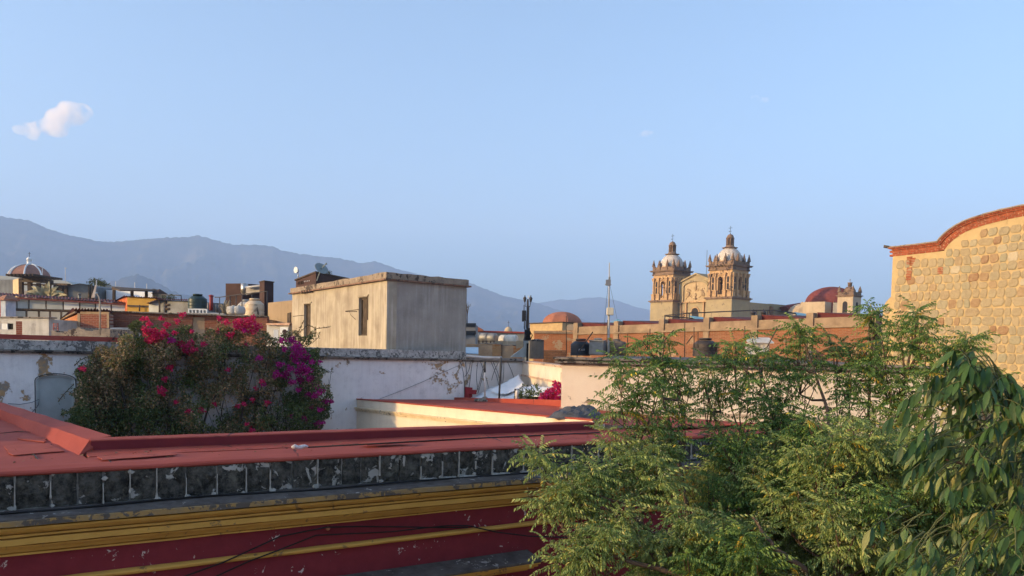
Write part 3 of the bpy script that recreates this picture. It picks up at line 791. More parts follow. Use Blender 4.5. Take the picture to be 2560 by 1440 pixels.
b = MB(); b.hexa([p + ZU * (ZB1 - 0.1) for p in (bA + nL * .36 + nR * .36, bR - dR * .36 + nR * .36, bF - nL * .36 - nR * .36, bL - dL * .36 + nL * .36)] + [p + ZU * (ZB1 + 0.08) for p in (bA + nL * .36 + nR * .36, bR - dR * .36 + nR * .36, bF - nL * .36 - nR * .36, bL - dL * .36 + nL * .36)])
b.build('roof', m_plain('roof_slab_screed', (0.25, 0.22, 0.19), 0.95), bx_)
M_oldwood = m_plain('old_grey_wood', (0.085, 0.06, 0.042), 0.85, var=0.4, scale=6)
M_dark = m_plain('dark_opening', (0.012, 0.010, 0.010), 0.9)
for s_a, s_b, z_b, z_a in cuts:
    b = MB(); lrun(b, s_a + .002, s_a + .05, 0.10, 0.16, z_b, z_a); lrun(b, s_b - .05, s_b - .002, 0.10, 0.16, z_b, z_a); lrun(b, s_a + .05, s_b - .05, 0.10, 0.16, z_a - .06, z_a - .002); lrun(b, s_a + .05, s_b - .05, .10, .16, z_b + .002, z_b + .05)
    fr = b.build('window', M_oldwood, bx_)
    mid = (s_a + s_b) / 2
    b = MB()
    for k in range(4):
        x = s_a + .052 + (s_b - s_a - .104) * k / 4
        lrun(b, x, x + (s_b - s_a - .104) / 4 - .008, 0.135, 0.155, z_b + .05, z_a - .06)
    b.build('shutter', M_oldwood, fr)
    b = MB(); lrun(b, s_a - 0.12, s_b + 0.10, -0.035, 0.0, z_a + 0.02, z_a + 0.075)
    b.build('lintel', M_box, bx_)
b = MB()
for (u0, v0, u1, v1) in ((863, 778, 897, 774), (864, 779, 893, 779), (732, 791, 760, 788)):
    b.tube([on_wall(u0, v0, bA - nL * 0.5, dL), on_wall(u1, v1, bA - nL * 0.03, dL)], 0.014, 4)
s_h = [sL(u, v) for u, v in ((877, 778), (880, 788), (886, 793), (892, 799))]
b.tube([BL(s_, -0.05, z_) for s_, z_ in s_h], 0.008, 4)
b.tube([BL(*((sL(921, 737)[0],) + (-0.03,)), sL(921, 737)[1]), BL(sL(921, 800)[0], -0.03, sL(921, 800)[1])], 0.016, 4)
b.build('bracket', m_plain('rusty_iron', (0.06, 0.035, 0.025), 0.8), bx_)
b = MB()
for k in range(4):
    s_, z_ = sL(763 + 6.5 * k, 728 - k)
    lrun(b, s_ - .04, s_ + .04, -0.16, 0.0, z_ - .11, z_ + .02)
b.build('beam_end', M_oldwood, bx_)

# ------------------------------------------------------------------ right wing: red roof, trimmed wall, tent court
P0 = pt(1482, 1050, 14.4); P1 = W((on_wall(892, 997, WP, AX) - WP).dot(AX), 0.0, 6.25)
wing = thing('roof_wing', (P0 + P1) / 2 - ZU * ((P0 + P1) / 2).z, 'red roofed wing with cream side wall and moulding, in front of the tent court', 'building')
M_cream = m_plaster('cream_limewash', (0.80, 0.70, 0.55), (0.72, 0.61, 0.47), 0.16, (0.45, 0.36, 0.28), 0.12, 0.0)
dP = (P1 - P0); dP.z = 0; dPn = dP.normalized(); nP = Vector((-dPn.y, dPn.x, 0))
nP = nP if nP.dot(Vector((1, 0.3, 0))) > 0 else -nP     # behind the wall (to the right)
def PW(k, t, dz):
    p = P0 + (P1 - P0) * k + nP * t
    return Vector((p.x, p.y, p.z + dz))
def pw_run(b, t0, t1, za, zb_, n=1, wob=0.0, k1=1.0):
    for i in range(n):
        a, c = i / n * k1, (i + 1) / n * k1
        w = [wob * mnoise.noise(Vector((x * 22, t0 * 3, 1))) for x in (a, c)]
        b.hexa([PW(a, t0, za), PW(c, t0, za), PW(c, t1, za), PW(a, t1, za), PW(a, t0, zb_ + w[0]), PW(c, t0, zb_ + w[1]), PW(c, t1, zb_ + w[1]), PW(a, t1, zb_ + w[0])])
    return b
b = MB(); b.hexa([PW(0, 0, -P0.z)] + [Vector((PW(1, 0, 0).x, PW(1, 0, 0).y, 0)), Vector((PW(1, .3, 0).x, PW(1, .3, 0).y, 0)), PW(0, .3, -P0.z), PW(0, 0, -.02), PW(1, 0, -.02), PW(1, .3, -.02), PW(0, .3, -.02)])
b.build('wall', M_cream, wing)
b = MB(); pw_run(b, -0.05, 0.0, -.335, -.30); pw_run(b, -0.09, 0.0, -.298, -.262, 30, 0.006); pw_run(b, -0.035, 0, -.38, -.337)
b.build('moulding', m_patchy('cream_moulding', (0.72, 0.60, 0.42), (0.62, 0.48, 0.30), (0.28, 0.24, 0.2), 0.16, 1.6), wing)
pw_run(MB(), -0.02, 0.16, -.018, 0.014, 70, 0.012).build('roof_edge', M_red, wing)
back = [PW(1, 0.02, -.01), W((on_wall(1135, 997, WP, AX) - WP).dot(AX), -.02, 6.2), pt(1405, 1016, 19.6), pt(1600, 1036, 18.0), pt(1960, 1064, 15.4), pt(2330, 1092, 14.6)]
front = [PW(0, 0.02, -.01), PW(0, 0.1, -.01) + Vector((.3, -.25, -.02)), F(8.2, TC + .3, 6.60), F(9.5, 1.16, RZ + .03), F(11.2, 1.16, RZ + .03), F(S1, 1.16, RZ + .03)]
b = MB(); M_ = 10; nb = 18
def along(pl, k):
    k *= len(pl) - 1; i = min(int(k), len(pl) - 2); return pl[i] + (pl[i + 1] - pl[i]) * (k - i)
for i in range(nb + 1):
    for j in range(M_ + 1):
        p = along(front, i / nb); q = along(back, i / nb); x = p + (q - p) * j / M_
        b.v.append((x.x, x.y, x.z + (0.02 * mnoise.noise(Vector((x.x * 1.2, x.y * 1.2, 0))) if 0 < j < M_ else 0)))
for i in range(nb):
    for j in range(M_):
        a = i * (M_ + 1) + j; b.f.append((a, a + 1, a + M_ + 2, a + M_ + 1)); b.sm.append(True)
b.build('roof', M_red, wing)
b = MB(); q0, q1 = back[1], back[2]
b.run((q0.x, q0.y), (q1.x, q1.y), 0, .22, 5.8, q0.z + .07, None, q1.z + .16)
b.run((q1.x, q1.y), (back[2] + Vector((.3, -1.2, 0)))[:2], 0, .02, 5.8, q1.z + .05)
b.build('roof_kerb', M_red, wing)

# court walls behind the tent
cA, cB, cC = pt(1150, 905, 26.6), pt(1306, 905, 27.8), pt(1412, 908, 22.0)
ct = thing('court_house', (cB.x, cB.y + 1, 0), 'low white house round the tent court, wires hanging on its shaded wall', 'house')
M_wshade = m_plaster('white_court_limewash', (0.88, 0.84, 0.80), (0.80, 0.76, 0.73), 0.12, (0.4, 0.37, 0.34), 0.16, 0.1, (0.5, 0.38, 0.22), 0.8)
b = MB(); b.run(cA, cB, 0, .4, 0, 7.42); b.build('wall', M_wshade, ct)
b = MB(); b.run(cB, cC, 0, .4, 0, 7.40); b.build('wall', m_plaster('sun_tinted_court_limewash', (0.78, 0.68, 0.56), (0.70, 0.58, 0.46), 0.2, (0.4, 0.3, 0.22), 0.2, 0.25, (0.5, 0.33, 0.2), 1.0), ct)  # warmer copy of the court's white, sunlight put into its colour
b = MB(); b.run(cA, cB, -.08, .5, 7.423, 7.47); b.run(cA, cB, -.16, .5, 7.473, 7.55); b.build('cornice', M_slab, ct)
b = MB(); b.run(cB + (cC - cB) * .01, cC, -.05, -.002, 6.93, 6.99); b.run(cB + (cC - cB) * .01, cC, -.03, .42, 7.403, 7.47); b.build('moulding', m_patchy('peach_moulding', (0.62, 0.45, 0.33), (0.5, 0.34, 0.25), (0.2, 0.15, 0.12), 0.2, 2), ct)
b = MB(); b.hexa([p + ZU * 7.2 for p in (cA + BX * .4, cB + BX * .4, cB + BX * 6, cA + BX * 6)] + [p + ZU * 7.3 for p in (cA + BX * .4, cB + BX * .4, cB + BX * 6, cA + BX * 6)])
for i in range(8): b.v[-8 + i] = (b.v[-8 + i][0], b.v[-8 + i][1], 7.2 if i < 4 else 7.35)
b.build('roof', M_slab, ct)
r = random.Random(3)
dW = (cB - cA).normalized(); nW = Vector((dW.y, -dW.x, 0))
b = MB()
for k in range(13):
    u = 1166 + k * 8.5 + r.uniform(-5, 5); u2 = u + r.uniform(-22, 26); vb2 = r.uniform(945, 990)
    um = (u + u2) / 2 + r.uniform(-12, 12)
    pa, pm, pb = (on_wall(x, y, cA + nW * 0.1, dW) for x, y in ((u, 905), (um, (905 + vb2) / 2 + 8), (u2, vb2)))
    b.tube([pa + (pm - pa) * (2 * q) * (1 - q) + (pb - pa) * q * q for q in (0, .2, .4, .6, .8, 1)], 0.011, 3)
tag(b.build('hanging_wires', M_wire), 'loose bundle of thin wires hanging down the shaded court wall', 'wires', kind='stuff')
b = MB(); b.tube([pt(1166, 889, 26.1), pt(1210, 893, 26.4), pt(1254, 894, 26.8)], 0.04, 5)
tag(b.build('pipe', m_plain('white_pvc', (0.62, 0.6, 0.57), 0.5)), 'white plastic pipe lying level above the shaded court wall', 'pipe')

# white awnings of the tent court
m_tent = NT('white_canvas'); t = m_tent
c_ = t.mix(t.ramp(t.noise(1.2, 5), [(.35, 0), (.7, 1)]), (0.80, 0.82, 0.84), (0.70, 0.73, 0.76))
t.bump(t.noise(5, 4), 0.03); M_tent = t.out(c_, 0.7, 0, 0.2); M_tent.node_tree.nodes['Principled BSDF'].inputs['Subsurface Weight'].default_value = 0.0
def sail(pts4, sag, n=10, seed=0):
    b = MB(); a, c, d, e = [Vector(p) for p in pts4]
    for i in range(n + 1):
        for j in range(n + 1):
            x, y = i / n, j / n
            p = (a * (1 - x) + c * x) * (1 - y) + (e * (1 - x) + d * x) * y
            z = -sag * 4 * (x * (1 - x) + y * (1 - y)) * .5 + .05 * mnoise.noise(Vector((x * 5, y * 5, seed)))
            b.v.append((p.x, p.y, p.z + z))
    for i in range(n):
        for j in range(n):
            k = i * (n + 1) + j; b.f.append((k, k + n + 1, k + n + 2, k + 1)); b.sm.append(True)
    return b
sails = [([pt(1296, 936, 26.9), pt(1312, 960, 25.6), pt(1262, 985, 24.6), pt(1222, 972, 26.0)], 'peaked white canvas awning, the highest of the tent court', 0.1),
         ([pt(1150, 1000, 26.0), pt(1230, 966, 26.6), pt(1352, 962, 24.8), pt(1285, 999, 22.9)], 'broad white canvas awning sloping down to the red kerb', 0.15),
         ([pt(1285, 988, 23.0), pt(1330, 962, 24.8), pt(1406, 966, 22.4), pt(1408, 988, 21.2)], 'flat white canvas awning above the pink flowers', 0.08)]
for i, (p4, lab, sg) in enumerate(sails):
    o = sail(p4, sg, 10, i).build('awning', M_tent)
    md = o.modifiers.new('thickness', 'SOLIDIFY'); md.thickness = 0.01
    tag(o, lab, 'awning', 'white awnings of the tent court')
for (u, vt, vb, d, r_, lab, nm, m) in ((1212, 905, 998, 24.0, 0.030, 'thin white antenna pole standing on the red roof in a concrete foot', 'antenna_pole', 'white'),
                                       (1247.5, 893, 1001, 23.5, 0.030, 'slanted dark iron pole standing on the red roof', 'iron_pole', 'dark'),
                                       (1288, 972, 1003, 22.5, 0.026, 'short dark iron stub post on the red kerb near the pink flowers', 'iron_post', 'dark')):
    p = pt(u, vb, d); q = pt(u + (5 if m == 'dark' and vt < 900 else 0), vt, d)
    base = thing(nm, p, lab, 'pole')
    b = MB(); b.tube([p, q], r_, 6); b.build('shaft', M_wire if m == 'dark' else m_plain('white_pole_paint', (0.62, 0.6, 0.58), 0.5), base)
    if m == 'white':
        b = MB(); b.lathe(p - ZU * .06, [(.34, 0), (.34, .05), (.1, .10), (.05, .14)], 12); b.build('foot', M_slab, base)
        b = MB(); b.tube([p + (q - p) * .72, q + ZU * .01], r_ * 1.15, 6); b.build('sleeve', M_wire, base)
    else:
        b = MB(); b.box(p - ZU * .02, .14, .14, .03); b.build('plate', M_wire, base)
p = pt(1292, 1005, 22.4); b = MB(); b.lathe(p, [(.05, 0), (.05, .30), (.03, .34)], 8)
tag(b.build('vent_pipe', m_plain('white_pvc_stub', (0.66, 0.63, 0.6), 0.5)), 'stubby white vent pipe beside the short iron post', 'pipe')
b = MB(); p = pt(1158, 985, 26.5); b.run(pt(1150, 985, 26.6), pt(1172, 985, 26.2), 0, .15, 6.2, pt(1160, 968, 26.4).z); b.run(pt(1171, 985, 26.2), pt(1183, 985, 26.0), .01, .14, pt(1160, 984, 26.3).z, pt(1178, 974, 26.3).z)
tag(b.build('red_bench', m_plain('bright_red_paint', (0.30, 0.025, 0.03), 0.6)), 'small stepped red block beside the right end of the white wall', 'block')
# crumpled tarp
b = MB(); n = 22; r = random.Random(9)
c0 = pt(1442, 1044, 15.5)
for i in range(n + 1):
    for j in range(n + 1):
        x, y = i / n * 2 - 1, j / n * 2 - 1
        e = max(abs(x), abs(y)); rr = math.hypot(x, y)
        h = 0.25 * max(0, 1 - rr ** 2.2) ** 0.6 * (0.7 + 0.6 * (x + 1) / 2)
        h *= 0.7 + 0.7 * abs(mnoise.noise(Vector((x * 2.2 + y, y * 2.6, 1)))) + 0.25 * mnoise.noise(Vector((x * 6, y * 6, 2)))
        k = 1 + 0.10 * mnoise.noise(Vector((x * 2, y * 2, 7)))
        p = c0 + Vector((1, -.35, 0)).normalized() * x * 0.52 * k + Vector((.35, 1, 0)).normalized() * y * 0.5 * k
        b.v.append((p.x, p.y, c0.z + 0.01 + max(0, h)))
for i in range(n):
    for j in range(n):
        k = i * (n + 1) + j; b.f.append((k, k + n + 1, k + n + 2, k + 1)); b.sm.append(False)
tag(b.build('tarp', m_plain('grey_tarp', (0.075, 0.075, 0.08), 0.55, var=0.35, scale=4)), 'crumpled dark grey tarpaulin heaped on the red roof beside the cream wall', 'tarp')

# ------------------------------------------------------------------ sunlit cream building on the right
e0, e1 = pt(1405, 906, 19.1), pt(2420, 919, 17.2)
ch = thing('cream_house', ((e0.x + e1.x) / 2, e0.y + 3, 0), 'long cream walled building with layered slab roof edge behind the feathery tree', 'building')
eD = (e1 - e0); eD.z = 0; eD.normalize(); eN = Vector((-eD.y, eD.x, 0))
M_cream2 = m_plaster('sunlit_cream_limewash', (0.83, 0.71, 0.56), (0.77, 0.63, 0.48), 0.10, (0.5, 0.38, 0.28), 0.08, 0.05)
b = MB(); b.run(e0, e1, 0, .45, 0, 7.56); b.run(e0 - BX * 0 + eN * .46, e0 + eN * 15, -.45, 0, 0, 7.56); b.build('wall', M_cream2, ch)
zt_ = 7.563
for k, (o_, h) in enumerate(((.05, .045), (.16, .05), (.09, .03), (.20, .05))):
    b = MB(); n = 30
    for i in range(n):
        a, c = e0 + (e1 - e0) * (i / n), e0 + (e1 - e0) * ((i + 1) / n)
        w = .012 * mnoise.noise(Vector((i * .7, k, 0))) ; w2 = .03 * mnoise.noise(Vector((i * .9, k, 5)))
        b.run(a - eD * (o_ if i == 0 else 0), c, -o_ - w2, .5, zt_ + w * .3, zt_ + h + w)
    b.build('roof_slab', M_slab if k % 2 else M_rough, ch)
    zt_ += h + .005
b = MB(); b.hexa([p + ZU * 7.5 for p in [Vector((q.x, q.y, 0)) for q in (e0 + eN * .5, e1 + eN * .5, e1 + eN * 17, e0 + eN * 17)]] + [p + ZU * 7.66 for p in [Vector((q.x, q.y, 0)) for q in (e0 + eN * .5, e1 + eN * .5, e1 + eN * 17, e0 + eN * 17)]])
b.build('roof', M_slab, ch)
b = MB(); b.run(e0 - eD * .03, e1, -.03, .0, 6.42, 6.50)
b.build('skirting', m_plain('worn_skirting', (0.55, 0.42, 0.32), 0.9), ch)
# ------------------------------------------------------------------ stone church gable at the right edge
SP = pt(2237, 660, 30.0); SD = -BX; SN = AX            # SD runs right and towards the terrace, SN into the church
def sp(u, v, t=0):
    p = on_wall(u, v, SP + SN * t, SD); return (p - SP).dot(SD), p.z
def Sg(s, t, z):
    p = SP + SD * s + SN * t; return Vector((p.x, p.y, z))
gab = thing('stone_church', Sg(3, 1, 0), 'old stone church gable with curved brick coping and golden mortar at the right edge', 'church')
M_gmort = m_patchy('golden_lime_mortar', (0.58, 0.42, 0.215), (0.51, 0.365, 0.185), (0.47, 0.33, 0.165), 0.12, 2.0, 0.95, 0.02)
def m_stone(name):
    t = NT(name); oi = t.N('ShaderNodeObjectInfo'); R = oi.outputs['Random']
    c = t.ramp(R, [(0.0, (0.328, 0.260, 0.160)), (0.22, (0.370, 0.281, 0.168)), (0.42, (0.311, 0.260, 0.172)), (0.60, (0.403, 0.311, 0.189)), (0.73, (0.302, 0.277, 0.189)), (0.84, (0.361, 0.244, 0.139)), (0.92, (0.252, 0.126, 0.067)), (0.95, (0.521, 0.445, 0.319)), (1.0, (0.344, 0.294, 0.193))])
    c = t.mix(t.ramp(t.noise(9, 7, 0.7), [(0.35, 0), (0.7, 0.5)]), c, (0.52, 0.40, 0.23))
    c = t.mix(t.ramp(t.noise(14, 7, 0.75), [(0.56, 0), (0.75, 0.6)]), c, (0.17, 0.12, 0.075))
    t.bump(t.noise(25, 7, 0.7), 0.02, 0.9)
    return t.out(c, 0.95, 0, 0.1)
M_stone = m_stone('ashlar_stone')
M_cbrick = m_plain('coping_brick', (0.34, 0.085, 0.038), 0.9, var=0.35, scale=7, bump=0.01, grime=0.25)
M_cmort = m_plain('pale_brick_mortar', (0.55, 0.42, 0.30), 0.95, var=0.15)
# outline under the brick coping (photo skyline)
top_px = [(2232, 641), (2300, 634), (2360, 627), (2366, 617), (2374, 607), (2392, 592), (2420, 576), (2466, 561), (2510, 550), (2560, 540)]
tl = [sp(u, v) for u, v in top_px]
ds = (tl[-1][1] - tl[-2][1]) / (tl[-1][0] - tl[-2][0])
s_, z_ = tl[-1]
for k in range(1, 9):
    ds -= 0.033; s_ += 0.55; z_ += ds * 0.55; tl.append((s_, z_))
SE = tl[-1][0]
def ztop(s): return interp(tl, s)
b = MB()
prof = [(s, z) for s, z in tl]
for (s0, z0), (s1, z1) in zip(prof, prof[1:]):
    b.hexa([Sg(s0, 0, 0), Sg(s1, 0, 0), Sg(s1, .8, 0), Sg(s0, .8, 0), Sg(s0, 0, z0), Sg(s1, 0, z1), Sg(s1, .8, z1), Sg(s0, .8, z0)])
b.build('wall', M_gmort, gab)
# nave body behind the gable
b = MB(); b.hexa([Sg(0.3, .8, 0), Sg(SE, .8, 0), Sg(SE, 18, 0), Sg(.3, 18, 0), Sg(.3, .8, tl[0][1] - 1.2), Sg(SE, .8, tl[0][1] - 1.2), Sg(SE, 18, tl[0][1] - 1.2), Sg(.3, 18, tl[0][1] - 1.2)]); b.build('nave', M_gmort, gab)
# curved shoulder at the foot of the left edge
sh = [(2238, 735), (2226, 742), (2214, 755), (2207, 768), (2206, 800), (2206, 1000), (2238, 1000)]
b = MB(); b.prism([Sg(sp(u, v)[0], .02, sp(u, v)[1]) for u, v in sh], SN * .7)
b.build('shoulder', M_gmort, gab)
# stones
r = random.Random(12)
def stone_mesh(seed):
    q = random.Random(seed); bm = bmesh.new(); n = 10
    ring0 = []; ring1 = []; ring2 = []
    pw = q.uniform(3.6, 9.0); sk, sk2 = q.uniform(-1, 1), q.uniform(-1, 1)
    for k in range(n):
        a = 2 * pi * (k + 0.5) / n
        ca, sa = cos(a), sin(a)
        f = (abs(ca) ** pw + abs(sa) ** pw) ** (-1 / pw) * q.uniform(0.90, 1.03)
        x, z = ca * f * .5 + .08 * sa * sk, sa * f * .5 + .07 * ca * sk2
        ring0.append(bm.verts.new((x, 0.6, z))); ring1.append(bm.verts.new((x, -0.55 + q.uniform(-.1, .1), z))); ring2.append(bm.verts.new((x * .84, -1.0 + q.uniform(-.25, .25), z * .84)))
    for A, B_ in ((ring0, ring1), (ring1, ring2)):
        for k in range(n): bm.faces.new((A[k], A[(k + 1) % n], B_[(k + 1) % n], B_[k]))
    cc = bm.verts.new((0, -1.0 + q.uniform(-.3, .2), 0))
    for k in range(n): bm.faces.new((ring2[k], ring2[(k + 1) % n], cc))
    bmesh.ops.recalc_face_normals(bm, faces=bm.faces)
    me = bpy.data.meshes.new('stone'); bm.to_mesh(me); bm.free(); me.materials.append(M_stone); return me
smesh = [stone_mesh(i) for i in range(14)]
syaw = math.atan2(SD.y, SD.x)
zmax = max(z for s, z in tl); cells = []
z = zmax; row = 0
while z > 5.2:
    h = r.uniform(0.25, 0.36); s = 0.03 + r.uniform(0, .1)
    while s < SE - .4:
        w = r.uniform(0.22, 0.40) * (1.35 if r.random() < .14 else 1)
        sm = s + w / 2; zm = z - h / 2 + r.uniform(-.012, .012) + 0.07 * mnoise.noise(Vector((s * .35, z * .3, 2)))
        if zm + h / 2 < min(ztop(s), ztop(s + w)) - 0.03: cells.append((sm, zm, w, h))
        s += w
    z -= h
cells2 = []
for k in range(7):
    zz = sp(2222, 775 + k * 24)[1]
    cells2.append((-.22 - (.1 if k else 0), zz, .24, .26))
vis = []; rest = []
for c in cells + cells2:
    u, v = proj(Sg(c[0], 0, c[1]))
    (vis if u < 2585 and v < 905 else rest).append(c)
r.shuffle(vis)
more = vis[296:]; vis = vis[:296]; rest += more
for sm, zm, w, h in vis:
    o = new_obj('stone', r.choice(smesh), gab, Sg(sm, 0.0, zm))
    o.rotation_euler = (0, r.choice((0, pi)) + r.uniform(-.08, .08), syaw)
    o.scale = ((w - r.uniform(-.005, .03)), 0.026, (h - r.uniform(-.008, .03)))
b = MB()
for sm, zm, w, h in rest:
    n = 8; pw = 4; w2, h2 = w - .06, h - .055
    R0 = []
    for k in range(n):
        a = 2 * pi * (k + .5) / n; f = (abs(cos(a)) ** pw + abs(sin(a)) ** pw) ** (-1 / pw) * r.uniform(.94, 1.03) * .5
        R0.append((cos(a) * f * w2, sin(a) * f * h2))
    vs_ = [Sg(sm + x, .01, zm + zz) for x, zz in R0] + [Sg(sm + x * .93, -.02, zm + zz * .93) for x, zz in R0]
    b.add(vs_, [tuple(range(n, 2 * n))] + [(k, (k + 1) % n, n + (k + 1) % n, n + k) for k in range(n)])
o = b.build('stones_lower', M_stone, gab); tag(o, kind='stuff')
# stepped brick coping following the curve
cp = []
for i in range(len(tl) - 1):
    (s0, z0), (s1, z1) = tl[i], tl[i + 1]; n = max(1, int(math.hypot(s1 - s0, z1 - z0) / .06))
    for k in range(n): cp.append((s0 + (s1 - s0) * k / n, z0 + (z1 - z0) * k / n))
cp.append(tl[-1])
cp = [(cp[0][0] - .12, cp[0][1])] + cp
for _ in range(2):
    cp = [cp[0]] + [((a[0] + 2 * c[0] + e[0]) / 4, (a[1] + 2 * c[1] + e[1]) / 4) for a, c, e in zip(cp, cp[1:], cp[2:])] + [cp[-1]]
L = [0]
for a, c in zip(cp, cp[1:]): L.append(L[-1] + math.hypot(c[0] - a[0], c[1] - a[1]))
def at_len(x):
    for i in range(len(L) - 1):
        if x <= L[i + 1]:
            k = (x - L[i]) / max(1e-6, L[i + 1] - L[i]); a, c = cp[i], cp[i + 1]
            d = Vector((c[0] - a[0], c[1] - a[1])).normalized()
            return Vector((a[0] + (c[0] - a[0]) * k, a[1] + (c[1] - a[1]) * k)), d
    return Vector(cp[-1]), Vector((1, 0))
bb, bmo = MB(), MB()
rowsB = [(0.0, .066, .022), (.074, .066, .032), (.148, .066, .036), (.222, .05, .085), (.280, .045, .13)]
for kr, (off, th, pr) in enumerate(rowsB):
    x = (.12 if kr % 2 else 0)
    while x < L[-1] - .25:
        bl = .235 if kr < 3 else .29
        for mb, x0, x1, o0, o1, p_, dd in ((bb, x, x + bl - .016, off, off + th, pr + r.uniform(-.006, .006), .5), (bmo, x + bl - .018, x + bl + .002, off - .002, off + th, pr - .012, .5), (bmo, x, x + bl, off + th - .001, off + th + .012, pr - .010, .5)):
            (p0, d0), (p1, d1) = at_len(x0), at_len(x1)
            n0, n1 = Vector((-d0.y, d0.x)), Vector((-d1.y, d1.x))
            q = [p0 + n0 * o0, p1 + n1 * o0, p1 + n1 * o1, p0 + n0 * o1]
            mb.prism([Sg(w_.x, -p_, w_.y) for w_ in q], SN * (p_ + dd))
        x += bl
tag(bb.build('coping_bricks', M_cbrick, gab), kind='stuff')
bmo.build('coping_mortar', M_cmort, gab)
bt = MB(); N_ = 60
for i in range(N_):
    (p0, d0), (p1, d1) = at_len(L[-1] * i / N_), at_len(L[-1] * (i + 1) / N_)
    n0, n1 = Vector((-d0.y, d0.x)), Vector((-d1.y, d1.x)); o_ = .338 + .01 * mnoise.noise(Vector((i * .8, 0, 0)))
    bt.prism([Sg(w_.x, -.17, w_.y) for w_ in (p0 + n0 * .328, p1 + n1 * .328, p1 + n1 * (o_ + .035), p0 + n0 * (o_ + .035))], SN * .8)
bt.build('coping_cap', m_patchy('grey_cap_mortar', (0.28, 0.2, 0.15), (0.4, 0.32, 0.26), (0.12, 0.09, 0.08), .2, 2), gab)
q0 = at_len(0)[0]
b = MB(); b.prism([Sg(q0.x - .16, -.2, q0.y + .34), Sg(q0.x + .06, -.2, q0.y + .36), Sg(q0.x - .02, -.2, q0.y + .41), Sg(q0.x - .15, -.2, q0.y + .45)], SN * .5)
b.build('corner_tile', m_plain('dark_old_tile', (0.10, 0.075, 0.06), 0.9), gab)
# brick fillets between the stones
b = MB()
for (u, v, n_) in ((2268, 645, 5), (2276, 648, 5), (2268, 672, 4), (2266, 688, 4), (2345, 672, 4)):
    s_, z_ = sp(u, v)
    for k in range(n_): b.hexa([Sg(s_ + a, t_, z_ - k * .062 + c) for c in (0, .04) for a, t_ in ((0, -.03), (.20, -.03), (.20, .02), (0, .02))])
tag(b.build('brick_fillets', M_cbrick, gab), kind='stuff')

# ------------------------------------------------------------------ long brick building with concrete piers behind the cream roof
k0, k1 = pt(1438, 832, 47.0), pt(2185, 808, 34.0)
kb = thing('brick_house', ((k0.x + k1.x) / 2, (k0.y + k1.y) / 2, 0), 'long orange brick building with concrete piers and coping below the twin church towers', 'building')
kD = (k1 - k0); kD.z = 0; kl = kD.length; kD.normalize(); kN = Vector((-kD.y, kD.x, 0))
M_brk = m_brick('orange_brick_courses', kD, (0.32, 0.122, 0.060), (0.235, 0.08, 0.040), (0.34, 0.24, 0.155), patch=0.2, patch_c=(0.42, 0.30, 0.19))
M_conc = m_plain('warm_concrete', (0.34, 0.24, 0.155), 0.92, var=0.22, scale=2, grime=0.45, grime_c=(0.12, 0.085, 0.06), bump=.01)
def kz(u, v): return on_wall(u, v, k0, kD).z
def ks(u, v=830): return (on_wall(u, v, k0, kD) - k0).dot(kD)
zc0, zc1 = kz(1438, 833), kz(2185, 811)
def kr(b, s0, s1, t0, t1, z0, z1, abs0=False):
    "z0/z1 measured from the coping line, which rises to the right"
    a, c = k0 + kD * s0, k0 + kD * s1
    za, zb_ = zc0 + (zc1 - zc0) * s0 / kl, zc0 + (zc1 - zc0) * s1 / kl
    q = [a + kN * t0, c + kN * t0, c + kN * t1, a + kN * t1]
    lo = [0, 0, 0, 0] if abs0 else [za + z0, zb_ + z0, zb_ + z0, za + z0]
    hi = [za + z1, zb_ + z1, zb_ + z1, za + z1]
    return b.hexa([Vector((p.x, p.y, z)) for p, z in zip(q + q, lo + hi)])
kr(MB(), 0, kl, 0, .3, 0, -.10, True).build('wall', M_brk, kb)
b = MB(); kr(b, -.1, kl + .1, -.10, .35, -.097, 0.0); kr(b, 0, kl, .02, .3, .003, .38); b.build('coping', M_conc, kb)
M_mar2 = m_plain('dark_red_roof_edge', (0.11, 0.022, 0.02), 0.85, var=.25)
piers = [1440, 1541, 1654, 1766, 1886, 2024, 2180]
for i, u in enumerate(piers):
    s_ = ks(u); b = MB(); kr(b, s_ - .17, s_ + .17, -.06, .32, -3.2, .62); b.build('pier', M_conc, kb)
for i in range(len(piers) - 1):
    s_, e_ = ks(piers[i]) + .18, ks(piers[i + 1]) - .18
    a, c = k0 + kD * s_ + kN * .32, k0 + kD * e_ + kN * .32
    za, zb_ = zc0 + (zc1 - zc0) * s_ / kl, zc0 + (zc1 - zc0) * e_ / kl
    b = MB(); b.hexa([Vector((p.x, p.y, z)) for p, z in ((a, za - .3), (c, zb_ - .3), (c + kN * 4, zb_ - .3), (a + kN * 4, za - .3), (a, za + .66), (c, zb_ + .39), (c + kN * 4, zb_ + .5), (a + kN * 4, za + .8))])
    b.build('roof', M_mar2, kb)
b = MB(); kr(b, .3, kl, .3, 9, 0, .1, True); kr(b, 0, .3, .3, 9, 0, .3, True); b.build('body', M_conc, kb)
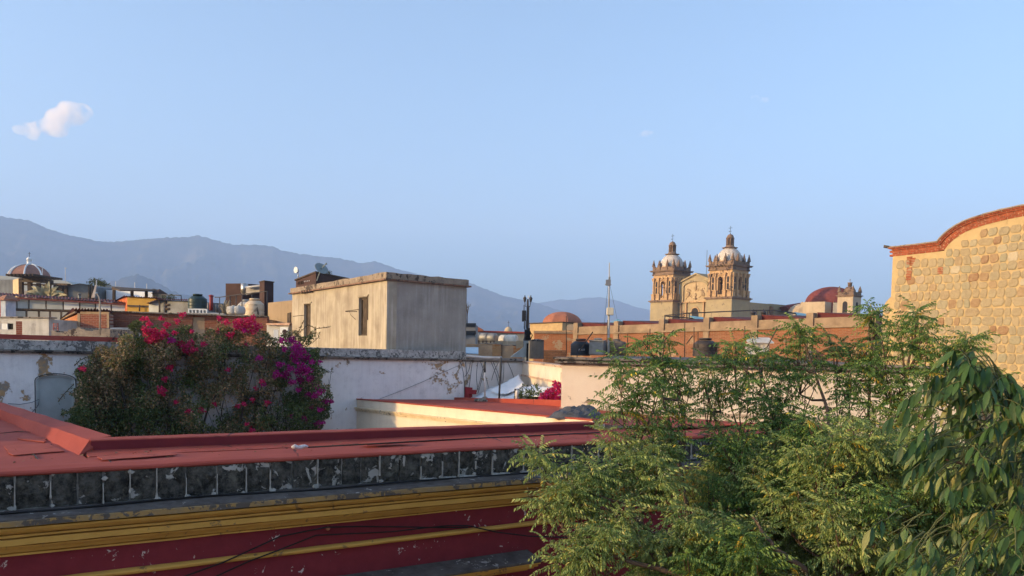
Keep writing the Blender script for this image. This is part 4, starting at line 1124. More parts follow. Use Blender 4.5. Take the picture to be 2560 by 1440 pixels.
# tanks on the cream roof
def tank_prof(R, H, ribs=5):
    pr = [(R * .98, 0)]
    for i in range(ribs):
        z0 = H * .62 * i / ribs; pr += [(R, z0 + .02), (R, z0 + H * .62 / ribs - .045), (R * .972, z0 + H * .62 / ribs - .02)]
    pr += [(R, H * .64), (R * .97, H * .68), (R * .60, H * .86), (R * .50, H * .875), (R * .50, H * .93), (R * .53, H * .935), (R * .53, H * .985), (R * .40, H), (0.01, H)]
    return pr
M_blk = m_plain('black_polyethylene', (0.018, 0.02, 0.026), 0.45, var=.35, scale=2, grime=.3, grime_c=(0.1, 0.09, 0.08))
def tank(name, u, vb, vt, d, wpx, m, lab, cat='tank', ribs=5, group=None):
    p = pt(u, vb, d); q = pt(u, vt, d); R = wpx * d / FPX / 2; H = q.z - p.z
    root = thing(name, p, lab, cat, group)
    pr = tank_prof(R, H, ribs); cut = len(pr) - 7
    MB().lathe(p, pr[:cut + 1], 24).build('body', m, root)
    MB().lathe(p, pr[cut + 1:], 18).build('lid', m, root)
    return root, p, R, H
tk, p, R, H = tank('water_tank', 1451, 889, 847, 38, 50, M_blk, 'black plastic water tank beside the grey metal tank on the cream building roof')
b = MB()
for k in range(5):  # illegible white lettering moulded on the tank, drawn as strokes
    a0 = -pi / 2 - .25 + k * .12
    b.tube([p + Vector((cos(a0) * R * 1.01, sin(a0) * R * 1.01, H * .30)), p + Vector((cos(a0 + .03) * R * 1.01, sin(a0 + .03) * R * 1.01, H * .42)), p + Vector((cos(a0 + .08) * R * 1.01, sin(a0 + .08) * R * 1.01, H * .31))], .012, 3)
b.build('lettering', m_plain('white_print', (0.6, 0.6, 0.62), .7), tk)
tank('water_tank', 1762, 891, 845, 36, 60, m_plain('sun_bleached_black', (0.05, 0.04, 0.036), .6, var=.5, scale=2.5, grime=.5, grime_c=(.18, .13, .10)), 'bleached black plastic water tank in front of the brick wall, half hidden by the tree', ribs=4)
M_galv = m_plain('galvanised_sheet', (0.27, 0.265, 0.25), 0.5, 0.35, var=.35, scale=2, grime=.5, grime_c=(.14, .10, .07))
gt = thing('metal_tank', pt(1494, 888, 37.5), 'square grey galvanised tank standing between the black tank and the antenna mast', 'tank')
p = ORIG[gt.name]; b = MB(); b.box(p, .72, .72, .68, Vector((.95, -.3, 0)).normalized()); b.build('body', M_galv, gt, bevel=.03)
b = MB(); b.box(p + ZU * .683, .76, .76, .05, Vector((.95, -.3, 0)).normalized()); b.lathe(p + ZU * .735, [(.2, 0), (.2, .08), (.01, .1)], 12); b.build('lid', M_galv, gt)
cy = thing('concrete_tank', pt(1540, 889, 38.0), 'old brown concrete drum tank right of the antenna mast', 'tank')
p = ORIG[cy.name]; MB().lathe(p, [(.5, 0), (.5, .62), (.44, .68), (.2, .74), (.2, .8), (.01, .82)], 18).build('body', m_plain('brown_concrete', (.26, .18, .12), .95, var=.3, grime=.5), cy)
# antenna mast
mp_ = pt(1521, 892, 32.0); mq = pt(1523.5, 657, 32.0)
ms = thing('antenna_mast', mp_, 'tall thin antenna mast with cream box and small panel antenna on the cream building roof', 'antenna')
b = MB(); mid = mp_ + (mq - mp_) * .5
b.tube([mp_, mp_ + (mq - mp_) * .45], .045, 6); b.tube([mp_ + (mq - mp_) * .45, mq], [.034, .02], 6); b.build('pole', m_plain('mast_paint', (.45, .42, .38), .6), ms)
p = pt(1525, 788, 31.9); b = MB(); b.box(p, .28, .18, .31); b.build('box', m_plain('cream_box', (.66, .58, .44), .6), ms, bevel=.02)
p = pt(1520.5, 714, 31.95); b = MB(); b.box(p, .20, .08, .24); b.tube([p + Vector((-.13, 0, .04)), p + Vector((.13, 0, .04))], .02, 4); b.box(p + Vector((.05, .0, .245)), .06, .06, .12); b.build('panel_antenna', m_plain('grey_antenna', (.22, .22, .23), .5), ms)
b = MB(); b.tube([mp_ + (mq - mp_) * .92, pt(1510, 820, 33.5)], .008, 3); b.tube([mp_ + (mq - mp_) * .8, pt(1560, 880, 33.5)], .006, 3); b.tube([pt(1516, 892, 31.7), pt(1519, 800, 31.9)], .015, 4); b.build('stay', M_wire, ms)
# rusty fence stakes and bracing on the cream roof
for k, (u, vt, vb, du) in enumerate(((1416, 790, 886, 0), (1624, 822, 880, 1), (1711, 805, 893, 1), (1735, 818, 870, 0), (1861, 815, 888, 1), (1569, 835, 876, 0), (1745, 830, 870, 0), (1619, 832, 870, 0))):
    b = MB(); b.tube([pt(u, vb, 33.5), pt(u + du, vt, 33.5)], .022, 4)
    tag(b.build('iron_stake', M_oldwood), ['thin rusty stake nearest the small black tank, left of the mast', 'rusty stake second right of the mast, before the brick wall', 'tallest rusty stake before the brick wall, left of the bleached tank', 'short rusty stake just left of the bleached tank', 'rusty stake standing right of the bleached tank', 'low rusty stake just right of the antenna mast', 'low rusty stake touching the bleached tank', 'low rusty stake beside the second stake right of the mast'][k], 'stake', 'rusty stakes on the cream roof')
for k, (u0, v0, u1, v1) in enumerate(((1640, 875, 1684, 826), (1716, 860, 1731, 840), (1918, 868, 1943, 820), (1447, 880, 1482, 830))):
    b = MB(); b.tube([pt(u0, v0, 33.3), pt(u1, v1, 33.6)], .032, 4)
    tag(b.build('leaning_bar', M_oldwood), ['slanting rusty bar between mast and bleached tank', 'short slanting rusty bar left of the bleached tank', 'slanting rusty bar right of the bleached tank', 'slanting pole leaning over the black tank'][k], 'bar', 'slanting bars on the cream roof')
b = MB(); p = pt(1893, 886, 35); b.box(p, 1.0, .6, .5, Vector((.9, -.35, 0)).normalized()); b.prism([p + Vector((-.55, -.35, .503)), p + Vector((.55, -.6, .503)), p + Vector((.55, .1, .75)), p + Vector((-.55, .3, .75))], ZU * .03)
tag(b.build('roof_hutch', m_plain('white_sheet', (.6, .55, .48), .8, grime=.3)), 'small white hutch with a sloping lid behind the tree on the cream roof', 'hutch')
# steel pergola with blue sheets beyond the brick wall
M_steel = m_plain('dark_steel', (.06, .055, .06), .6)
pg = thing('steel_pergola', pt(1745, 830, 60), 'long steel roof frame with faded blue sheets in front of the church towers', 'pergola')
b = MB()
b.tube([pt(1661, 789, 58), pt(1720, 783, 58), pt(1880, 776, 58), pt(1935, 776, 58), pt(1990, 784, 58)], .06, 4)
b.tube([pt(1661, 790, 58), pt(1720, 795, 60), pt(1770, 801, 60), pt(1878, 805, 60)], .05, 4)
for u, v0, v1 in ((1662, 789, 815), (1723, 784, 815), (1891, 777, 812), (1918, 777, 812), (1990, 785, 815)): b.tube([pt(u, v0, 58), pt(u, v1 + 20, 58)], .05, 4)
for u in (1668, 1690, 1918, 1945): b.tube([pt(u, 788, 58.2), pt(u + 22, 812, 58.2)], .02, 3); b.tube([pt(u + 22, 788, 58.2), pt(u, 812, 58.2)], .02, 3)
b.build('frame', M_steel, pg)
M_blue = m_plain('faded_blue_sheet', (.16, .34, .42), .6, var=.2)
for q in ([(1722, 789, 60), (1758, 793, 59), (1765, 801, 57), (1738, 796, 58.5)], [(1985, 780, 60), (2020, 785, 59), (2012, 792, 57.5), (1990, 790, 58)], [(1600, 801, 62), (1655, 804, 60), (1655, 808, 58), (1615, 808, 60)], [(1853, 804, 60), (1880, 803, 60), (1885, 808, 58.5), (1855, 807, 59)], [(1525, 806, 62), (1545, 797, 62), (1566, 807, 60), (1530, 812, 60)]):
    b = MB(); b.prism([pt(*x) for x in q], Vector((0, 0, -.04))); b.build('roof_sheet', M_blue, pg)
for k, (u, v, d) in enumerate(((1882, 795, 62), (1908, 795, 62))):
    lp = thing('street_lantern', pt(u, v + 30, d), ['black lantern lamp left of the pier, before the dim church nave', 'black lantern lamp right of the first one, before the dim church nave'][k], 'lamp', 'lanterns by the brick house')
    p = ORIG[lp.name]; q = pt(u, v, d)
    MB().tube([p, q], .05, 5).build('post', M_steel, lp)
    MB().lathe(q, [(.07, 0), (.17, .12), (.22, .4), (.25, .42), (.1, .58), (.03, .62), (.05, .68), (.01, .72)], 8).build('lantern', M_steel, lp)
b = MB(); a, c = pt(1535, 838, 64), pt(1610, 836, 62); b.run(a, c, 0, 3, 0, pt(1570, 803, 63).z)
tag(b.build('cream_shed', m_plain('cream_shed_wall', (.62, .5, .36), .9)), 'low cream shed at the foot of the left church tower', 'shed')
# ------------------------------------------------------------------ the twin towered church on the hill
M_cs = m_patchy('green_cantera_stone', (0.42, 0.325, 0.185), (0.33, 0.265, 0.165), (0.22, 0.17, 0.11), 0.16, 0.25, 0.92, 0.03, (0.12, 0.09, 0.065), 0.05)
M_cd = m_patchy('sooty_carved_stone', (0.28, 0.185, 0.12), (0.18, 0.12, 0.085), (0.07, 0.05, 0.042), 0.20, 0.4, 0.95, 0.05)
M_co = m_patchy('ochre_carved_stone', (0.54, 0.345, 0.175), (0.43, 0.275, 0.15), (0.15, 0.10, 0.07), 0.18, 0.35, 0.95, 0.04, (0.10, 0.07, 0.055), 0.07)
M_void = m_plain('shadowy_belfry_opening', (0.035, 0.03, 0.03), 0.95)
CAZ = radians(231)
cn = Vector((sin(CAZ), cos(CAZ), 0)); ce = Vector((-cn.y, cn.x, 0))
ce = ce if ce.x > 0 else -ce                  # ce: along the front, to the right; cn: out of the front
t = NT('chevron_dome_tiles')
tcn = t.N('ShaderNodeTexCoord'); sx = t.sep(tcn.outputs['Object'])
ang = t.math('MULTIPLY', t.math('ARCTAN2', sx[1], sx[0]), 40 / (2 * pi))
zz = t.math('MULTIPLY', sx[2], 3.2)
tri = t.math('PINGPONG', ang, 0.5)
w_ = t.math('FRACT', t.math('ADD', t.math('MULTIPLY', tri, 1.6), zz))
c_ = t.mix(t.ramp(w_, [(0.62, 0), (0.70, 1)]), (0.74, 0.67, 0.58), (0.18, 0.10, 0.08))
c_ = t.mix(t.ramp(t.noise(.8, 6), [(.55, 0), (.8, .4)]), c_, (.35, .26, .2))
M_tile = t.out(c_, 0.6, 0, 0.3)
CH0 = 170.0
corner = pt(1580 + 1284 / 5.144, 743, CH0)            # near corner of the right tower at the cornice
K = CH0 / FPX / 5.144
zcor = corner.z
church = thing('church', Vector((corner.x, corner.y, 0)) - ce * 10 - cn * 8, 'big golden stone church with twin domed towers and carved gable on the skyline', 'church')
def tower(cx, z0):
    "cx: near front-right corner (plan); z0: height of the base cornice"
    TW = 6.85
    c = Vector((cx.x, cx.y, 0)) - ce * TW / 2 - cn * TW / 2
    def P(a, o, z): # a along front, o outward
        p = c + ce * a + cn * o; return Vector((p.x, p.y, z))
    def bx(b, a0, a1, o0, o1, z_0, z_1):
        return b.hexa([P(a0, o0, z_0), P(a1, o0, z_0), P(a1, o1, z_0), P(a0, o1, z_0), P(a0, o0, z_1), P(a1, o0, z_1), P(a1, o1, z_1), P(a0, o1, z_1)])
    def ringb(b, h, z_0, z_1): return bx(b, -h, h, -h, h, z_0, z_1)
    H = TW / 2
    b = MB(); ringb(b, H, 0, z0 - .45); root = b.build('tower', M_cs, church)
    ORIG[root.name] = ORIG[church.name]
    b = MB(); ringb(b, H + .15, z0 - .447, z0 - .25); ringb(b, H + .42, z0 - .247, z0 - .02); ringb(b, H + .12, z0 - .017, z0 + .12); b.build('base_cornice', M_cd, root)
    hb = 3.05; zb0 = z0 + .12; zb1 = z0 + 6.05
    # four belfry walls with arch openings
    b = MB(); bp = MB()
    for q in range(4):
        A = [ce, -cn, -ce, cn][q]; O = [cn, ce, -cn, -ce][q]
        def Q(a, o, z):
            p = c + A * a + O * o; return Vector((p.x, p.y, z))
        def qb(m, a0, a1, o0, o1, z_0, z_1):
            return m.hexa([Q(a0, o0, z_0), Q(a1, o0, z_0), Q(a1, o1, z_0), Q(a0, o1, z_0), Q(a0, o0, z_1), Q(a1, o0, z_1), Q(a1, o1, z_1), Q(a0, o1, z_1)])
        aw = .62; zs_ = zb0 + 3.9
        qb(b, -hb, -aw, hb - .55, hb, zb0, zb1); qb(b, aw, hb - .55, hb - .55, hb, zb0, zb1)
        qb(b, -aw, aw, hb - .55, hb, zb0, zb0 + .55)
        pa = [(aw * cos(pi * i / 8), zs_ + aw * sin(pi * i / 8)) for i in range(9)]
        for (x0, y0), (x1, y1) in zip(pa, pa[1:]):
            b.hexa([Q(x1, hb - .55, y1), Q(x0, hb - .55, y0), Q(x0, hb, y0), Q(x1, hb, y1), Q(x1, hb - .55, zb1), Q(x0, hb - .55, zb1), Q(x0, hb, zb1), Q(x1, hb, zb1)])
        # pedestals, columns, capitals, small niches
        for a in (-2.75, -1.25, 1.25, 2.75):
            qb(bp, a - .42, a + .42, hb, hb + .42, zb0, zb0 + 1.25); qb(bp, a - .5, a + .5, hb, hb + .52, zb0 + 1.253, zb0 + 1.45)
            bp.lathe(Q(a, hb + .17, zb0 + 1.45), [(.25, 0), (.25, .12), (.2, .16), (.19, 1.6), (.17, 2.9), (.26, 3.05), (.28, 3.2)], 10)
            qb(bp, a - .3, a + .3, hb, hb + .42, zb0 + 4.65, zb0 + 5.1); qb(bp, a - .38, a + .38, hb, hb + .52, zb0 + 5.1, zb0 + 5.3)
        for a in (-2.0, 2.0):
            for z_, hh in ((zb0 + 1.6, 1.1), (zb0 + 3.2, 1.0)):
                pl = [(a - .27, z_), (a + .27, z_)] + [(a + .27 * cos(pi * i / 6), z_ + hh + .27 * sin(pi * i / 6)) for i in range(7)]
                bn = MB(); bn.prism([Q(x, hb + .004, y) for x, y in pl], O * .012); bn.build('niche', M_void, root)
                qb(bp, a - .33, a + .33, hb, hb + .22, z_ - .2, z_ - .05)
        qb(bp, -.75, .75, hb, hb + .16, zb0 + 4.75, zb0 + 4.95); bp.lathe(Q(0, hb + .1, zb0 + 4.95), [(.22, 0), (.3, .2), (.12, .45), (.02, .5)], 8)
        # arch moulding
        for (x0, y0), (x1, y1) in zip(pa, pa[1:]):
            m0, m1 = 1.25, 1.25
            cx0, cy0, cx1, cy1 = x0 * m0, zs_ + (y0 - zs_) * m0, x1 * m1, zs_ + (y1 - zs_) * m1
            bp.hexa([Q(x1, hb, y1), Q(x0, hb, y0), Q(x0, hb + .12, y0), Q(x1, hb + .12, y1), Q(cx1, hb, cy1), Q(cx0, hb, cy0), Q(cx0, hb + .12, cy0), Q(cx1, hb + .12, cy1)])
    b.build('belfry', M_co, root); bp.build('columns', M_co, root)
    b = MB(); b.lathe(P(0, .6, zb0 + 2.0), [(.62, 0), (.60, .08), (.46, .35), (.38, .8), (.30, 1.0), (.05, 1.1)], 16); b.tube([P(-2.4, .6, zb0 + 3.2), P(2.4, .6, zb0 + 3.2)], .1, 5)
    b.build('bell', m_plain('bell_bronze', (.16, .13, .09), .5, .6), root)
    ringb(MB(), 2.3, zb0 + .02, zb0 + .3).build('belfry_floor', M_void, root)
    ze = zb1
    b = MB(); ringb(b, hb + .25, ze + .003, ze + .30); ringb(b, hb + .15, ze + .303, ze + .85); ringb(b, hb + .55, ze + .853, ze + 1.05); ringb(b, hb + .7, ze + 1.053, ze + 1.2)
    b.build('entablature', M_cd, root)
    zp = ze + 1.2
    b = MB()
    for q in range(4):
        A = [ce, -cn, -ce, cn][q]; O = [cn, ce, -cn, -ce][q]
        def Q(a, o, z):
            p = c + A * a + O * o; return Vector((p.x, p.y, z))
        def qb(m, a0, a1, o0, o1, z_0, z_1):
            return m.hexa([Q(a0, o0, z_0), Q(a1, o0, z_0), Q(a1, o1, z_0), Q(a0, o1, z_0), Q(a0, o0, z_1), Q(a1, o0, z_1), Q(a1, o1, z_1), Q(a0, o1, z_1)])
        qb(b, -3.2, 3.2, 2.9, 3.2, zp, zp + .75)
        for a in (-2.8, -1.15, 1.15):
            qb(b, a - .3, a + .3, 2.8, 3.35, zp, zp + .95)
    b.build('balustrade', M_cd, root)
    for q in range(4):
        A = [ce, -cn, -ce, cn][q]; O = [cn, ce, -cn, -ce][q]
        for a in (-3.05, -1.15, 1.15):
            o_ = 3.05
            p = c + A * a + O * o_
            MB().lathe(Vector((p.x, p.y, zp + .952)), [(.45, 0), (.45, .12), (.34, .2), (.40, .32), (.24, .9), (.13, 1.25), (.15, 1.32), (.02, 1.62)], 8).build('pinnacle', M_cd, root)
    # drum, tiled dome, lantern, cupola, cross
    MB().lathe(P(0, 0, ze + 1.21), [(2.95, 0), (2.95, .9), (2.9, .95)], 24).build('drum', M_co, root)
    zd = ze + 2.1; Rd = 2.86
    d = MB().lathe(P(0, 0, zd), [(Rd, 0)] + [(Rd * cos(a), 3.25 * sin(a)) for a in np.linspace(.05, 1.18, 12)], 40)
    dm = d.build('dome', M_tile, root)
    # its own origin on the axis so that the tile pattern turns about it
    off = P(0, 0, zd) - ORIG[church.name]
    for v_ in dm.data.vertices: v_.co -= off
    dm.location = off
    zl = zd + 3.02
    MB().lathe(P(0, 0, zl - .02), [(1.55, 0), (1.75, .08), (1.78, .16), (1.1, .22), (.98, .5), (.82, .75)], 16).build('dome_collar', M_cd, root)
    b = MB(); b.lathe(P(0, 0, zl + .7), [(.68, 0), (.68, 1.45), (.95, 1.5), (1.0, 1.62), (.8, 1.68)], 8)
    for k in range(8):
        a = 2 * pi * k / 8; b.lathe(P(.78 * cos(a), .78 * sin(a), zl + .7), [(.14, 0), (.11, .2), (.11, 1.2), (.17, 1.45)], 6)
    b.build('lantern', M_cd, root)
    MB().lathe(P(0, 0, zl + 2.35), [(.85, 0)] + [(.8 * cos(a), .85 * sin(a)) for a in np.linspace(0.05, 1.5, 7)], 14).build('cupola', M_cd, root)
    zx = zl + 3.2
    b = MB(); b.tube([P(0, 0, zx), P(0, 0, zx + 1.7)], .045, 4); b.tube([P(-.36, 0, zx + 1.35), P(.36, 0, zx + 1.35)], .045, 4); b.tube([P(-.32, 0, zx + .6), P(.32, 0, zx + .6)], .035, 4); b.ball(P(-.3, 0, zx + .6), .11, 6, 4); b.ball(P(0, 0, zx + .05), .12, 6, 4)
    for a, z_ in ((-.36, 1.35), (.36, 1.35), (0, 1.7)): b.ball(P(a, 0, zx + z_), .08, 6, 4)
    b.build('cross', m_plain('wrought_iron', (.05, .045, .05), .7), root)
    return c
pR = Vector((corner.x, corner.y, 0))
lv = 540 + 1088 / 5.144
SPAN = 16.45
pL = pR - ce * SPAN
zL = on_wall(1580 + 470 / 5.144, lv, pL + Vector((0, 0, 8)), ce).z
tower(pR, zcor + .1); tower(pL, zL + .1)
# gable front between the towers
def G(a, o, z):
    p = pL + ce * a + cn * o; return Vector((p.x, p.y, z))
def gz(v): return zL + (1088 - v) * K * 1.02
ga0, ga1 = 0.0, SPAN - 6.85
mid = (ga0 + ga1) / 2
pts_ = [(ga0, 0), (ga1, 0), (ga1, gz(815)), (ga1 - .25, gz(790)), (mid + .35, gz(738)), (mid - .35, gz(738)), (ga0 + .25, gz(845)), (ga0, gz(860))]
pts_ = [(ga0, 0), (ga1, 0), (ga1, gz(850)), (mid, gz(745)), (ga0, gz(850))]
b = MB(); b.prism([G(a, -2.4, z) for a, z in pts_], -cn * 4); b.build('gable', M_cs, church)
b = MB()
for (a0, z0_), (a1, z1_) in (((ga0 - .05, gz(850)), (mid, gz(745))), ((mid, gz(745)), (ga1 + .05, gz(850)))):
    b.prism([G(a0, -2.0, z0_), G(a1, -2.0, z1_), G(a1, -2.0, z1_ + .35), G(a0, -2.0, z0_ + .35)], -cn * 4.5)
b.build('gable_coping', M_cs, church)
b = MB()  # recessed relief field framed by an arch band
aw = 3.35; zs2 = gz(905)
pa = [(mid + aw * cos(pi * i / 14), zs2 + 1.15 * sin(pi * i / 14)) for i in range(15)]
for (x0, y0), (x1, y1) in zip(pa, pa[1:]):
    k_ = 1.1
    b.hexa([G(x1, -2.4, y1), G(x0, -2.4, y0), G(x0, -2.0, y0), G(x1, -2.0, y1), G(mid + (x1 - mid) * k_, -2.4, y1 + .4), G(mid + (x0 - mid) * k_, -2.4, y0 + .4), G(mid + (x0 - mid) * k_, -2.0, y0 + .4), G(mid + (x1 - mid) * k_, -2.0, y1 + .4)])
for a in (mid - aw - .33, mid + aw): b.hexa([G(a, -2.4, gz(1100)), G(a + .33, -2.4, gz(1100)), G(a + .33, -2.0, gz(1100)), G(a, -2.0, gz(1100)), G(a, -2.4, zs2), G(a + .33, -2.4, zs2), G(a + .33, -2.0, zs2), G(a, -2.0, zs2)])
b.build('arch_band', M_cs, church)
b = MB(); fp = [(mid - aw, gz(1100)), (mid + aw, gz(1100))] + pa
b.prism([G(a, -2.395, z) for a, z in fp], cn * .03); b.build('relief_field', m_patchy('pale_relief_stone', (.52, .38, .22), (.44, .32, .18), (.3, .2, .12), .12, .5), church)
# carved relief: two kneeling figures, a church model, scrolls
rr = random.Random(4); b = MB()
def blob(a, z, ra, rz, o=-2.36): b.ball(G(a, o, z), ra, 7, 5, rz / ra)
for sgn in (-1, 1):
    x = mid + sgn * 2.0
    blob(x, gz(995), .42, .7); blob(x - sgn * .15, gz(945), .2, .26); blob(x + sgn * .35, gz(1015), .3, .5); blob(x - sgn * .45, gz(960), .25, .18)
    for k in range(9): blob(mid + sgn * (1.1 + .22 * k), gz(1052 - 24 * sin(k * .5)), .14, .12)
    for k in range(7): blob(x + rr.uniform(-.6, .6), gz(rr.uniform(925, 1020)), .13, .13)
for z_, w in ((880, .28), (905, .5), (925, .7), (945, .55)): blob(mid, gz(z_), w * .6, .25)
for k in range(10): blob(mid + rr.uniform(-.8, .8), gz(rr.uniform(900, 975)), .15, .15)
blob(mid, gz(855), .14, .25); blob(mid, gz(1020), .35, .5); blob(mid, gz(1065), .5, .3)
b.build('relief_carving', m_patchy('carved_relief_stone', (.46, .33, .19), (.36, .25, .14), (.2, .14, .09), .16, .7), church)
b = MB()
b.hexa([G(a, o, z) for z in (gz(1118), gz(1102)) for a, o in ((ga0, -2.4), (ga1, -2.4), (ga1, -1.85), (ga0, -1.85))])
for a in (ga0 + .5, ga0 + 2.1, ga1 - 2.5, ga1 - .9): b.hexa([G(x, o, z) for z in (0, gz(1119)) for x, o in ((a, -2.4), (a + .38, -2.4), (a + .38, -2.02), (a, -2.02))])
b.build('facade_columns', M_co, church)
b = MB(); wv = [(mid - .95 + .05, gz(1400)), (mid + 1.0, gz(1400))] + [(mid + .97 * cos(pi * i / 10) + .02, gz(1245) + .95 * sin(pi * i / 10)) for i in range(11)]
b.prism([G(a, -2.398, z) for a, z in wv], cn * .02); b.build('choir_window', M_void, church)
b = MB()
for a in (ga0 + 1.35, ga1 - 1.45):
    nv = [(a - .32, gz(1330)), (a + .32, gz(1330))] + [(a + .32 * cos(pi * i / 8), gz(1240) + .36 * sin(pi * i / 8)) for i in range(9)]
    b.prism([G(x, -2.398, z) for x, z in nv], cn * .02)
b.build('niche', M_cd, church)
b = MB(); ag = [(mid + .02 + 1.25 * cos(pi * i / 10), gz(1245) + 1.25 * sin(pi * i / 10)) for i in range(11)]
for (x0, y0), (x1, y1) in zip(ag, ag[1:]):
    f_ = .8; b.hexa([G(mid + (x1 - mid) * f_, -2.4, gz(1245) + (y1 - gz(1245)) * f_), G(mid + (x0 - mid) * f_, -2.4, gz(1245) + (y0 - gz(1245)) * f_), G(mid + (x0 - mid) * f_, -2.2, gz(1245) + (y0 - gz(1245)) * f_), G(mid + (x1 - mid) * f_, -2.2, gz(1245) + (y1 - gz(1245)) * f_), G(x1, -2.4, y1), G(x0, -2.4, y0), G(x0, -2.2, y0), G(x1, -2.2, y1)])
b.build('window_surround', M_co, church)
b = MB(); b.tube([G(mid + 1.2, -4.5, gz(760)), G(mid + 1.2, -4.5, gz(420))], .06, 4); b.build('lightning_rod', m_plain('iron_rod', (.12, .11, .11), .6), church)
# nave behind the right tower, in shade
nd = -cn
n0 = pR - ce * .6 - cn * 6.8
b = MB()
for k, (l0, l1, v0) in enumerate(((0, 9, 758), (9, 17, 761), (17, 30, 768), (30, 44, 774))):
    a, c = n0 + nd * l0, n0 + nd * l1
    zz_ = on_wall(1900, v0, a, nd).z if k == 0 else 8 + (pt(1950, 776, (a.y + c.y) / 2).z - 8) * (1 + .07 * (3 - k))
    b.run(c, a, -12, 0, 0, zz_)
b.build('nave', M_cs, church)
b = MB()
for k in range(4):
    a = n0 + nd * (8.7 + 9 * k); b.run(a + nd * .9, a, -.5, .6, 0, 8 + (pt(1950, 772, a.y).z - 8) * 1.05)
b.build('buttress', M_cd, church)

# ------------------------------------------------------------------ red dome and its little belfry
dc = pt(2078, 760, 205); Rr = 62 * 205 / FPX
rd = thing('domed_chapel', Vector((dc.x, dc.y, 0)), 'dark red brick dome behind cream chapel walls left of the small belfry', 'building')
zt2 = pt(2078, 717, 205).z
t = NT('red_brick_dome'); vv = t.pos((1, 1, 1))
sz = t.sep(vv)[2]; bd = t.ramp(t.math('FRACT', t.math('MULTIPLY', sz, 2.2)), [(.0, .0), (.12, 1)])
c_ = t.mix(t.ramp(t.noise(1.4, 8, .7), [(.35, 0), (.7, 1)]), (.15, .03, .024), (.24, .065, .045)); c_ = t.mix(t.math('MULTIPLY', t.math('SUBTRACT', 1.0, bd), .5), c_, (.3, .14, .1))
c_ = t.mix(t.ramp(t.noise(4, 6, .7), [(.6, 0), (.75, .6)]), c_, (.32, .18, .12)); M_rdome = t.out(c_, .9, 0, .15)
hh = zt2 - dc.z
MB().lathe(dc - ZU * 3, [(Rr, 0), (Rr, 3)] + [(Rr * cos(a), 3 + hh * sin(a)) for a in np.linspace(.08, 1.55, 12)], 28).build('dome', M_rdome, rd)
M_cr3 = m_plaster('chapel_cream_render', (.55, .43, .29), (.45, .34, .23), .5, (.14, .12, .10), .25, 0, sc=.25)
b = MB(); b.run(pt(2000, 800, 172), pt(2061, 800, 168), 0, 6, 0, pt(2040, 755, 170).z)
q = [pt(1994, 775, 172), pt(2001, 765, 172), pt(2012, 758, 171.5), pt(2026, 755.5, 171)]; q = [Vector((x.x, x.y, x.z)) for x in q] + [Vector((q[-1].x, q[-1].y, 0)), Vector((q[0].x, q[0].y, 0))]
b.prism(q, Vector((0, 6, 0))); b.build('wall', M_cr3, rd)
b = MB(); b.run(pt(2061, 800, 171), pt(2082, 800, 170), 0, 5, 0, pt(2070, 753, 170).z); b.build('buttress', M_rdome, rd)
b = MB(); b.run(pt(2081, 800, 166), pt(2100, 800, 165), 0, 5, 0, pt(2090, 756, 165).z); b.build('annex', m_plain('grey_annex', (.3, .27, .23), .9), rd)
b = MB(); b.lathe(pt(2016, 760, 174) - ZU * 1, [(.8, 0), (.8, 1.0), (.01, 1.9)], 10); b.lathe(pt(2006, 763, 174) - ZU * 1, [(.8, 0), (.8, 1.0), (.01, 1.8)], 10)
b.prism([pt(1966, 766, 178), pt(2000, 757, 178), pt(2008, 775, 178), pt(1975, 775, 178)], Vector((0, 8, 0)))
b.build('low_vault', M_rdome, rd)
bf = pt(2133, 740, 150); K2 = 150 / FPX / 5.5375
bl = thing('small_belfry', Vector((bf.x, bf.y + 1.6, 0)), 'small square cream belfry with pointed corner pinnacles and a tiny dome', 'belfry')
BW = 3.15
bc = Vector((bf.x, bf.y, 0)) - ce * BW / 2 - cn * BW / 2
zt3 = pt(2133, 741.5, 150).z
def BP(a, o, z):
    p = bc + ce * a + cn * o; return Vector((p.x, p.y, z))
def bbx(b, a0, a1, o0, o1, z0, z1): return b.hexa([BP(a0, o0, z0), BP(a1, o0, z0), BP(a1, o1, z0), BP(a0, o1, z0), BP(a0, o0, z1), BP(a1, o0, z1), BP(a1, o1, z1), BP(a0, o1, z1)])
b = MB(); h = BW / 2; bbx(b, -h, h, -h, h, 0, zt3); b.build('wall', M_cr3, bl)
b = MB(); bbx(b, -h - .1, h + .1, -h - .1, h + .1, zt3 + .003, zt3 + .2); bbx(b, -h - .28, h + .28, -h - .28, h + .28, zt3 + .203, zt3 + .38); bbx(b, -h, h, -h, h, zt3 + .383, zt3 + .95); b.build('cornice', M_cd, bl)
b = MB()
for O, A in ((cn, ce), (ce, -cn)):
    w = .50 if O == cn else .38; zo = zt3 - 3.1
    pl = [(-w, zo), (w, zo)] + [(w * cos(pi * i / 8), zt3 - 1.35 + w * sin(pi * i / 8)) for i in range(9)]
    b = MB(); b.prism([Vector(((bc + A * x + O * (h + .004)).x, (bc + A * x + O * (h + .004)).y, z)) for x, z in pl], O * .012); b.build('opening', M_void, bl)
for a, o in ((-h + .2, h - .2), (h - .2, h - .2), (h - .2, -h + .2), (-h + .2, -h + .2)):
    MB().lathe(BP(a, o, zt3 + .952), [(.42, 0), (.42, .2), (.3, .28), (.36, .4), (.04, 1.25)], 8).build('pinnacle', M_cd, bl)
MB().lathe(BP(0, 0, zt3 + .952), [(1.15, 0), (1.1, .4), (.85, .85), (.5, 1.1)], 14).build('cupola', M_cd, bl)
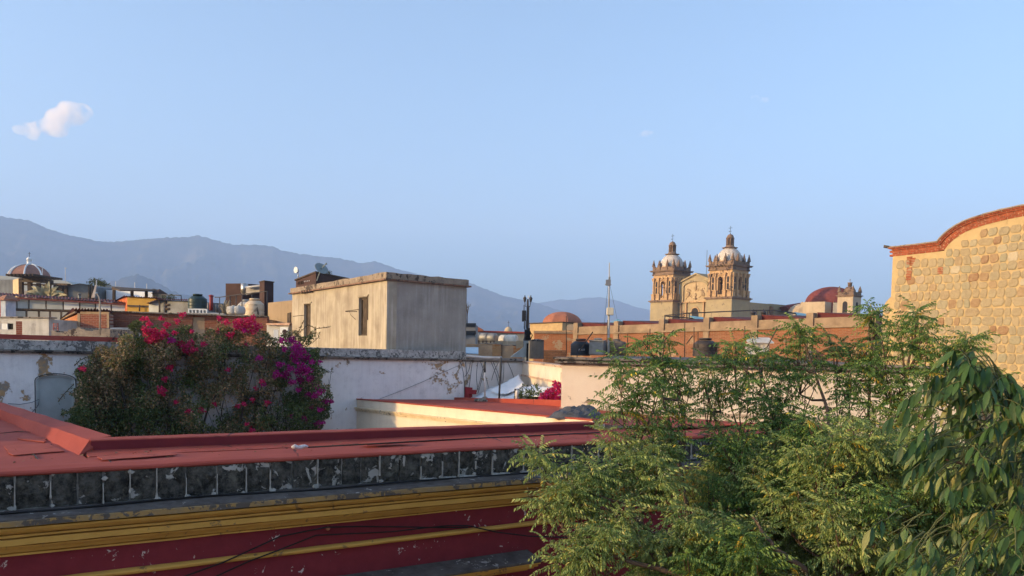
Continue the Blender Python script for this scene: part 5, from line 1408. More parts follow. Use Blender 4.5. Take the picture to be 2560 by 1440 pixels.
b = MB(); b.lathe(BP(0, 0, zt3 + 2.0), [(.42, 0), (.42, .75), (.52, .8), (.5, .9), (.1, .95)], 8); b.tube([BP(0, 0, zt3 + 2.9), BP(0, 0, zt3 + 3.6)], .04, 4); b.tube([BP(-.15, 0, zt3 + 3.4), BP(.15, 0, zt3 + 3.4)], .04, 4); b.build('lantern', M_cd, bl)
# ------------------------------------------------------------------ roofs of the town on the left
def face(u0, d0, u1, d1, v0, v1=None):
    "plan ends and the two top heights of a wall whose top edge is seen from (u0,v0) to (u1,v1)"
    v1 = v0 if v1 is None else v1
    a, c = pt(u0, v0, d0), pt(u1, v1, d1)
    return a, c
def wallbox(b, u0, d0, u1, d1, v0, v1, depth, zlo=0.0, dz=0.0):
    a, c = face(u0, d0, u1, d1, v0, v1)
    return b.run(a, c, 0, depth, zlo, a.z + dz, None, c.z + dz)
def corr(b, a, c, e, f, n, amp=.02, th=.008):
    "corrugated sheet: a->c low edge, f->e high edge, n waves"
    A, C, E_, F_ = (Vector(x) for x in (a, c, e, f)); m = n * 4
    nn = (C - A).cross(F_ - A).normalized(); nn = nn if nn.z > 0 else -nn
    vs = []
    for i in range(m + 1):
        k = i / m; o = nn * amp * sin(2 * pi * n * k)
        p, q = A + (C - A) * k + o, F_ + (E_ - F_) * k + o
        vs += [p, q, p - nn * th, q - nn * th]
    fs = []
    for i in range(m):
        x = i * 4; fs += [(x, x + 4, x + 5, x + 1), (x + 2, x + 3, x + 7, x + 6), (x, x + 2, x + 6, x + 4), (x + 1, x + 5, x + 7, x + 3)]
    return b.add(vs, fs)
M_tiler = m_plain('dark_red_sheet', (.13, .035, .03), .8, var=.3)
M_brown = m_plain('dark_brown_render', (.075, .04, .032), .9, var=.25, scale=1)
M_grayw = m_plaster('grey_white_render', (.56, .54, .50), (.42, .40, .37), .5, (.12, .11, .10), .4, 0, sc=.8)
M_tan = m_plaster('tan_render', (.40, .29, .185), (.33, .24, .15), .35, (.2, .14, .09), .2, 0, sc=.8)
M_fibre = m_plain('white_fibre_panel', (.70, .71, .70), .6, var=.08, scale=1)
M_fibreg = m_plain('grey_fibre_panel', (.40, .42, .41), .6, var=.12, scale=1)
M_fibret = m_plain('dull_translucent_panel', (.36, .34, .29), .6, var=.12, scale=1)
M_och = m_plain('ochre_yellow_wall', (.45, .26, .05), .85, var=.1, scale=1)
M_orange = m_plain('orange_gable_wall', (.50, .13, .045), .85, var=.15, scale=1)
M_grsheet = m_plain('weathered_grey_sheet', (.17, .175, .18), .6, var=.35, scale=1.5, grime=.4)
M_bluewhite = m_plain('pale_blue_white_wall', (.66, .68, .72), .8, var=.06, scale=1)
xL = Vector((1, 0, 0))

# white and grey fibre-panel shed with a red roof edge
sd = thing('panel_shed', pt(170, 800, 52), 'long shed of white and grey fibre panels under a dark red roof edge', 'shed')
up = [35, 42, 72, 115, 158, 199, 239, 278, 317]; mats = [M_fibreg, M_fibreg, M_fibreg, M_fibreg, M_fibre, M_fibreg, M_fibre, M_fibre]
def vtop(u): return 744 + (760 - 744) * u / 317
def vmid(u): return 771 + (779 - 771) * u / 317
for i in range(len(up) - 1):
    a, c = pt(up[i], vtop(up[i]), 52), pt(up[i + 1], vtop(up[i + 1]), 52); za, zc = pt(up[i], vmid(up[i]), 52).z, pt(up[i + 1], vmid(up[i + 1]), 52).z
    g_ = Vector((.05, 0, 0)); b = MB(); b.run(a + g_, c - g_, 0, .06, za + .04, a.z - .02, zc + .04, c.z - .02); b.build('panel', mats[i], sd)
lo_ = [37, 66, 97, 125, 153, 185]
for i in range(len(lo_) - 1):
    a, c = pt(lo_[i], vmid(lo_[i]) + 2, 51.9), pt(lo_[i + 1], vmid(lo_[i + 1]) + 2, 51.9)
    b = MB(); b.run(a + Vector((.07, 0, 0)), c - Vector((.07, 0, 0)), 0, .06, pt(100, 806, 51.9).z, a.z - .08, None, c.z - .08); b.build('panel', M_fibret, sd)
b = MB()
for u in up: p = pt(u, vtop(u), 51.97); b.box(Vector((p.x, p.y + .06, pt(u, vmid(u), 52).z)), .05, .06, p.z - pt(u, vmid(u), 52).z)
for u in lo_: p = pt(u, vmid(u), 51.87); b.box(Vector((p.x, p.y + .06, pt(u, 830, 52).z)), .1, .07, p.z - pt(u, 830, 52).z)
a, c = pt(35, vmid(35), 51.85), pt(317, vmid(317), 51.85); b.run(a, c, 0, .09, a.z - .06, a.z + .03, c.z - .06, c.z + .03)
b.build('frame', M_oldwood, sd)
b = MB(); wallbox(b, 0, 52.2, 317, 52.2, 746, 762, 8); b.build('wall', M_brown, sd)
b = MB(); corr(b, pt(-60, 735, 51.6), pt(318, 757, 51.6), pt(318, 752, 60), pt(-60, 728, 60), 46, .035); b.build('roof', M_tiler, sd)
a, c = pt(-60, 737, 51.55), pt(318, 759, 51.55)
MB().run(a, c, 0, .05, a.z - .12, a.z, c.z - .12, c.z).build('eaves', M_tiler, sd)
b = MB(); wallbox(b, -60, 51.5, 12, 51.5, 742, 742, .2); b.build('side_wall', M_red, sd)

# ochre house with orange gable
oh = thing('ochre_house', pt(350, 790, 51), 'small ochre house with orange gable end under a corrugated roof', 'house')
oA, oB, oC = pt(318, 741, 51.0), pt(391, 746, 50.4), pt(283, 757, 57.5)
b = MB(); b.run(oA, oB, 0, .3, 0, oA.z, None, oB.z); b.run(Vector((oA.x, oA.y, 0)), Vector((oB.x, oB.y, 0)), .3, 6, 0, oA.z - .2); b.build('wall', M_och, oh)
b = MB(); q = [Vector((oA.x - .003, oA.y, 0)), Vector((oA.x - .003, oA.y, oA.z)), Vector((oC.x, oC.y, oC.z)), Vector((oC.x, oC.y, 0))]; b.prism(q, Vector((.25, .1, 0))); b.build('gable', M_orange, oh)
b = MB(); corr(b, oA + Vector((-.1, -.25, .02)), oB + Vector((.4, -.25, .02)), oB + Vector((-.8, 7, -.5)), oC + Vector((-.1, 0, .06)), 15, .035); b.build('roof', M_tiler, oh)
b = MB(); p = pt(349, 762, 50.5); q = pt(349, 778, 50.5); b.tube([q, p], .05, 4); a, c = pt(318, 762, 50.85), pt(372, 764, 50.5); b.run(a, c, 0, .1, a.z - .12, a.z, c.z - .12, c.z); b.build('frame', M_oldwood, oh)

# metal shed
mz = thing('metal_shed', pt(420, 790, 49), 'grey sheet metal shed between the ochre house and the green tank', 'shed')
b = MB(); wallbox(b, 372, 49, 396, 48.5, 756, 749, 3); b.build('wall', M_fibreg, mz)
b = MB(); wallbox(b, 396, 48.5, 470, 47.5, 750, 752, 3); b.build('front', M_grsheet, mz)
b = MB(); corr(b, pt(366, 759, 48.4), pt(397, 748, 48.1), pt(400, 746, 52), pt(370, 757, 52), 7, .03); corr(b, pt(394, 748, 48.1), pt(472, 751, 47.2), pt(470, 748, 51), pt(398, 746, 51), 14, .03); b.build('roof', M_tiler, mz)
b = MB()
for u in (399, 414, 434, 452, 468): b.tube([pt(u, 752, 48.2), pt(u, 785, 48.2)], .05, 4)
for v in (762, 772): b.tube([pt(415, v, 48.15), pt(434, v, 48.15)], .09, 4)
b.build('frame', M_oldwood, mz)
b = MB(); b.tube([pt(406, 737, 52), pt(453, 738.5, 51.5), pt(453, 752, 51.5)], .04, 4); b.tube([pt(406, 737, 52), pt(406, 752, 52)], .04, 4)
tag(b.build('pipe_rail', M_steel), 'thin dark pipe rail above the grey metal shed', 'railing')

# chimney with tiled cap
cmn = thing('chimney', pt(22, 805, 44), 'pale blue and white chimney tower with a small tiled cap at the left edge', 'chimney')
p = pt(21, 800, 44); z1 = pt(21, 752, 44).z
ax_ = Vector((.86, -.5, 0)); ay_ = Vector((.5, .86, 0))
b = MB(); b.box(p - ZU * 3, .52, .55, z1 - p.z + 3, ax_); b.build('shaft', m_plaster('bluish_chimney_render', (.50, .52, .56), (.32, .40, .50), .6, (.2, .2, .22), .3, 0), cmn)
b = MB(); b.box(Vector((p.x, p.y, z1 + .003)), .85, .85, .10, ax_); b.lathe(Vector((p.x, p.y, z1 + .105)), [(.55, 0), (.25, .2), (.05, .22)], 4, False, pi / 4, 1, ax_); b.build('cap', m_plain('terracotta_cap', (.30, .15, .10), .9, var=.3), cmn)
b = MB(); b.box(Vector((p.x, p.y, p.z - 1.2)), .8, .8, 1.3, ax_); b.build('base', M_tan, cmn)

# low stained white-grey building with a small window
lw = thing('low_house', pt(60, 830, 36), 'low stained white house with a small half open window at the left edge', 'house')
a, c = pt(-80, 793, 36.5), pt(122, 796, 35); zt_ = c.z
w0, w1 = pt(2, 808, 35.8), pt(33, 824, 35.7)
b = MB(); dq = (c - a); dq.z = 0; dq.normalize()
def lwp(u): return on_wall(u, 815, a, dq)
pa_, pb_ = lwp(2), lwp(33); zl_, zh_ = w1.z, w0.z
b.run(a, pa_, 0, .3, 0, zt_); b.run(pb_, c, 0, .3, 0, zt_); b.run(pa_, pb_, 0, .3, 0, zl_); b.run(pa_, pb_, 0, .3, zh_, zt_); b.run(a + Vector((0, .31, 0)), c + Vector((0, .31, 0)), 0, 4, 0, zt_ - .05)
b.build('wall', M_grayw, lw)
b = MB(); pm = (pa_ + pb_) / 2
b.run(pa_, pm, .02, .06, zl_ + .003, zh_ - .003); f_ = b.build('window', M_fibre, lw)
b = MB(); b.run(pm + dq * .02, pb_ - dq * .03, .1, .12, zl_ + .02, zh_ - .02); b.build('pane', M_dark, f_)
b = MB(); b.run(a, c + dq * .1, -.08, .35, zt_ + .003, zt_ + .06); b.build('roof_edge', M_slab, lw)

# brick shed with sunlit gable and long brick wall
bs = thing('brick_shed', pt(210, 835, 37), 'brick shed with sunlit orange side wall and corrugated roof', 'shed')
s0, s1, s2 = pt(195, 783, 36.5), pt(273, 781, 36.0), pt(153, 803, 43.0)
dS = (s1 - s0); dS.z = 0; dS.normalize()
M_brk2 = m_brick('dark_brick_courses', dS, (.26, .075, .045), (.17, .045, .03), (.30, .22, .17), .3, .085, .014)
dS2 = (s2 - s0); dS2.z = 0; dS2n = dS2.normalized()
M_brk3 = m_brick('sun_tinted_side_bricks', dS2n, (.42, .15, .06), (.36, .11, .045), (.42, .24, .12), .3, .085, .012, .6, (.5, .22, .09))  # brighter copy of the shed's brick with the sunlight painted in
zz = pt(230, 786, 36.3).z
b = MB(); b.run(s0, s1, 0, .25, 0, zz); b.build('wall', M_brk2, bs)
b = MB(); q = [Vector((s0.x - .002, s0.y + .002, 0)), Vector((s0.x - .002, s0.y + .002, zz)), Vector((s2.x, s2.y, s2.z)), Vector((s2.x, s2.y, 0))]; b.prism(q, Vector((.25, .12, 0))); b.build('gable', M_brk3, bs)
b = MB(); b.run(s0 - dS * .02, s0 + dS * .13, -.02, .03, 0, zz + .05); b.run(s0 + dS * .14, s1, -.015, .02, zz - .0, zz + .13); b.run(s1 - dS * .12, s1, -.015, .02, 0, zz); b.build('concrete_frame', M_conc, bs)
b = MB(); corr(b, s0 + Vector((-.15, -.2, .26)) + ZU * (zz - s0.z), s1 + Vector((.1, -.2, .22)) + ZU * (zz - s1.z), s1 + Vector((-2.5, 6.5, -.3)), s2 + Vector((-.1, 0, .1)), 12, .05); b.build('roof', M_tiler, bs)
b = MB(); b.tube([Vector((s0.x - .05, s0.y - .1, zz + .1)), s2 + ZU * .1], .05, 4); b.build('verge', M_conc, bs)
bw = thing('brick_wall_house', pt(470, 840, 37), 'long low brown brick house with a flat top behind the bougainvillea', 'house')
w0, w1, w2 = pt(275, 777, 37), pt(481, 783, 37.5), pt(668, 792, 37.5)
dB = (w2 - w0); dB.z = 0; dB.normalize()
M_brk4 = m_brick('brown_brick_courses', dB, (.235, .085, .055), (.165, .055, .035), (.24, .16, .11), .3, .085, .013, .3, (.22, .12, .08))
zB = pt(400, 782, 37.3).z
b = MB(); b.run(w0, w1, 0, .3, 0, zB, None, zB - .02); b.build('wall', M_brk4, bw)
b = MB(); b.run(w1 + Vector((0, .12, 0)), w2, 0, .3, 0, zB - .02, None, pt(660, 793, 37.5).z); b.build('wall', M_brk4, bw)
b = MB(); b.run(w0, w2, .31, 7, 0, zB - .12, None, pt(660, 793, 37.5).z - .1); b.build('body', M_conc, bw)
b = MB(); b.run(w0 - dB * .02, w0 + dB * .1, -.03, .03, 0, zB); b.build('corner_post', M_conc, bw)
b = MB(); b.run(w0 + dB * .02, w2, -.05, .34, zB + .003, zB + .06, None, None); 
b.v = [(x, y, z + (-.02 if x < w1.x else (pt(660, 793, 37.5).z - zB) * (x - w1.x) / (w2.x - w1.x))) for x, y, z in b.v]; b.build('coping', M_slab, bw)
b = MB(); wallbox(b, 275, 35.5, 345, 35.8, 819, 819, .3); wallbox(b, 274, 35.4, 347, 35.7, 834, 834, .5)
tag(b.build('base_wall', M_grayw), 'low whitish wall at the foot of the brown brick house', 'wall')
b = MB(); n = 14
for i in range(n):
    u0, u1 = 128 + i * 10.5, 128 + (i + 1) * 10.5; v = 826 + 5 * sin(i * .9) - (4 if 5 < i < 11 else 0)
    wallbox(b, u0, 33, u1, 33, v, v + 1, 2.5)
tag(b.build('rubble_wall', M_rough), 'crumbling low rubble wall below the brick shed', 'wall')
b = MB()
wallbox(b, 122, 35.5, 153, 36.5, 805, 805, 1.5); tag(b.build('dark_brick_wall', M_brk2), 'dark brick wall with a red ladder in front, beside the brick shed', 'wall')
ld = thing('ladder', pt(140, 828, 34.6), 'small red ladder leaning on the dark brick wall', 'ladder')
b = MB(); b.tube([pt(134, 828, 34.6), pt(134, 808, 34.8)], .022, 4); b.tube([pt(145, 828, 34.6), pt(145, 808, 34.8)], .022, 4); b.build('rails', m_plain('red_ladder_paint', (.35, .09, .06), .7), ld)
b = MB()
for v in (810, 815.5, 821): b.tube([pt(134, v, 34.7), pt(145, v, 34.7)], .018, 4)
b.build('rungs', bpy.data.materials['red_ladder_paint'], ld)
# curved lamp pole
lp = thing('lamp_pole', pt(249.5, 836, 31), 'thin crooked street lamp pole with a curved top before the brick shed', 'lamp')
b = MB(); b.tube([pt(249.5, 836, 31), pt(250, 760, 31), pt(249, 748, 31), pt(245.5, 739, 31), pt(241, 733, 31)], [.035, .03, .028, .025, .025], 6); b.build('pole', m_plain('pale_lamp_pole', (.36, .30, .24), .6), lp)
b = MB(); b.ball(pt(240.5, 733, 31), .07, 8, 6, .6); b.build('lamp_head', M_fibreg, lp)

# white-blue house, pergola roof and dovecote
wb = thing('blue_white_house', pt(310, 760, 66), 'pale blue white house with sunlit end wall behind the ochre house', 'house')
q0, q1, q2 = pt(266, 725, 66), pt(400, 731, 64), pt(239, 729, 72)
b = MB(); b.run(q0, q1, 0, 5, 0, q0.z, None, q1.z); b.build('wall', M_bluewhite, wb)
b = MB(); b.prism([Vector((q0.x - .003, q0.y, 0)), Vector((q0.x - .003, q0.y, q0.z)), q2, Vector((q2.x, q2.y, 0))], Vector((.2, .1, 0))); b.build('end_wall', m_plain('sun_tinted_white_end', (.74, .66, .56), .85, var=.06), wb)  # house white warmed in colour to stand for sun on this end
b = MB(); wallbox(b, 241, 74, 300, 74, 713, 716, .2); b.build('sheet_parapet', M_fibreg, wb)
pgz = thing('flat_canopy', pt(340, 745, 62), 'flat dark brown canopy roof raised over the blue white house', 'canopy')
b = MB(); a, c = pt(279, 716, 60), pt(401, 724, 63); b.hexa([a - ZU * .22, c - ZU * .1, pt(372, 728, 58) - ZU * 0.02, pt(300, 727, 57.5) - ZU * .02, a, c, pt(372, 726, 58), pt(300, 725, 57.5)]); b.build('roof_deck', M_oldwood, pgz)
b = MB()
for u, d in ((285, 60.5), (330, 61), (366, 61), (385, 62)): p = pt(u, 722, d); b.box(Vector((p.x, p.y, 8)), .18, .18, p.z - 8)
b.build('post', M_oldwood, pgz)
dv = thing('dovecote', pt(400, 745, 60), 'tiny house shaped turret with pitched cap beside the dark canopy', 'turret')
b = MB(); p = pt(399, 748, 60); b.box(p - ZU * 2, .75, .7, 2 + pt(399, 735, 60).z - p.z, ax_); b.build('body', M_tan, dv)
b = MB(); z_ = pt(399, 735, 60).z; b.lathe(Vector((p.x, p.y, z_ + .003)), [(.62, 0), (.02, .38)], 4, False, pi / 4, 1, ax_); b.build('cap', M_brown, dv)
# grey vaulted hall, cream end wall, wooden pergola with a big agave in front
gv = thing('vaulted_hall', pt(80, 745, 90), 'grey corrugated vaulted hall at the far left under the church dome', 'building')
b = MB(); pr = [(-120, 690), (0, 689), (60, 694), (120, 698), (150, 700), (170, 705), (186, 713), (192, 720)]
q = [pt(u, v, 88) for u, v in pr]; b.prism([Vector((x.x, x.y, x.z)) for x in q] + [Vector((q[-1].x, q[-1].y, 0)), Vector((q[0].x, q[0].y, 0))], Vector((0, 8, 0))); b.build('wall', M_fibreg, gv)
b = MB(); 
for i in range(30):
    a = pt(-60 + i * 3.3, 699, 78); b.box(Vector((a.x, a.y, 6)), .09, .09, a.z - 6)
a, c = pt(-60, 699, 78.1), pt(37, 700, 78.1); b.run(a, c, .03, .3, 0, a.z); b.build('ribbed_front', m_plain('ribbed_grey_sheet', (.33, .32, .29), .6, var=.2, scale=1), gv)
b = MB(); a, c = pt(32, 700, 74), pt(50, 695, 70); b.prism([Vector((a.x, a.y, 6)), Vector((c.x - .2, c.y, 6)), c, a], Vector((.1, .3, 0)))
tag(b.build('cream_screen', m_plain('sunlit_cream_screen', (.62, .45, .26), .85, var=.08)), 'narrow sunlit cream wall strip beside the wooden pergola', 'wall')
wp_ = thing('wooden_pergola', pt(110, 745, 66), 'dark wooden pergola with heavy beams behind the agave', 'pergola')
b = MB()
for u, vt in ((53, 696), (75, 706), (97, 708), (122, 704), (140, 710), (153, 710), (166, 711)): p = pt(u, vt, 64); b.box(Vector((p.x, p.y, 8)), .28, .28, p.z - 8)
b.build('post', M_oldwood, wp_)
b = MB()
for (u0, v0, d0, u1, v1, d1) in ((50, 695, 64, 126, 700, 63), (52, 700, 63.5, 126, 704, 62.5), (118, 707, 63, 168, 709, 62), (52, 708, 66, 124, 711, 66)): b.run(pt(u0, v0, d0), pt(u1, v1, d1), 0, .3, pt(u0, v0 + 4.5, d0).z, pt(u0, v0, d0).z, pt(u1, v1 + 4.5, d1).z, pt(u1, v1, d1).z)
for k in range(8): a = pt(56 + k * 9, 698, 63.6); b.box(a + ZU * .1, .12, 4.0, .16)
b.build('beams', M_oldwood, wp_)
b = MB(); wallbox(b, 55, 68, 165, 67, 726, 728, .3); b.build('back_wall', m_plain('mixed_back_wall', (.30, .27, .25), .9, var=.5, scale=1.5), wp_)
M_agave = m_plain('grey_green_agave', (.34, .29, .16), .7, var=.35, scale=3)
ag_ = thing('agave', pt(112, 748, 60), 'huge grey green agave with arching leaves before the wooden pergola', 'plant')
c0 = pt(114, 746, 60)
for k, (tu, tv, hu, hv) in enumerate(((56, 742, 78, 728), (66, 730, 88, 722), (78, 716, 100, 724), (88, 714, 104, 726), (104, 712, 108, 726), (122, 703, 119, 722), (115, 708, 115, 724), (146, 716, 128, 722), (160, 731, 138, 724), (168, 738, 142, 732), (98, 740, 105, 738), (134, 740, 125, 738))):
    m_, t_ = pt(hu, hv, 59.7 - .3 * (k % 3)), pt(tu, tv, 59.4 + .4 * (k % 3))
    P_ = [c0 * (1 - s) ** 2 + m_ * 2 * s * (1 - s) + t_ * s * s for s in np.linspace(0, 1, 8)]
    wd = [.16, .2, .21, .2, .17, .13, .08, .01]; b = MB(); vs_ = []
    for i, p in enumerate(P_):
        tng = (P_[min(i + 1, 7)] - P_[max(i - 1, 0)]).normalized(); sd_ = tng.cross(Vector((.2, -1, .3))).normalized()
        vs_ += [p - sd_ * wd[i], p + Vector((0, .06, -.04)) * (wd[i] / .2), p + sd_ * wd[i]]
    b.add(vs_, [(i * 3 + j, i * 3 + j + 1, i * 3 + j + 4, i * 3 + j + 3) for i in range(7) for j in (0, 1)], True)
    b.build('leaf', M_agave, ag_)
tv_ = thing('grey_tent_roof', pt(195, 745, 64), 'dark grey barrel shaped tarpaulin tent between pergola and white house', 'tent')
b = MB(); pr = [(165, 716), (180, 712), (200, 709.5), (214, 712), (224, 716), (223, 745), (166, 745)]; b.prism([pt(u, v, 64) for u, v in pr], Vector((.3, 4, 0))); b.build('cover', m_plain('grey_tent_cloth', (.16, .165, .165), .8, var=.25, scale=1.5), tv_)
b = MB(); b.tube([pt(160, 716, 63.8), pt(200, 710, 63.8), pt(232, 714.5, 63.8)], .06, 4)
for u in (224, 232): b.tube([pt(u, 714, 63.8), pt(u, 750, 63.8)], .12, 4)
b.build('frame', M_oldwood, tv_)
fl = thing('flue', pt(198.5, 750, 56), 'small galvanised flue with a rain cap on the shed roof', 'flue'); p = pt(198.5, 750, 56); h = pt(198.5, 737, 56).z - p.z
MB().lathe(p, [(.09, 0), (.09, h)], 10).build('pipe', M_galv, fl); MB().lathe(p + ZU * (h + .003), [(.13, 0), (.13, .06), (.03, .1)], 10).build('rain_cap', M_galv, fl)
b = MB(); wallbox(b, 167, 57, 240, 57, 744, 747, 1.0); tag(b.build('roof_clutter_wall', M_oldwood), 'dark boarded strip of roof behind the panel shed', 'wall')
b = MB(); a, c, e = pt(230, 738, 62), pt(238, 713, 62), pt(241, 714, 62); b.prism([a, pt(228, 744, 62), pt(236, 744, 62), e, c], Vector((0, .1, 0)))
tag(b.build('pale_awning', m_plain('pinkish_cloth', (.55, .45, .38), .9)), 'narrow pinkish cloth hanging beside the blue white house', 'awning')
# thin masts with their own looks
for k, (u, vt, vb, d, lab) in enumerate(((163.5, 670, 700, 80, 'thin white pole with a cross piece right of the ribbed dome'), (106, 668, 697, 85, 'thin white pole standing in front of the ribbed dome'), (289, 704, 716, 70, 'short thin pole left above the dark canopy'), (337, 706, 720, 70, 'short thin pole over the middle of the dark canopy'), (367, 709, 722, 70, 'short thin pole over the right part of the dark canopy'), (241, 700, 730, 66, 'thin pole at the left corner of the blue white house'))):
    b = MB(); b.tube([pt(u, vb + 25, d), pt(u, vt, d)], .035, 4)
    if k == 0: b.tube([pt(u - 1.5, vt, d), pt(u + 3, vt + .5, d)], .05, 4)
    tag(b.build('mast', m_plain('thin_white_mast_%d' % k, (.55, .54, .53), .6)), lab, 'pole')

# ribbed church dome far left
dmz = 150.0; dcn = pt(74, 694, dmz); Rd_ = 47 * dmz / FPX; hd_ = pt(74, 661, dmz).z - dcn.z
fd = thing('ribbed_dome', Vector((dcn.x, dcn.y, 0)), 'brown brick dome with white ribs, lantern and cross at the far left', 'dome')
MB().lathe(Vector((dcn.x, dcn.y, 0)), [(Rd_ * 1.05, 0), (Rd_ * 1.05, dcn.z - .2)], 8, False).build('drum', M_fibreg, fd)
ang0 = .32
cu = [(Rd_ * cos(a), hd_ * sin(a)) for a in np.linspace(0, 1.36, 10)]
MB().lathe(dcn, cu, 8, False, ang0).build('shell', m_plain('brown_dome_brick', (.30, .15, .105), .9, var=.18, scale=1.2), fd)
for k in range(8):
    a = ang0 + 2 * pi * k / 8; b = MB(); b.tube([dcn + Vector((cos(a) * r_ * 1.005, sin(a) * r_ * 1.005, z_ + .03)) for r_, z_ in cu], .16, 5); b.build('rib', M_fibre, fd)
b = MB(); zt_ = cu[-1][1]; b.lathe(dcn + ZU * (zt_ - .1), [(.85, 0), (.95, .15), (.45, .2), (.42, 1.0), (.5, 1.05), (.5, 1.15), (.35, 1.45), (.05, 1.6)], 10); b.build('lantern', M_fibre, fd)
b = MB(); q = dcn + ZU * (zt_ + 1.45); b.tube([q, q + ZU * 1.0], .05, 4); b.tube([q + Vector((-.25, 0, .7)), q + Vector((.25, 0, .7))], .05, 4); b.build('cross', M_steel, fd)

# green tank on its pierced white balustrade, red flue, cream tanks, drums, railing
M_green = m_plain('dark_green_polyethylene', (.025, .045, .042), .4, var=.25, scale=1.5)
tank('water_tank', 494, 774, 735, 45, 45, M_green, 'dark green plastic water tank on a white pierced balustrade', ribs=3)
M_creamp = m_plain('cream_polyethylene', (.62, .47, .31), .5, var=.08, scale=2)
t1, p1, R1_, H1_ = tank('water_tank', 636, 791, 746, 42, 47, M_creamp, 'larger sunlit cream water tank with a black sun shaped print', ribs=2)
b = MB()
for k in range(9):
    a0 = -pi / 2 + .05 + .07 * k; z0 = H1_ * (.12 + .06 * k * .6)
    b.tube([p1 + Vector((cos(-pi / 2 + .75) * R1_ * 1.005, sin(-pi / 2 + .75) * R1_ * 1.005, H1_ * (.08 + .015 * k))), p1 + Vector((cos(a0) * R1_ * 1.008, sin(a0) * R1_ * 1.008, H1_ * (.16 + .045 * k)))], .012, 3)
b.tube([p1 + Vector((cos(a) * R1_ * 1.01, sin(a) * R1_ * 1.01, H1_ * .62)) for a in (-1.25, -1.1, -.95)], .02, 3)
b.build('print', M_blk, t1)
tank('water_tank', 615, 790, 749, 44, 40, m_plain('pale_grey_polyethylene', (.50, .47, .42), .55, var=.1), 'paler greyish water tank half hidden behind the cream one', ribs=2)
b = MB()
a, c = pt(470, 772, 44.3), pt(516, 774, 44.3)
bal = thing('balustrade', (a + c) / 2 - ZU * .4, 'white pierced block balustrade under the green tank', 'balustrade')
zt_, zb_ = a.z, pt(470, 783, 44.3).z
b.run(a, c, 0, .2, zt_ - .05, zt_ + .02); b.build('rail', M_fibre, bal)
for k in range(6):
    x0 = a + (c - a) * (k / 5.2); b = MB(); b.run(x0, x0 + Vector((.07, 0, 0)), 0, .2, zb_ + .03, zt_ - .053); b.build('block', M_fibre, bal)
b = MB(); b.run(a, pt(560, 780, 44.3), 0, .2, zb_ - .2, zb_ + .027); wallbox(b, 516, 44.4, 556, 44.6, 778, 783, .3, 6); b.build('plinth', M_grayw, bal)
b = MB(); p = pt(528, 776, 46); h = pt(528, 741, 46).z - p.z; b.lathe(p, [(.11, 0), (.11, h)], 10); rf = thing('red_flue', p, 'red flue pipe with a round cap beside the green tank', 'flue'); b.build('pipe', m_plain('red_pipe', (.33, .05, .045), .6), rf)
MB().lathe(p + ZU * (h + .003), [(.16, 0), (.16, .04), (.05, .1)], 10).build('rain_cap', bpy.data.materials['red_pipe'], rf)
for k, (u, vt) in enumerate(((520, 757), (541, 759), (545, 762))):
    b = MB(); b.tube([pt(u, 782, 46.2), pt(u, vt, 46.2)], .045, 5); tag(b.build('vent_pipe', M_galv), ['little grey vent pipe just left of the red flue', 'little grey vent pipe right of the red flue', 'shortest grey vent pipe right of the red flue'][k], 'pipe')
rl = thing('roof_railing', pt(600, 790, 43), 'dark pipe railing rising to the right in front of the brown tower blocks', 'railing')
b = MB(); b.tube([pt(537, 743, 44), pt(550, 743, 44), pt(600, 736, 43), pt(668, 728, 42), pt(668, 795, 42)], .035, 4)
for u, v, d in ((549, 743, 44), (575, 739.5, 43.5), (590, 737.5, 43.2), (605, 735.5, 43), (630, 732, 42.6)): b.tube([pt(u, v, d), pt(u, 790, d)], .03, 4)
b.build('rails', M_steel, rl)
for k, u in enumerate((583, 597)):
    p = pt(u, 786, 40); o = thing('white_drum', p, ['left of two stained white drums lying on the brick house', 'right of two stained white drums lying on the brick house'][k], 'drum', 'white drums on the brick house'); b = MB(); b.lathe(p, [(.18, -.02), (.3, .03), (.33, .12), (.33, .3), (.28, .4), (.1, .43)], 14); b.build('body', M_grayw, o)
    b = MB(); b.lathe(p + ZU * .432, [(.08, 0), (.08, .04)], 8); b.build('cap', M_grayw, o)
cc_ = thing('cactus', pt(562, 782, 45), 'pale branching cactus beside the railing', 'cactus'); b = MB(); q = pt(562, 784, 45); rr = random.Random(8)
for k in range(16):
    e_ = q + Vector((rr.uniform(-.45, .45), rr.uniform(-.3, .3), rr.uniform(.3, .85))); b.tube([q + Vector((rr.uniform(-.2, .2), 0, 0)), q + (e_ - q) * .6 + Vector((rr.uniform(-.1, .1), 0, 0)), e_], [.05, .05, .035], 5)
b.build('stems', m_plain('pale_cactus', (.34, .27, .17), .85, var=.3), cc_)
# brown tower blocks, tan wall, brown roof house
tb = thing('brown_tower', pt(616, 770, 58), 'dark brown tower block with steel chimney and beige panel', 'tower')
b = MB(); a, c = pt(592, 712, 58), pt(607, 709, 56.5); b.run(a, c, 0, 1.5, 0, a.z); b.run(pt(607, 710, 56.5), pt(641, 710, 58), 0, 1.5, 0, pt(620, 710, 57).z); b.build('block', M_brown, tb)
b = MB(); p = pt(611, 738, 56); b.lathe(p, [(.2, 0), (.2, .15), (.26, .2), (.26, pt(611, 710, 56).z - p.z), (.05, pt(611, 707, 56).z - p.z)], 12); b.build('steel_chimney', m_plain('polished_steel', (.5, .45, .4), .3, .8), tb)
b = MB(); a, c = pt(615, 720, 55.8), pt(652, 715, 55.2); b.run(a, c, 0, .3, pt(615, 737, 55.8).z, a.z, pt(652, 729, 55.2).z, c.z); b.build('panel', m_plain('beige_panel', (.40, .36, .32), .8), tb)
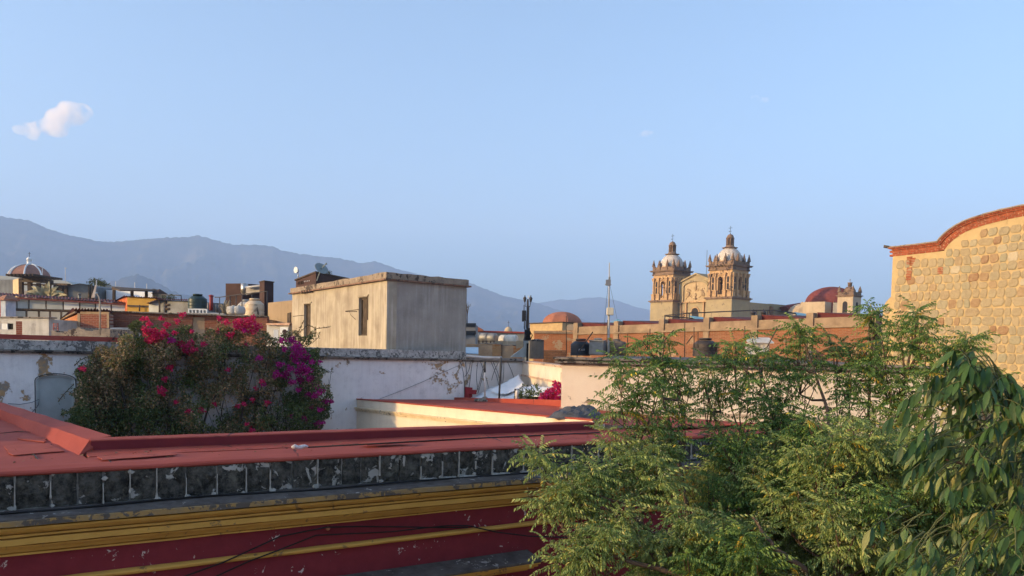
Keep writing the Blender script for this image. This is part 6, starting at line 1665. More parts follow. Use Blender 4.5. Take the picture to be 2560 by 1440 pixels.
b = MB(); b.prism([pt(613, 718, 55.6), pt(652, 713.5, 55), pt(652, 715, 54.6), pt(613, 720, 55.2)], ZU * .06); b.build('canopy', m_plain('pale_canopy', (.55, .5, .44), .8), tb)
t2_ = thing('brown_tower', pt(666, 760, 52), 'plain dark brown tower block standing alone right of the steel chimney', 'tower')
b = MB(); A_, B_, C_ = pt(661, 703, 52), pt(684, 703.5, 53), pt(649, 703, 53.2); b.hexa([Vector((p.x, p.y, z)) for z in (0, A_.z) for p in (A_, B_, B_ + C_ - A_, C_)]); b.build('block', M_brown, t2_)
b = MB(); b.hexa([Vector((p.x, p.y, z)) for z in (A_.z + .003, A_.z + .06) for p in (A_ - Vector((0, .06, 0)), B_ + Vector((.06, 0, 0)), B_ + C_ - A_, C_ - Vector((.06, 0, 0)))]); b.build('cap', M_oldwood, t2_)
tw_ = thing('tan_house', pt(700, 840, 38), 'tan plastered house stepping up between the cream tanks and the box room', 'house')
b = MB(); wallbox(b, 670, 40, 745, 38, 757, 749, 3); b.build('wall', M_tan, tw_)
b = MB(); wallbox(b, 667, 35.6, 722, 35, 812, 812, 2); b.build('annex', M_grayw, tw_)
b = MB(); wallbox(b, 665, 35.4, 724, 34.8, 808, 807, .6, 6.2); b.v = [(x, y, max(z, pt(690, 813, 35).z + .004)) for x, y, z in b.v]; b.build('annex_coping', m_patchy('peach_coping', (.6, .42, .30), (.45, .25, .17), (.2, .12, .09), .15, 2), tw_)
b = MB(); wallbox(b, 718, 37.9, 726, 37.7, 783, 781, .05, pt(720, 808, 37.8).z); b.build('door', M_oldwood, tw_)
b = MB(); wallbox(b, 684, 35, 696, 35, 824, 824, .05, 6.5); wallbox(b, 700, 35, 720, 34.9, 818, 818, .05, 6.5); b.build('doors', M_fibre, tw_)
sg_ = thing('round_sign', pt(710, 850, 22.5), 'round dark disc on a short post sticking up above the vine', 'sign'); b = MB(); b.tube([pt(710, 845, 22.5), pt(711, 834, 22.5)], .02, 5); b.build('post', M_oldwood, sg_)
q = pt(711, 829, 22.5); b = MB(); vs_ = [q + Vector((cos(2 * pi * k / 16) * .065, y, sin(2 * pi * k / 16) * .065)) for y in (0, .03) for k in range(16)]; b.add(vs_, [tuple(range(16)), tuple(range(16, 32))] + [(k, (k + 1) % 16, 16 + (k + 1) % 16, 16 + k) for k in range(16)]); b.build('disc', m_plain('rust_disc', (.09, .05, .04), .8), sg_)
br_ = thing('brown_roof_house', pt(800, 720, 48), 'dark brown rooftop house with slots and dishes, behind the box room', 'house')
A_, B_, C_ = pt(790, 682, 44), pt(900, 691, 50), pt(740, 690, 50); b = MB(); b.hexa([Vector((p.x, p.y, z)) for z in (0, A_.z) for p in (A_, B_, B_ + C_ - A_, C_)]); b.build('wall', M_brown, br_)
b = MB(); b.hexa([Vector((p.x, p.y, z)) for z in (A_.z + .003, A_.z + .09) for p in (A_ - Vector((0, .1, 0)), B_ + Vector((.1, 0, 0)), B_ + C_ - A_, C_ - Vector((.1, 0, 0)))]); b.build('roof_edge', M_oldwood, br_)
dd = (C_ - A_); dd.z = 0; dd.normalize(); nn = Vector((dd.y, -dd.x, 0)); nn = -nn if nn.y > 0 else nn
for k in range(8):
    p = on_wall(746 + k * 4, 708 - k * .6 - (2 if k > 3 else 0), A_ + nn * .02, dd); b = MB(); hgt = .2 if k < 4 else .07
    b.run(p, p + dd * .09, 0, .03, p.z - hgt / 2, p.z + hgt / 2); b.build('slot', M_dark if k < 4 else M_fibre, br_)
sd_ = thing('satellite_dish', pt(793, 700, 43.5), 'tilted open mesh satellite dish with a long feed arm on the brown roof house', 'dish')
q = pt(803, 672, 43.5); b = MB(); b.tube([pt(792, 702, 43.5), pt(801, 678, 43.5), q], .035, 5); b.tube([q, pt(815, 660, 43.3)], .035, 4); b.ball(pt(815.5, 659.5, 43.3), .06, 6, 5); b.build('arm', m_plain('grey_dish_paint', (.25, .28, .27), .5), sd_)
axd = Vector((.55, -.55, .62)).normalized(); s1_ = axd.orthogonal().normalized(); s2_ = axd.cross(s1_); vs_ = [q - axd * .05]; fs_ = []
for i in range(1, 5):
    for k in range(16): a = 2 * pi * k / 16; r_ = .40 * i / 4; vs_.append(q + (s1_ * cos(a) + s2_ * sin(a)) * r_ + axd * (r_ * r_ * .6 - .05))
fs_ += [(0, 1 + k, 1 + (k + 1) % 16) for k in range(16)] + [(1 + (i - 1) * 16 + k, 1 + i * 16 + k, 1 + i * 16 + (k + 1) % 16, 1 + (i - 1) * 16 + (k + 1) % 16) for i in range(1, 4) for k in range(16)]
b = MB(); b.add(vs_, fs_, True); o = b.build('reflector', bpy.data.materials['grey_dish_paint'], sd_); o.modifiers.new('thickness', 'SOLIDIFY').thickness = .015
wa = thing('radio_antenna', pt(745, 692, 46), 'small white drum shaped radio antenna on the left end of the brown roof', 'antenna'); b = MB(); b.tube([pt(745.5, 694, 46), pt(745.5, 676, 46)], .03, 5); b.build('post', M_fibre, wa)
q = pt(743.5, 675.5, 46); b = MB(); b.tube([q + Vector((-.08, -.1, 0)), q + Vector((.0, 0, 0)), q + Vector((.06, .08, 0))], [.19, .17, .06], 12); b.build('drum', M_fibre, wa)

# ------------------------------------------------------------------ between the box room and the brick building
gm = thing('grey_modern_block', pt(1176, 880, 60), 'grey concrete block with dark window bands just right of the box room', 'building')
b = MB(); wallbox(b, 1150, 60, 1189, 60, 812, 812, 4); b.build('wall', m_plain('mid_grey_concrete', (.22, .225, .23), .9, var=.15, scale=1), gm)
for v0, v1 in ((808, 815), (827, 836)): b = MB(); wallbox(b, 1148, 59.95, 1190, 59.95, v0, v0, .4, pt(1170, v1, 60).z); b.v = [(x, y - .1, z) for x, y, z in b.v]; b.build('window_band', m_plain('dark_blue_glass_%d' % v0, (.02, .025, .035), .3), gm)
b = MB(); b.tube([pt(1165, 808, 60), pt(1165, 784, 60)], .05, 4); b.tube([pt(1168, 808, 60), pt(1168, 782, 60)], .05, 4); b.build('rail_post', M_steel, gm)
lg = thing('long_grey_house', pt(1260, 870, 85), 'long grey house with red roof line behind the round white tanks', 'building')
b = MB(); wallbox(b, 1185, 85, 1330, 85, 828, 831, 5); b.build('wall', m_plaster('grey_green_render', (.33, .32, .27), (.25, .25, .22), .4, (.14, .13, .11), .3, 0, sc=.3), lg)
b = MB(); a, c = pt(1185, 826, 84.8), pt(1330, 830, 84.8); b.run(a, c, 0, .5, a.z - .18, a.z, c.z - .18, c.z); b.build('roof_edge', M_red, lg)
b = MB(); q = [pt(1187, 817, 84), pt(1196, 817.5, 84), pt(1205, 822, 84), pt(1209, 828, 84), pt(1187, 828, 84)]; b.prism(q, Vector((0, 3, 0))); b.build('vault', m_plain('terracotta_vault', (.33, .12, .07), .9), lg)
td = thing('tiny_dome', pt(1271, 830, 100), 'tiny distant cream dome with a weathervane on the red roof line', 'dome')
p = pt(1271, 829, 95); b = MB(); b.lathe(p - ZU * 1.5, [(.5, 0), (.5, 1.5), (.46, 1.75), (.3, 2.0), (.1, 2.1)], 12); b.build('shell', M_cr3, td); b = MB(); b.tube([p + ZU * .6, p + ZU * 1.35], .03, 4); b.tube([p + Vector((-.12, 0, 1.1)), p + Vector((.12, 0, 1.1))], .03, 4); b.build('vane', M_steel, td)
M_wtank = m_plain('white_tank_metal', (.60, .55, .47), .5, var=.12)
def htank(u0, u1, vt, vb, d, m, lab, grp):
    a, c = pt(u0, (vt + vb) / 2, d), pt(u1, (vt + vb) / 2, d - .4); R = (vb - vt) / 2 * d / FPX
    o = thing('round_tank', (a + c) / 2 - ZU * R, lab, 'tank', grp); dv_ = (c - a).normalized(); b = MB()
    b.tube([a - dv_ * R * .15, a, a + dv_ * R * .15, c - dv_ * R * .15, c, c + dv_ * R * .15], [R * .55, R * .9, R, R, R * .9, R * .55], 16); b.build('body', m, o)
    b = MB()
    for k in (.25, .75): q = a + (c - a) * k; b.box(q - ZU * (R + .35), .12, R * 1.6, .5)
    b.build('saddle', M_steel, o)
for k, (u0, u1, vt, vb, d, m, lab) in enumerate(((1184, 1202, 831, 855, 70, M_galv, 'leftmost grey round tank by the grey block'), (1203, 1221, 832, 856, 69.5, M_galv, 'middle grey round tank of the row'), (1222, 1240, 833, 856, 69, M_galv, 'rightmost grey round tank, before the long grey house'), (1253, 1266, 837, 861, 66, M_wtank, 'left sunlit white round tank'), (1268, 1291, 837, 862, 65, M_wtank, 'right sunlit white round tank, larger'))): htank(u0, u1, vt, vb, d, m, lab, 'round tanks on the roofs')
b = MB(); wallbox(b, 1238, 63, 1270, 62, 852, 853, 2); tag(b.build('cream_parapet', M_cr3), 'sunlit cream parapet below the white round tanks', 'wall')
for k, (u0, u1, u2, v, d, lab) in enumerate(((1197, 1231, 1244, 860, 44, 'sunlit ochre brick box with small dark vents, left of the pair'), (1246, 1284, 1300, 864, 44, 'flat sunlit brick box right of the vented one'))):
    o = thing('brick_box', pt((u0 + u1) / 2, 890, d), lab, 'shed'); a, c, e = pt(u0, v, d), pt(u1, v + 1, d - 2.2), pt(u2, v, d - 1.4)
    b = MB(); b.run(a, c, 0, .5, 0, a.z); b.build('wall', m_brick('ochre_box_brick_%d' % k, (c - a).normalized(), (.46, .20, .07), (.40, .16, .055), (.45, .26, .12), .3, .09, .012, .5, (.5, .3, .15)), o)
    b = MB(); b.run(c, e, .003, 1.5, 0, c.z - .01); b.build('side_wall', M_conc, o)
    b = MB(); b.run(a - (c - a).normalized() * .05, c, -.05, .6, a.z + .003, a.z + .05); b.build('coping', M_slab, o)
b = MB(); b.prism([pt(1163, 868, 40), pt(1196, 868, 42), pt(1196, 884, 37), pt(1163, 882, 36)], ZU * -.05); tag(b.build('blue_sheet_roof', m_plain('pale_blue_sheet', (.40, .52, .60), .6)), 'pale blue sheet roof right beside the box room foot', 'roof')
sw = thing('stair_house', pt(1305, 900, 38), 'white stair head with sloping wall left of the lamp post', 'building')
b = MB(); q = [pt(1276, 893, 37), pt(1309, 868, 37), pt(1309, 851, 37), pt(1321, 851, 37), pt(1321, 893, 37)]; b.prism(q, Vector((0, 2, 0))); b.build('wall', M_fibreg, sw)
b = MB(); q = [pt(1291, 872, 37.2), pt(1291, 852, 37.2), pt(1308, 852, 37.2), pt(1308, 866, 37.2)]; b.prism(q, Vector((0, 1.4, 0))); b.build('lit_wall', M_cr3, sw)
b = MB(); wallbox(b, 1316.5, 36.9, 1321.5, 36.9, 858, 858, .05, 7.2); b.build('door', M_dark, sw)
dr = thing('corrugated_drum', pt(1340, 900, 35), 'brown corrugated metal water drum beside the stair head', 'tank'); p = pt(1341, 897, 35); H_ = pt(1341, 853, 35).z - p.z; R_d = 17.5 * 35 / FPX
b = MB(); n = 48; vs_ = [p + Vector((cos(2 * pi * k / n) * R_d * (1 + .025 * (k % 2)), sin(2 * pi * k / n) * R_d * (1 + .025 * (k % 2)), z)) for z in (0, H_) for k in range(n)]; b.add(vs_, [(k, (k + 1) % n, n + (k + 1) % n, n + k) for k in range(n)] + [tuple(range(n, 2 * n))]); b.build('body', m_plaster('rusty_drum', (.25, .19, .14), (.17, .14, .12), .6, (.08, .06, .05), .4, 0, sc=1), dr)
MB().lathe(p + ZU * (H_ + .003), [(R_d * 1.05, 0), (R_d * 1.05, .04), (R_d * .5, .09), (.02, .1)], 20).build('lid', M_slab, dr)
# ornate lamp post with phone antennas strapped on
lm = thing('lamp_post', pt(1319, 850, 36.5), 'tall black ornate lamp post with two lanterns and phone antenna panels strapped to it', 'lamp')
q0, q1 = pt(1318, 852, 36.5), pt(1319.5, 748, 36.5); Hm = q1.z - q0.z
b = MB(); b.tube([q0, q0 + (q1 - q0) * .15, q1], [.09, .065, .045], 8); b.lathe(q0, [(.2, 0), (.16, .15), (.1, .4)], 8); b.build('post', M_steel, lm)
for sgn in (-1, 1):
    e = q1 + Vector((sgn * .14, 0, -.14)); b = MB(); b.tube([q1 - ZU * .35, q1 + Vector((sgn * .10, 0, -.36)), e], .018, 5); b.build('arm', M_steel, lm)
    MB().lathe(e, [(.03, 0), (.05, .04), (.075, .16), (.085, .18), (.05, .24), (.02, .27), (.025, .31), (.005, .33)], 8).build('lantern', M_steel, lm)
for (du, v0, v1, w, nm) in ((-11, 776, 804, .085, 'antenna_panel'), (-6, 776, 802, .075, 'antenna_panel'), (-8.5, 762, 776, .03, 'antenna_rod'), (3, 765, 800, .03, 'cable_run'), (-8, 804, 822, .03, 'cable_run'), (2, 820, 850, .12, 'equipment_box'), (-3.5, 825, 850, .13, 'equipment_box'), (5, 828, 838, .10, 'equipment_box')):
    a, c = pt(1318.5 + du, v1, 36.4), pt(1318.5 + du, v0, 36.4); b = MB(); b.box(a, w * 1.3, .1, c.z - a.z); b.build(nm, M_blk if 'equip' not in nm else M_steel, lm, bevel=.01)
b = MB()
for k in range(6): b.tube([pt(1312 + k * 2, 800, 36.3), pt(1310 + k * 2.6, 818 + 3 * (k % 2), 36.2), pt(1315 + k * 1.6, 836, 36.3), pt(1314 + k * 2.4, 849, 36.3)], .018, 4)
b.tube([pt(1325, 830, 36.3), pt(1331, 838, 36.3), pt(1327, 848, 36.3)], .03, 4); b.build('cables', M_cable, lm)
b = MB(); p = pt(1321, 746, 36.5); b.lathe(p, [(.02, 0), (.02, .1), (.005, .14)], 6); b.build('finial', M_fibre, lm)
# square chapel with a terracotta dome
td2 = thing('terracotta_dome_chapel', pt(1400, 840, 75), 'square cream chapel with low terracotta dome left of the brick building', 'building')
A_, B_, C_ = pt(1406, 804, 66), pt(1486, 807, 72), pt(1325, 804, 72); b = MB(); b.hexa([Vector((p.x, p.y, z)) for z in (0, A_.z - .1) for p in (A_, B_, B_ + C_ - A_, C_)]); b.build('wall', m_brick('cream_block_courses', (C_ - A_).normalized(), (.52, .36, .18), (.46, .31, .16), (.4, .26, .13), .6, .22, .01), td2)
b = MB(); b.hexa([Vector((p.x, p.y, z)) for z in (A_.z - .097, A_.z) for p in (A_ - Vector((0, .15, 0)), B_ + Vector((.15, 0, 0)), B_ + C_ - A_, C_ - Vector((.15, 0, 0)))]); b.build('cornice', M_oldwood, td2)
cD = (B_ + C_) / 2; cD.z = A_.z; RR = 51 * 71.5 / FPX; hD = pt(1405, 779, 71.5).z - A_.z
MB().lathe(Vector((cD.x, cD.y - .3, A_.z - .05)), [(RR * cos(a), .05 + hD * sin(a)) for a in np.linspace(0, 1.55, 9)], 8, False, .2).build('dome', m_plain('terracotta_dome_coat', (.38, .145, .085), .9, var=.12), td2)
b = MB(); wallbox(b, 1335, 58, 1440, 56, 828, 826, 2); o = b.build('old_parapet', m_patchy('orange_stained_wall', (.48, .30, .16), (.40, .22, .11), (.25, .14, .08), .2, .8)); tag(o, 'stained cream parapet under the terracotta dome chapel', 'wall')
b = MB(); q = [pt(1418, 816, 57.5), pt(1424, 811, 57.5), pt(1432, 811, 57.5), pt(1438, 816, 57.5), pt(1438, 826, 57.5), pt(1418, 826, 57.5)]; b.prism(q, Vector((0, 1, 0))); tag(b.build('curved_merlon', M_cr3), 'small round topped cream wall block by the first brick pier', 'wall')
w_ = thing('low_brick_house', pt(1390, 890, 46), 'long low brick house with pale coping behind the corrugated drum', 'house')
a, c = pt(1335, 833, 47.6), pt(1440, 832, 47.2)
b = MB(); b.run(a, c, 0, 3, 0, a.z); b.build('wall', m_brick('low_house_brick', (c - a).normalized(), (.44, .15, .06), (.36, .11, .04), (.38, .24, .15), patch=.3), w_)
b = MB(); b.run(a, c, -.08, .4, a.z + .003, a.z + .14); b.build('coping', M_conc, w_)
b = MB(); wallbox(b, 1359, 40, 1416, 40, 876, 876, 1.5); tag(b.build('brick_heap', m_brick('stacked_brick', Vector((1, 0, 0)), (.30, .15, .08), (.22, .10, .05), (.12, .07, .05), .3, .09, .02)), 'low stack of loose bricks left of the black tank', 'bricks')
b = MB(); b.tube([pt(1415.5, 890, 39), pt(1415.5, 790, 39)], .02, 4); tag(b.build('thin_mast', M_wire), 'thin dark wire mast left of the black water tank', 'pole')
# trees of the town seen over the roofs are added with the plants
# ------------------------------------------------------------------ plants
def fast_mesh(name, V, Fq, mats, midx=None, smooth=False):
    me = bpy.data.meshes.new(name); n, k = Fq.shape
    me.vertices.add(len(V)); me.vertices.foreach_set('co', np.ascontiguousarray(V, np.float32).ravel())
    me.loops.add(n * k); me.loops.foreach_set('vertex_index', np.ascontiguousarray(Fq, np.int32).ravel())
    me.polygons.add(n); me.polygons.foreach_set('loop_start', np.arange(0, n * k, k, dtype=np.int32))
    for m in mats: me.materials.append(m)
    if midx is not None: me.polygons.foreach_set('material_index', np.ascontiguousarray(midx, np.int32))
    if smooth: me.polygons.foreach_set('use_smooth', np.ones(n, bool))
    me.update(calc_edges=True); me.validate()
    return me
def link_mesh(name, me, parent, origin=None):
    return new_obj(name, me, parent, ORIG[parent.name] if origin is None else origin)
def m_leaf(name, stops, rough=0.5, trans=0.3, spec=0.4):
    t = NT(name); g = t.N('ShaderNodeNewGeometry')
    c = t.ramp(g.outputs['Random Per Island'], stops)
    c = t.mix(t.ramp(t.noise(1.8, 3), [(.35, 0), (.65, .35)]), c, tuple(x * .6 for x in stops[len(stops) // 2][1]))
    t.out(c, rough, 0, spec)
    tr = t.N('ShaderNodeBsdfTranslucent'); t.l.new(c, tr.inputs['Color'])
    mx = t.N('ShaderNodeMixShader'); mx.inputs[0].default_value = trans
    out = [n for n in t.n if n.type == 'OUTPUT_MATERIAL'][0]
    t.l.new(t.b.outputs[0], mx.inputs[1]); t.l.new(tr.outputs[0], mx.inputs[2]); t.l.new(mx.outputs[0], out.inputs['Surface'])
    return t.m
def unit(a): return a / np.maximum(1e-9, np.linalg.norm(a, axis=-1, keepdims=True))
def leaf_quads(P, D, Nn, L, Wd, fold=0.25):
    "folded lance shapes: base P, direction D, upper side Nn; returns V, F (triangles)"
    D = unit(D); S = unit(np.cross(D, Nn)); U = np.cross(S, D)
    L = np.asarray(L)[:, None]; Wd = np.asarray(Wd)[:, None]
    V = np.stack([P, P + D * L * .42 + S * Wd * .5 + U * Wd * fold, P + D * L - U * L * .10, P + D * L * .42 - S * Wd * .5 + U * Wd * fold], 1).reshape(-1, 3)
    b = (np.arange(len(P)) * 4)[:, None]
    Fq = np.concatenate([b + np.array([[0, 1, 2]]), b + np.array([[0, 2, 3]])], 1).reshape(-1, 3)
    return V, Fq
rng = np.random.default_rng(11)
def rdir(n):
    return unit(rng.normal(size=(n, 3)))
M_bark = m_plain('grey_brown_bark', (.125, .082, .055), .9, var=.3, scale=6, bump=.01)

# ---------------- bougainvillea over the white wall
M_bl = m_leaf('bougainvillea_foliage', [(0, (0.100, 0.133, 0.056)), (.35, (0.175, 0.181, 0.073)), (.6, (0.290, 0.224, 0.113)), (.85, (0.464, 0.302, 0.164)), (1, (0.696, 0.451, 0.277))], .7, .2, .2)
M_bg = m_leaf('bougainvillea_green_foliage', [(0, (0.048, 0.081, 0.030)), (.5, (0.095, 0.137, 0.041)), (1, (0.171, 0.209, 0.061))], .6, .25, .3)
M_bp = m_leaf('crimson_bracts', [(0, (.48, .012, .06)), (.5, (.62, .02, .11)), (1, (.70, .05, .19))], .6, .35, .2)
M_bm = m_leaf('purple_bracts', [(0, (.32, .008, .15)), (.5, (.46, .012, .22)), (1, (.55, .03, .30))], .6, .35, .2)
bv = thing('bougainvillea', W(-1.2, -.9, 0), 'huge straggly bougainvillea with crimson and purple blossoms climbing the white wall', 'shrub')
OUT = [(158, 1095), (160, 1045), (190, 1000), (185, 940), (205, 905), (240, 885), (270, 858), (330, 838), (380, 826), (430, 815), (480, 828), (560, 822), (640, 818), (690, 838), (745, 826), (775, 842), (795, 880), (800, 920), (815, 950), (832, 985), (822, 1030), (800, 1075), (806, 1095)]
def inside(u, v):
    c = np.zeros(len(u), bool); n = len(OUT); j = n - 1
    for i in range(n):
        (x0, y0), (x1, y1) = OUT[i], OUT[j]
        k = ((y0 > v) != (y1 > v)) & (u < (x1 - x0) * (v - y0) / ((y1 - y0) if y1 != y0 else 1e-9) + x0)
        c ^= k; j = i
    return c
def nz2(u, v, s, off):
    return np.array([mnoise.noise(Vector((a * s, b_ * s, off))) for a, b_ in zip(u, v)])
NB = 130000
u = rng.uniform(140, 850, NB); v = rng.uniform(785, 1130, NB)
du, dv = nz2(u, v, .035, 1.0) * 26, nz2(u, v, .035, 9.0) * 22
ok = inside(u + du, np.minimum(v + dv, 1090)); u, v = u[ok], v[ok]
n1 = nz2(u, v, .018, 3.3); n2 = nz2(u, v, .05, 6.1)
thin = np.exp(-((u - 590) / 130) ** 2 - ((v - 985) / 105) ** 2) * .55
dens = np.clip(.74 + .9 * n1 + .7 * n2 - thin, 0.03, 1)
ok = rng.random(len(u)) < dens; u, v, n1, n2 = u[ok], v[ok], n1[ok], n2[ok]
bulge = .45 + .9 * np.clip(nz2(u, v, .012, 12.0) + .35, 0, 1)
tt = -(.08 + rng.random(len(u)) ** .8 * bulge * 1.0)
def rays_np(u, v):
    r = np.array(_f)[None] + np.outer((u - PPX) / FPX, np.array(CR)) - np.outer((v - PPY) / FPX, np.array(CU)); return r
def on_wall_np(u, v, t):
    r = rays_np(u, v); n = np.array([AX.y, -AX.x, 0.0]); p0 = np.array(WP) - np.array(EYE)
    num = (p0[None] + np.outer(t, np.array(BX))) @ n; k = num / (r @ n)
    return np.array(EYE)[None] + r * k[:, None]
P = on_wall_np(u, v, tt)
nL_ = len(P); D = unit(rdir(nL_) + np.array([0, 0, -.35])); Nn = unit(rdir(nL_) * .8 + np.array([.3, -.5, .6]))
V, Fq = leaf_quads(P, D, Nn, rng.uniform(.045, .095, nL_), rng.uniform(.028, .055, nL_))
gm_ = (nz2(u, v, .013, 20.0) + .25 * rng.normal(size=nL_) + np.where(v > 1020, .35, 0) + np.where(u > 690, .4, 0) + np.where(np.abs(u - 350) < 12, .6, 0) > .22).astype(int)
o = link_mesh('foliage', fast_mesh('foliage', V - np.array(ORIG[bv.name]), Fq, [M_bl, M_bg], np.repeat(gm_, 2)), bv); tag(o, kind='stuff')
# upright and arching stems
r = random.Random(21)
b = MB()
M_vine = m_plain('dark_vine_wood', (.05, .038, .03), .9, var=.3)
for k in range(46):
    u0 = r.uniform(230, 790); u1 = u0 + r.uniform(-70, 70); v1 = r.uniform(850, 960); um = (u0 + u1) / 2 + r.uniform(-25, 25)
    t0 = -r.uniform(.15, .6)
    pp = [on_wall(x, y, WP + BX * t0, AX) for x, y in ((u0, 1110), (um, (1110 + v1) / 2 + 20), (u1, v1))]
    rr_ = r.uniform(.010, .03)
    b.tube([pp[0] * (1 - s) ** 2 + pp[1] * 2 * s * (1 - s) + pp[2] * s * s for s in np.linspace(0, 1, 7)], [rr_ * (1 - .12 * i) for i in range(7)], 4)
for (q, rr_) in (([(595, 1085), (608, 1020), (640, 985), (700, 975)], .03), ([(503, 1085), (520, 1020), (560, 955), (562, 890)], .03), ([(545, 950), (562, 885)], .025), ([(420, 1040), (417, 960), (400, 900)], .03), ([(310, 1080), (313, 1010), (300, 960)], .035), ([(250, 1070), (235, 1010), (215, 960)], .03), ([(690, 1080), (650, 1010), (600, 985)], .03)):
    b.tube([on_wall(x, y, WP - BX * .55, AX) for x, y in q], rr_, 5)
o = b.build('stems', M_vine, bv); tag(o, kind='stuff')
# thin leafy runners poking out of the outline
rs = [[(745, 835), (770, 812), (790, 822), (825, 817)], [(740, 840), (752, 818), (760, 800)], [(775, 860), (795, 845), (800, 830)], [(800, 900), (815, 895), (818, 885)], [(805, 925), (828, 930), (830, 920)], [(185, 915), (200, 900), (225, 890), (250, 893)], [(145, 1005), (160, 985), (185, 960)], [(815, 1040), (835, 1030)], [(455, 820), (450, 800), (455, 786)], [(372, 830), (362, 812), (358, 798)], [(420, 825), (415, 808), (403, 796)], [(548, 828), (545, 812), (548, 796)], [(600, 822), (610, 806), (628, 798)]]
b = MB(); rp = []
for q in rs:
    pp = [on_wall(x, y, WP - BX * .5, AX) for x, y in q]; b.tube(pp, .009, 4)
    for a, c in zip(pp, pp[1:]):
        for s in np.linspace(0, 1, 9): rp.append(a + (c - a) * s)
o = b.build('runners', M_vine, bv); tag(o, kind='stuff')
P = np.array([list(p) for p in rp for _ in (0, 1)]) + rng.normal(size=(len(rp) * 2, 3)) * .02
V, Fq = leaf_quads(P, rdir(len(P)), rdir(len(P)), rng.uniform(.04, .07, len(P)), rng.uniform(.02, .035, len(P)))
o = link_mesh('foliage', fast_mesh('foliage', V - np.array(ORIG[bv.name]), Fq, [M_bl]), bv); tag(o, kind='stuff')
RED = [(455, 787, 8), (357, 798, 6), (366, 797, 5), (403, 796, 6), (443, 803, 7), (372, 810, 7), (417, 812, 8), (367, 828, 13), (390, 838, 16), (408, 835, 13), (383, 850, 14), (375, 853, 12), (450, 860, 11), (462, 868, 12), (470, 878, 10), (485, 873, 8), (477, 857, 8), (548, 796, 6), (565, 806, 9), (600, 806, 14), (627, 801, 14), (637, 818, 16), (615, 818, 14), (592, 815, 11), (575, 838, 10), (545, 828, 6), (425, 920, 8), (403, 975, 10), (472, 1028, 7), (503, 1025, 8), (655, 953, 6), (640, 970, 5), (668, 1006, 7), (617, 1060, 5), (630, 1075, 8), (207, 922, 8), (570, 925, 6), (595, 1015, 5), (610, 1010, 6), (508, 885, 5), (538, 1010, 5), (440, 1005, 5), (435, 832, 6), (480, 828, 5), (412, 948, 6), (510, 860, 7), (615, 862, 5), (632, 1000, 5), (408, 985, 6)]
PUR = [(705, 850, 8), (728, 850, 11), (742, 866, 15), (750, 880, 13), (735, 890, 10), (648, 895, 8), (755, 918, 15), (768, 926, 13), (715, 937, 13), (692, 936, 11), (740, 903, 9), (780, 905, 7), (800, 905, 5), (790, 963, 11), (800, 978, 10), (815, 1003, 9), (760, 1045, 7), (790, 1060, 8), (806, 1057, 6), (828, 1003, 6), (700, 912, 9), (612, 826, 6), (428, 851, 8), (775, 945, 10), (745, 930, 12), (712, 872, 7), (728, 1040, 5), (660, 962, 5), (725, 920, 9), (765, 895, 11), (752, 950, 10), (772, 985, 8), (786, 990, 8), (800, 1025, 7), (745, 975, 7), (778, 1020, 6), (730, 955, 8)]
for lst, m in ((RED, M_bp), (PUR, M_bm)):
    Pn = []
    for (cu, cv, rad) in lst:
        n = int(rad * rad * 1.0) + 14
        a = rng.uniform(0, 2 * pi, n); q = np.sqrt(rng.random(n)) * rad
        lump = 1 + .35 * np.sin(a * 3 + cu)
        p = on_wall_np(cu + np.cos(a) * q * lump, cv + np.sin(a) * q * .8 * lump, np.full(n, -1.0 - .25 * math.sin(cu)) + rng.normal(size=n) * .1); Pn.append(p)
    P = np.concatenate(Pn); n = len(P)
    V, Fq = leaf_quads(P, rdir(n), unit(rdir(n) + np.array([0, -.4, .4])), rng.uniform(.04, .065, n), rng.uniform(.035, .055, n), .15)
    o = link_mesh('flowers', fast_mesh('flowers', V - np.array(ORIG[bv.name]), Fq, [m]), bv); tag(o, kind='stuff')
# pink shrub in the tent court
pk = thing('flowering_shrub', pt(1380, 1010, 21.6) - ZU * .8, 'bright pink flowering shrub beside the cream wall in the tent court', 'shrub')
cl = [(1392, 975, 12), (1375, 990, 18), (1395, 995, 14), (1360, 994, 12), (1384, 1004, 18), (1398, 962, 7), (1388, 960, 6), (1402, 985, 10)]
Pn = []
for cu, cv, rad in cl:
    n = int(rad * rad * 1.3); a = rng.uniform(0, 2 * pi, n); q = np.sqrt(rng.random(n)) * rad
    rr_ = rays_np(cu + np.cos(a) * q, cv + np.sin(a) * q); d = 21.6 + rng.normal(size=n) * .15; Pn.append(np.array(EYE)[None] + rr_ * (d / rr_[:, 1])[:, None])
P = np.concatenate(Pn); n = len(P)
V, Fq = leaf_quads(P, rdir(n), rdir(n), rng.uniform(.05, .08, n), rng.uniform(.045, .065, n), .15)
o = link_mesh('flowers', fast_mesh('flowers', V - np.array(ORIG[pk.name]), Fq, [M_bp, M_bm], np.repeat((rng.random(n) < .35).astype(int), 2)), pk); tag(o, kind='stuff')
P2 = P[::4] + np.array([0, .15, -.05]); n = len(P2); V, Fq = leaf_quads(P2, rdir(n), rdir(n), rng.uniform(.05, .08, n), rng.uniform(.03, .05, n))
o = link_mesh('foliage', fast_mesh('foliage', V - np.array(ORIG[pk.name]), Fq, [M_bg]), pk); tag(o, kind='stuff')
b = MB()
for k in range(6): b.tube([ORIG[pk.name] - ZU * 1.5, pt(1365 + 7 * k, 985 + 3 * (k % 3), 21.6)], .02, 4)
o = b.build('stems', M_vine, pk); tag(o, kind='stuff')
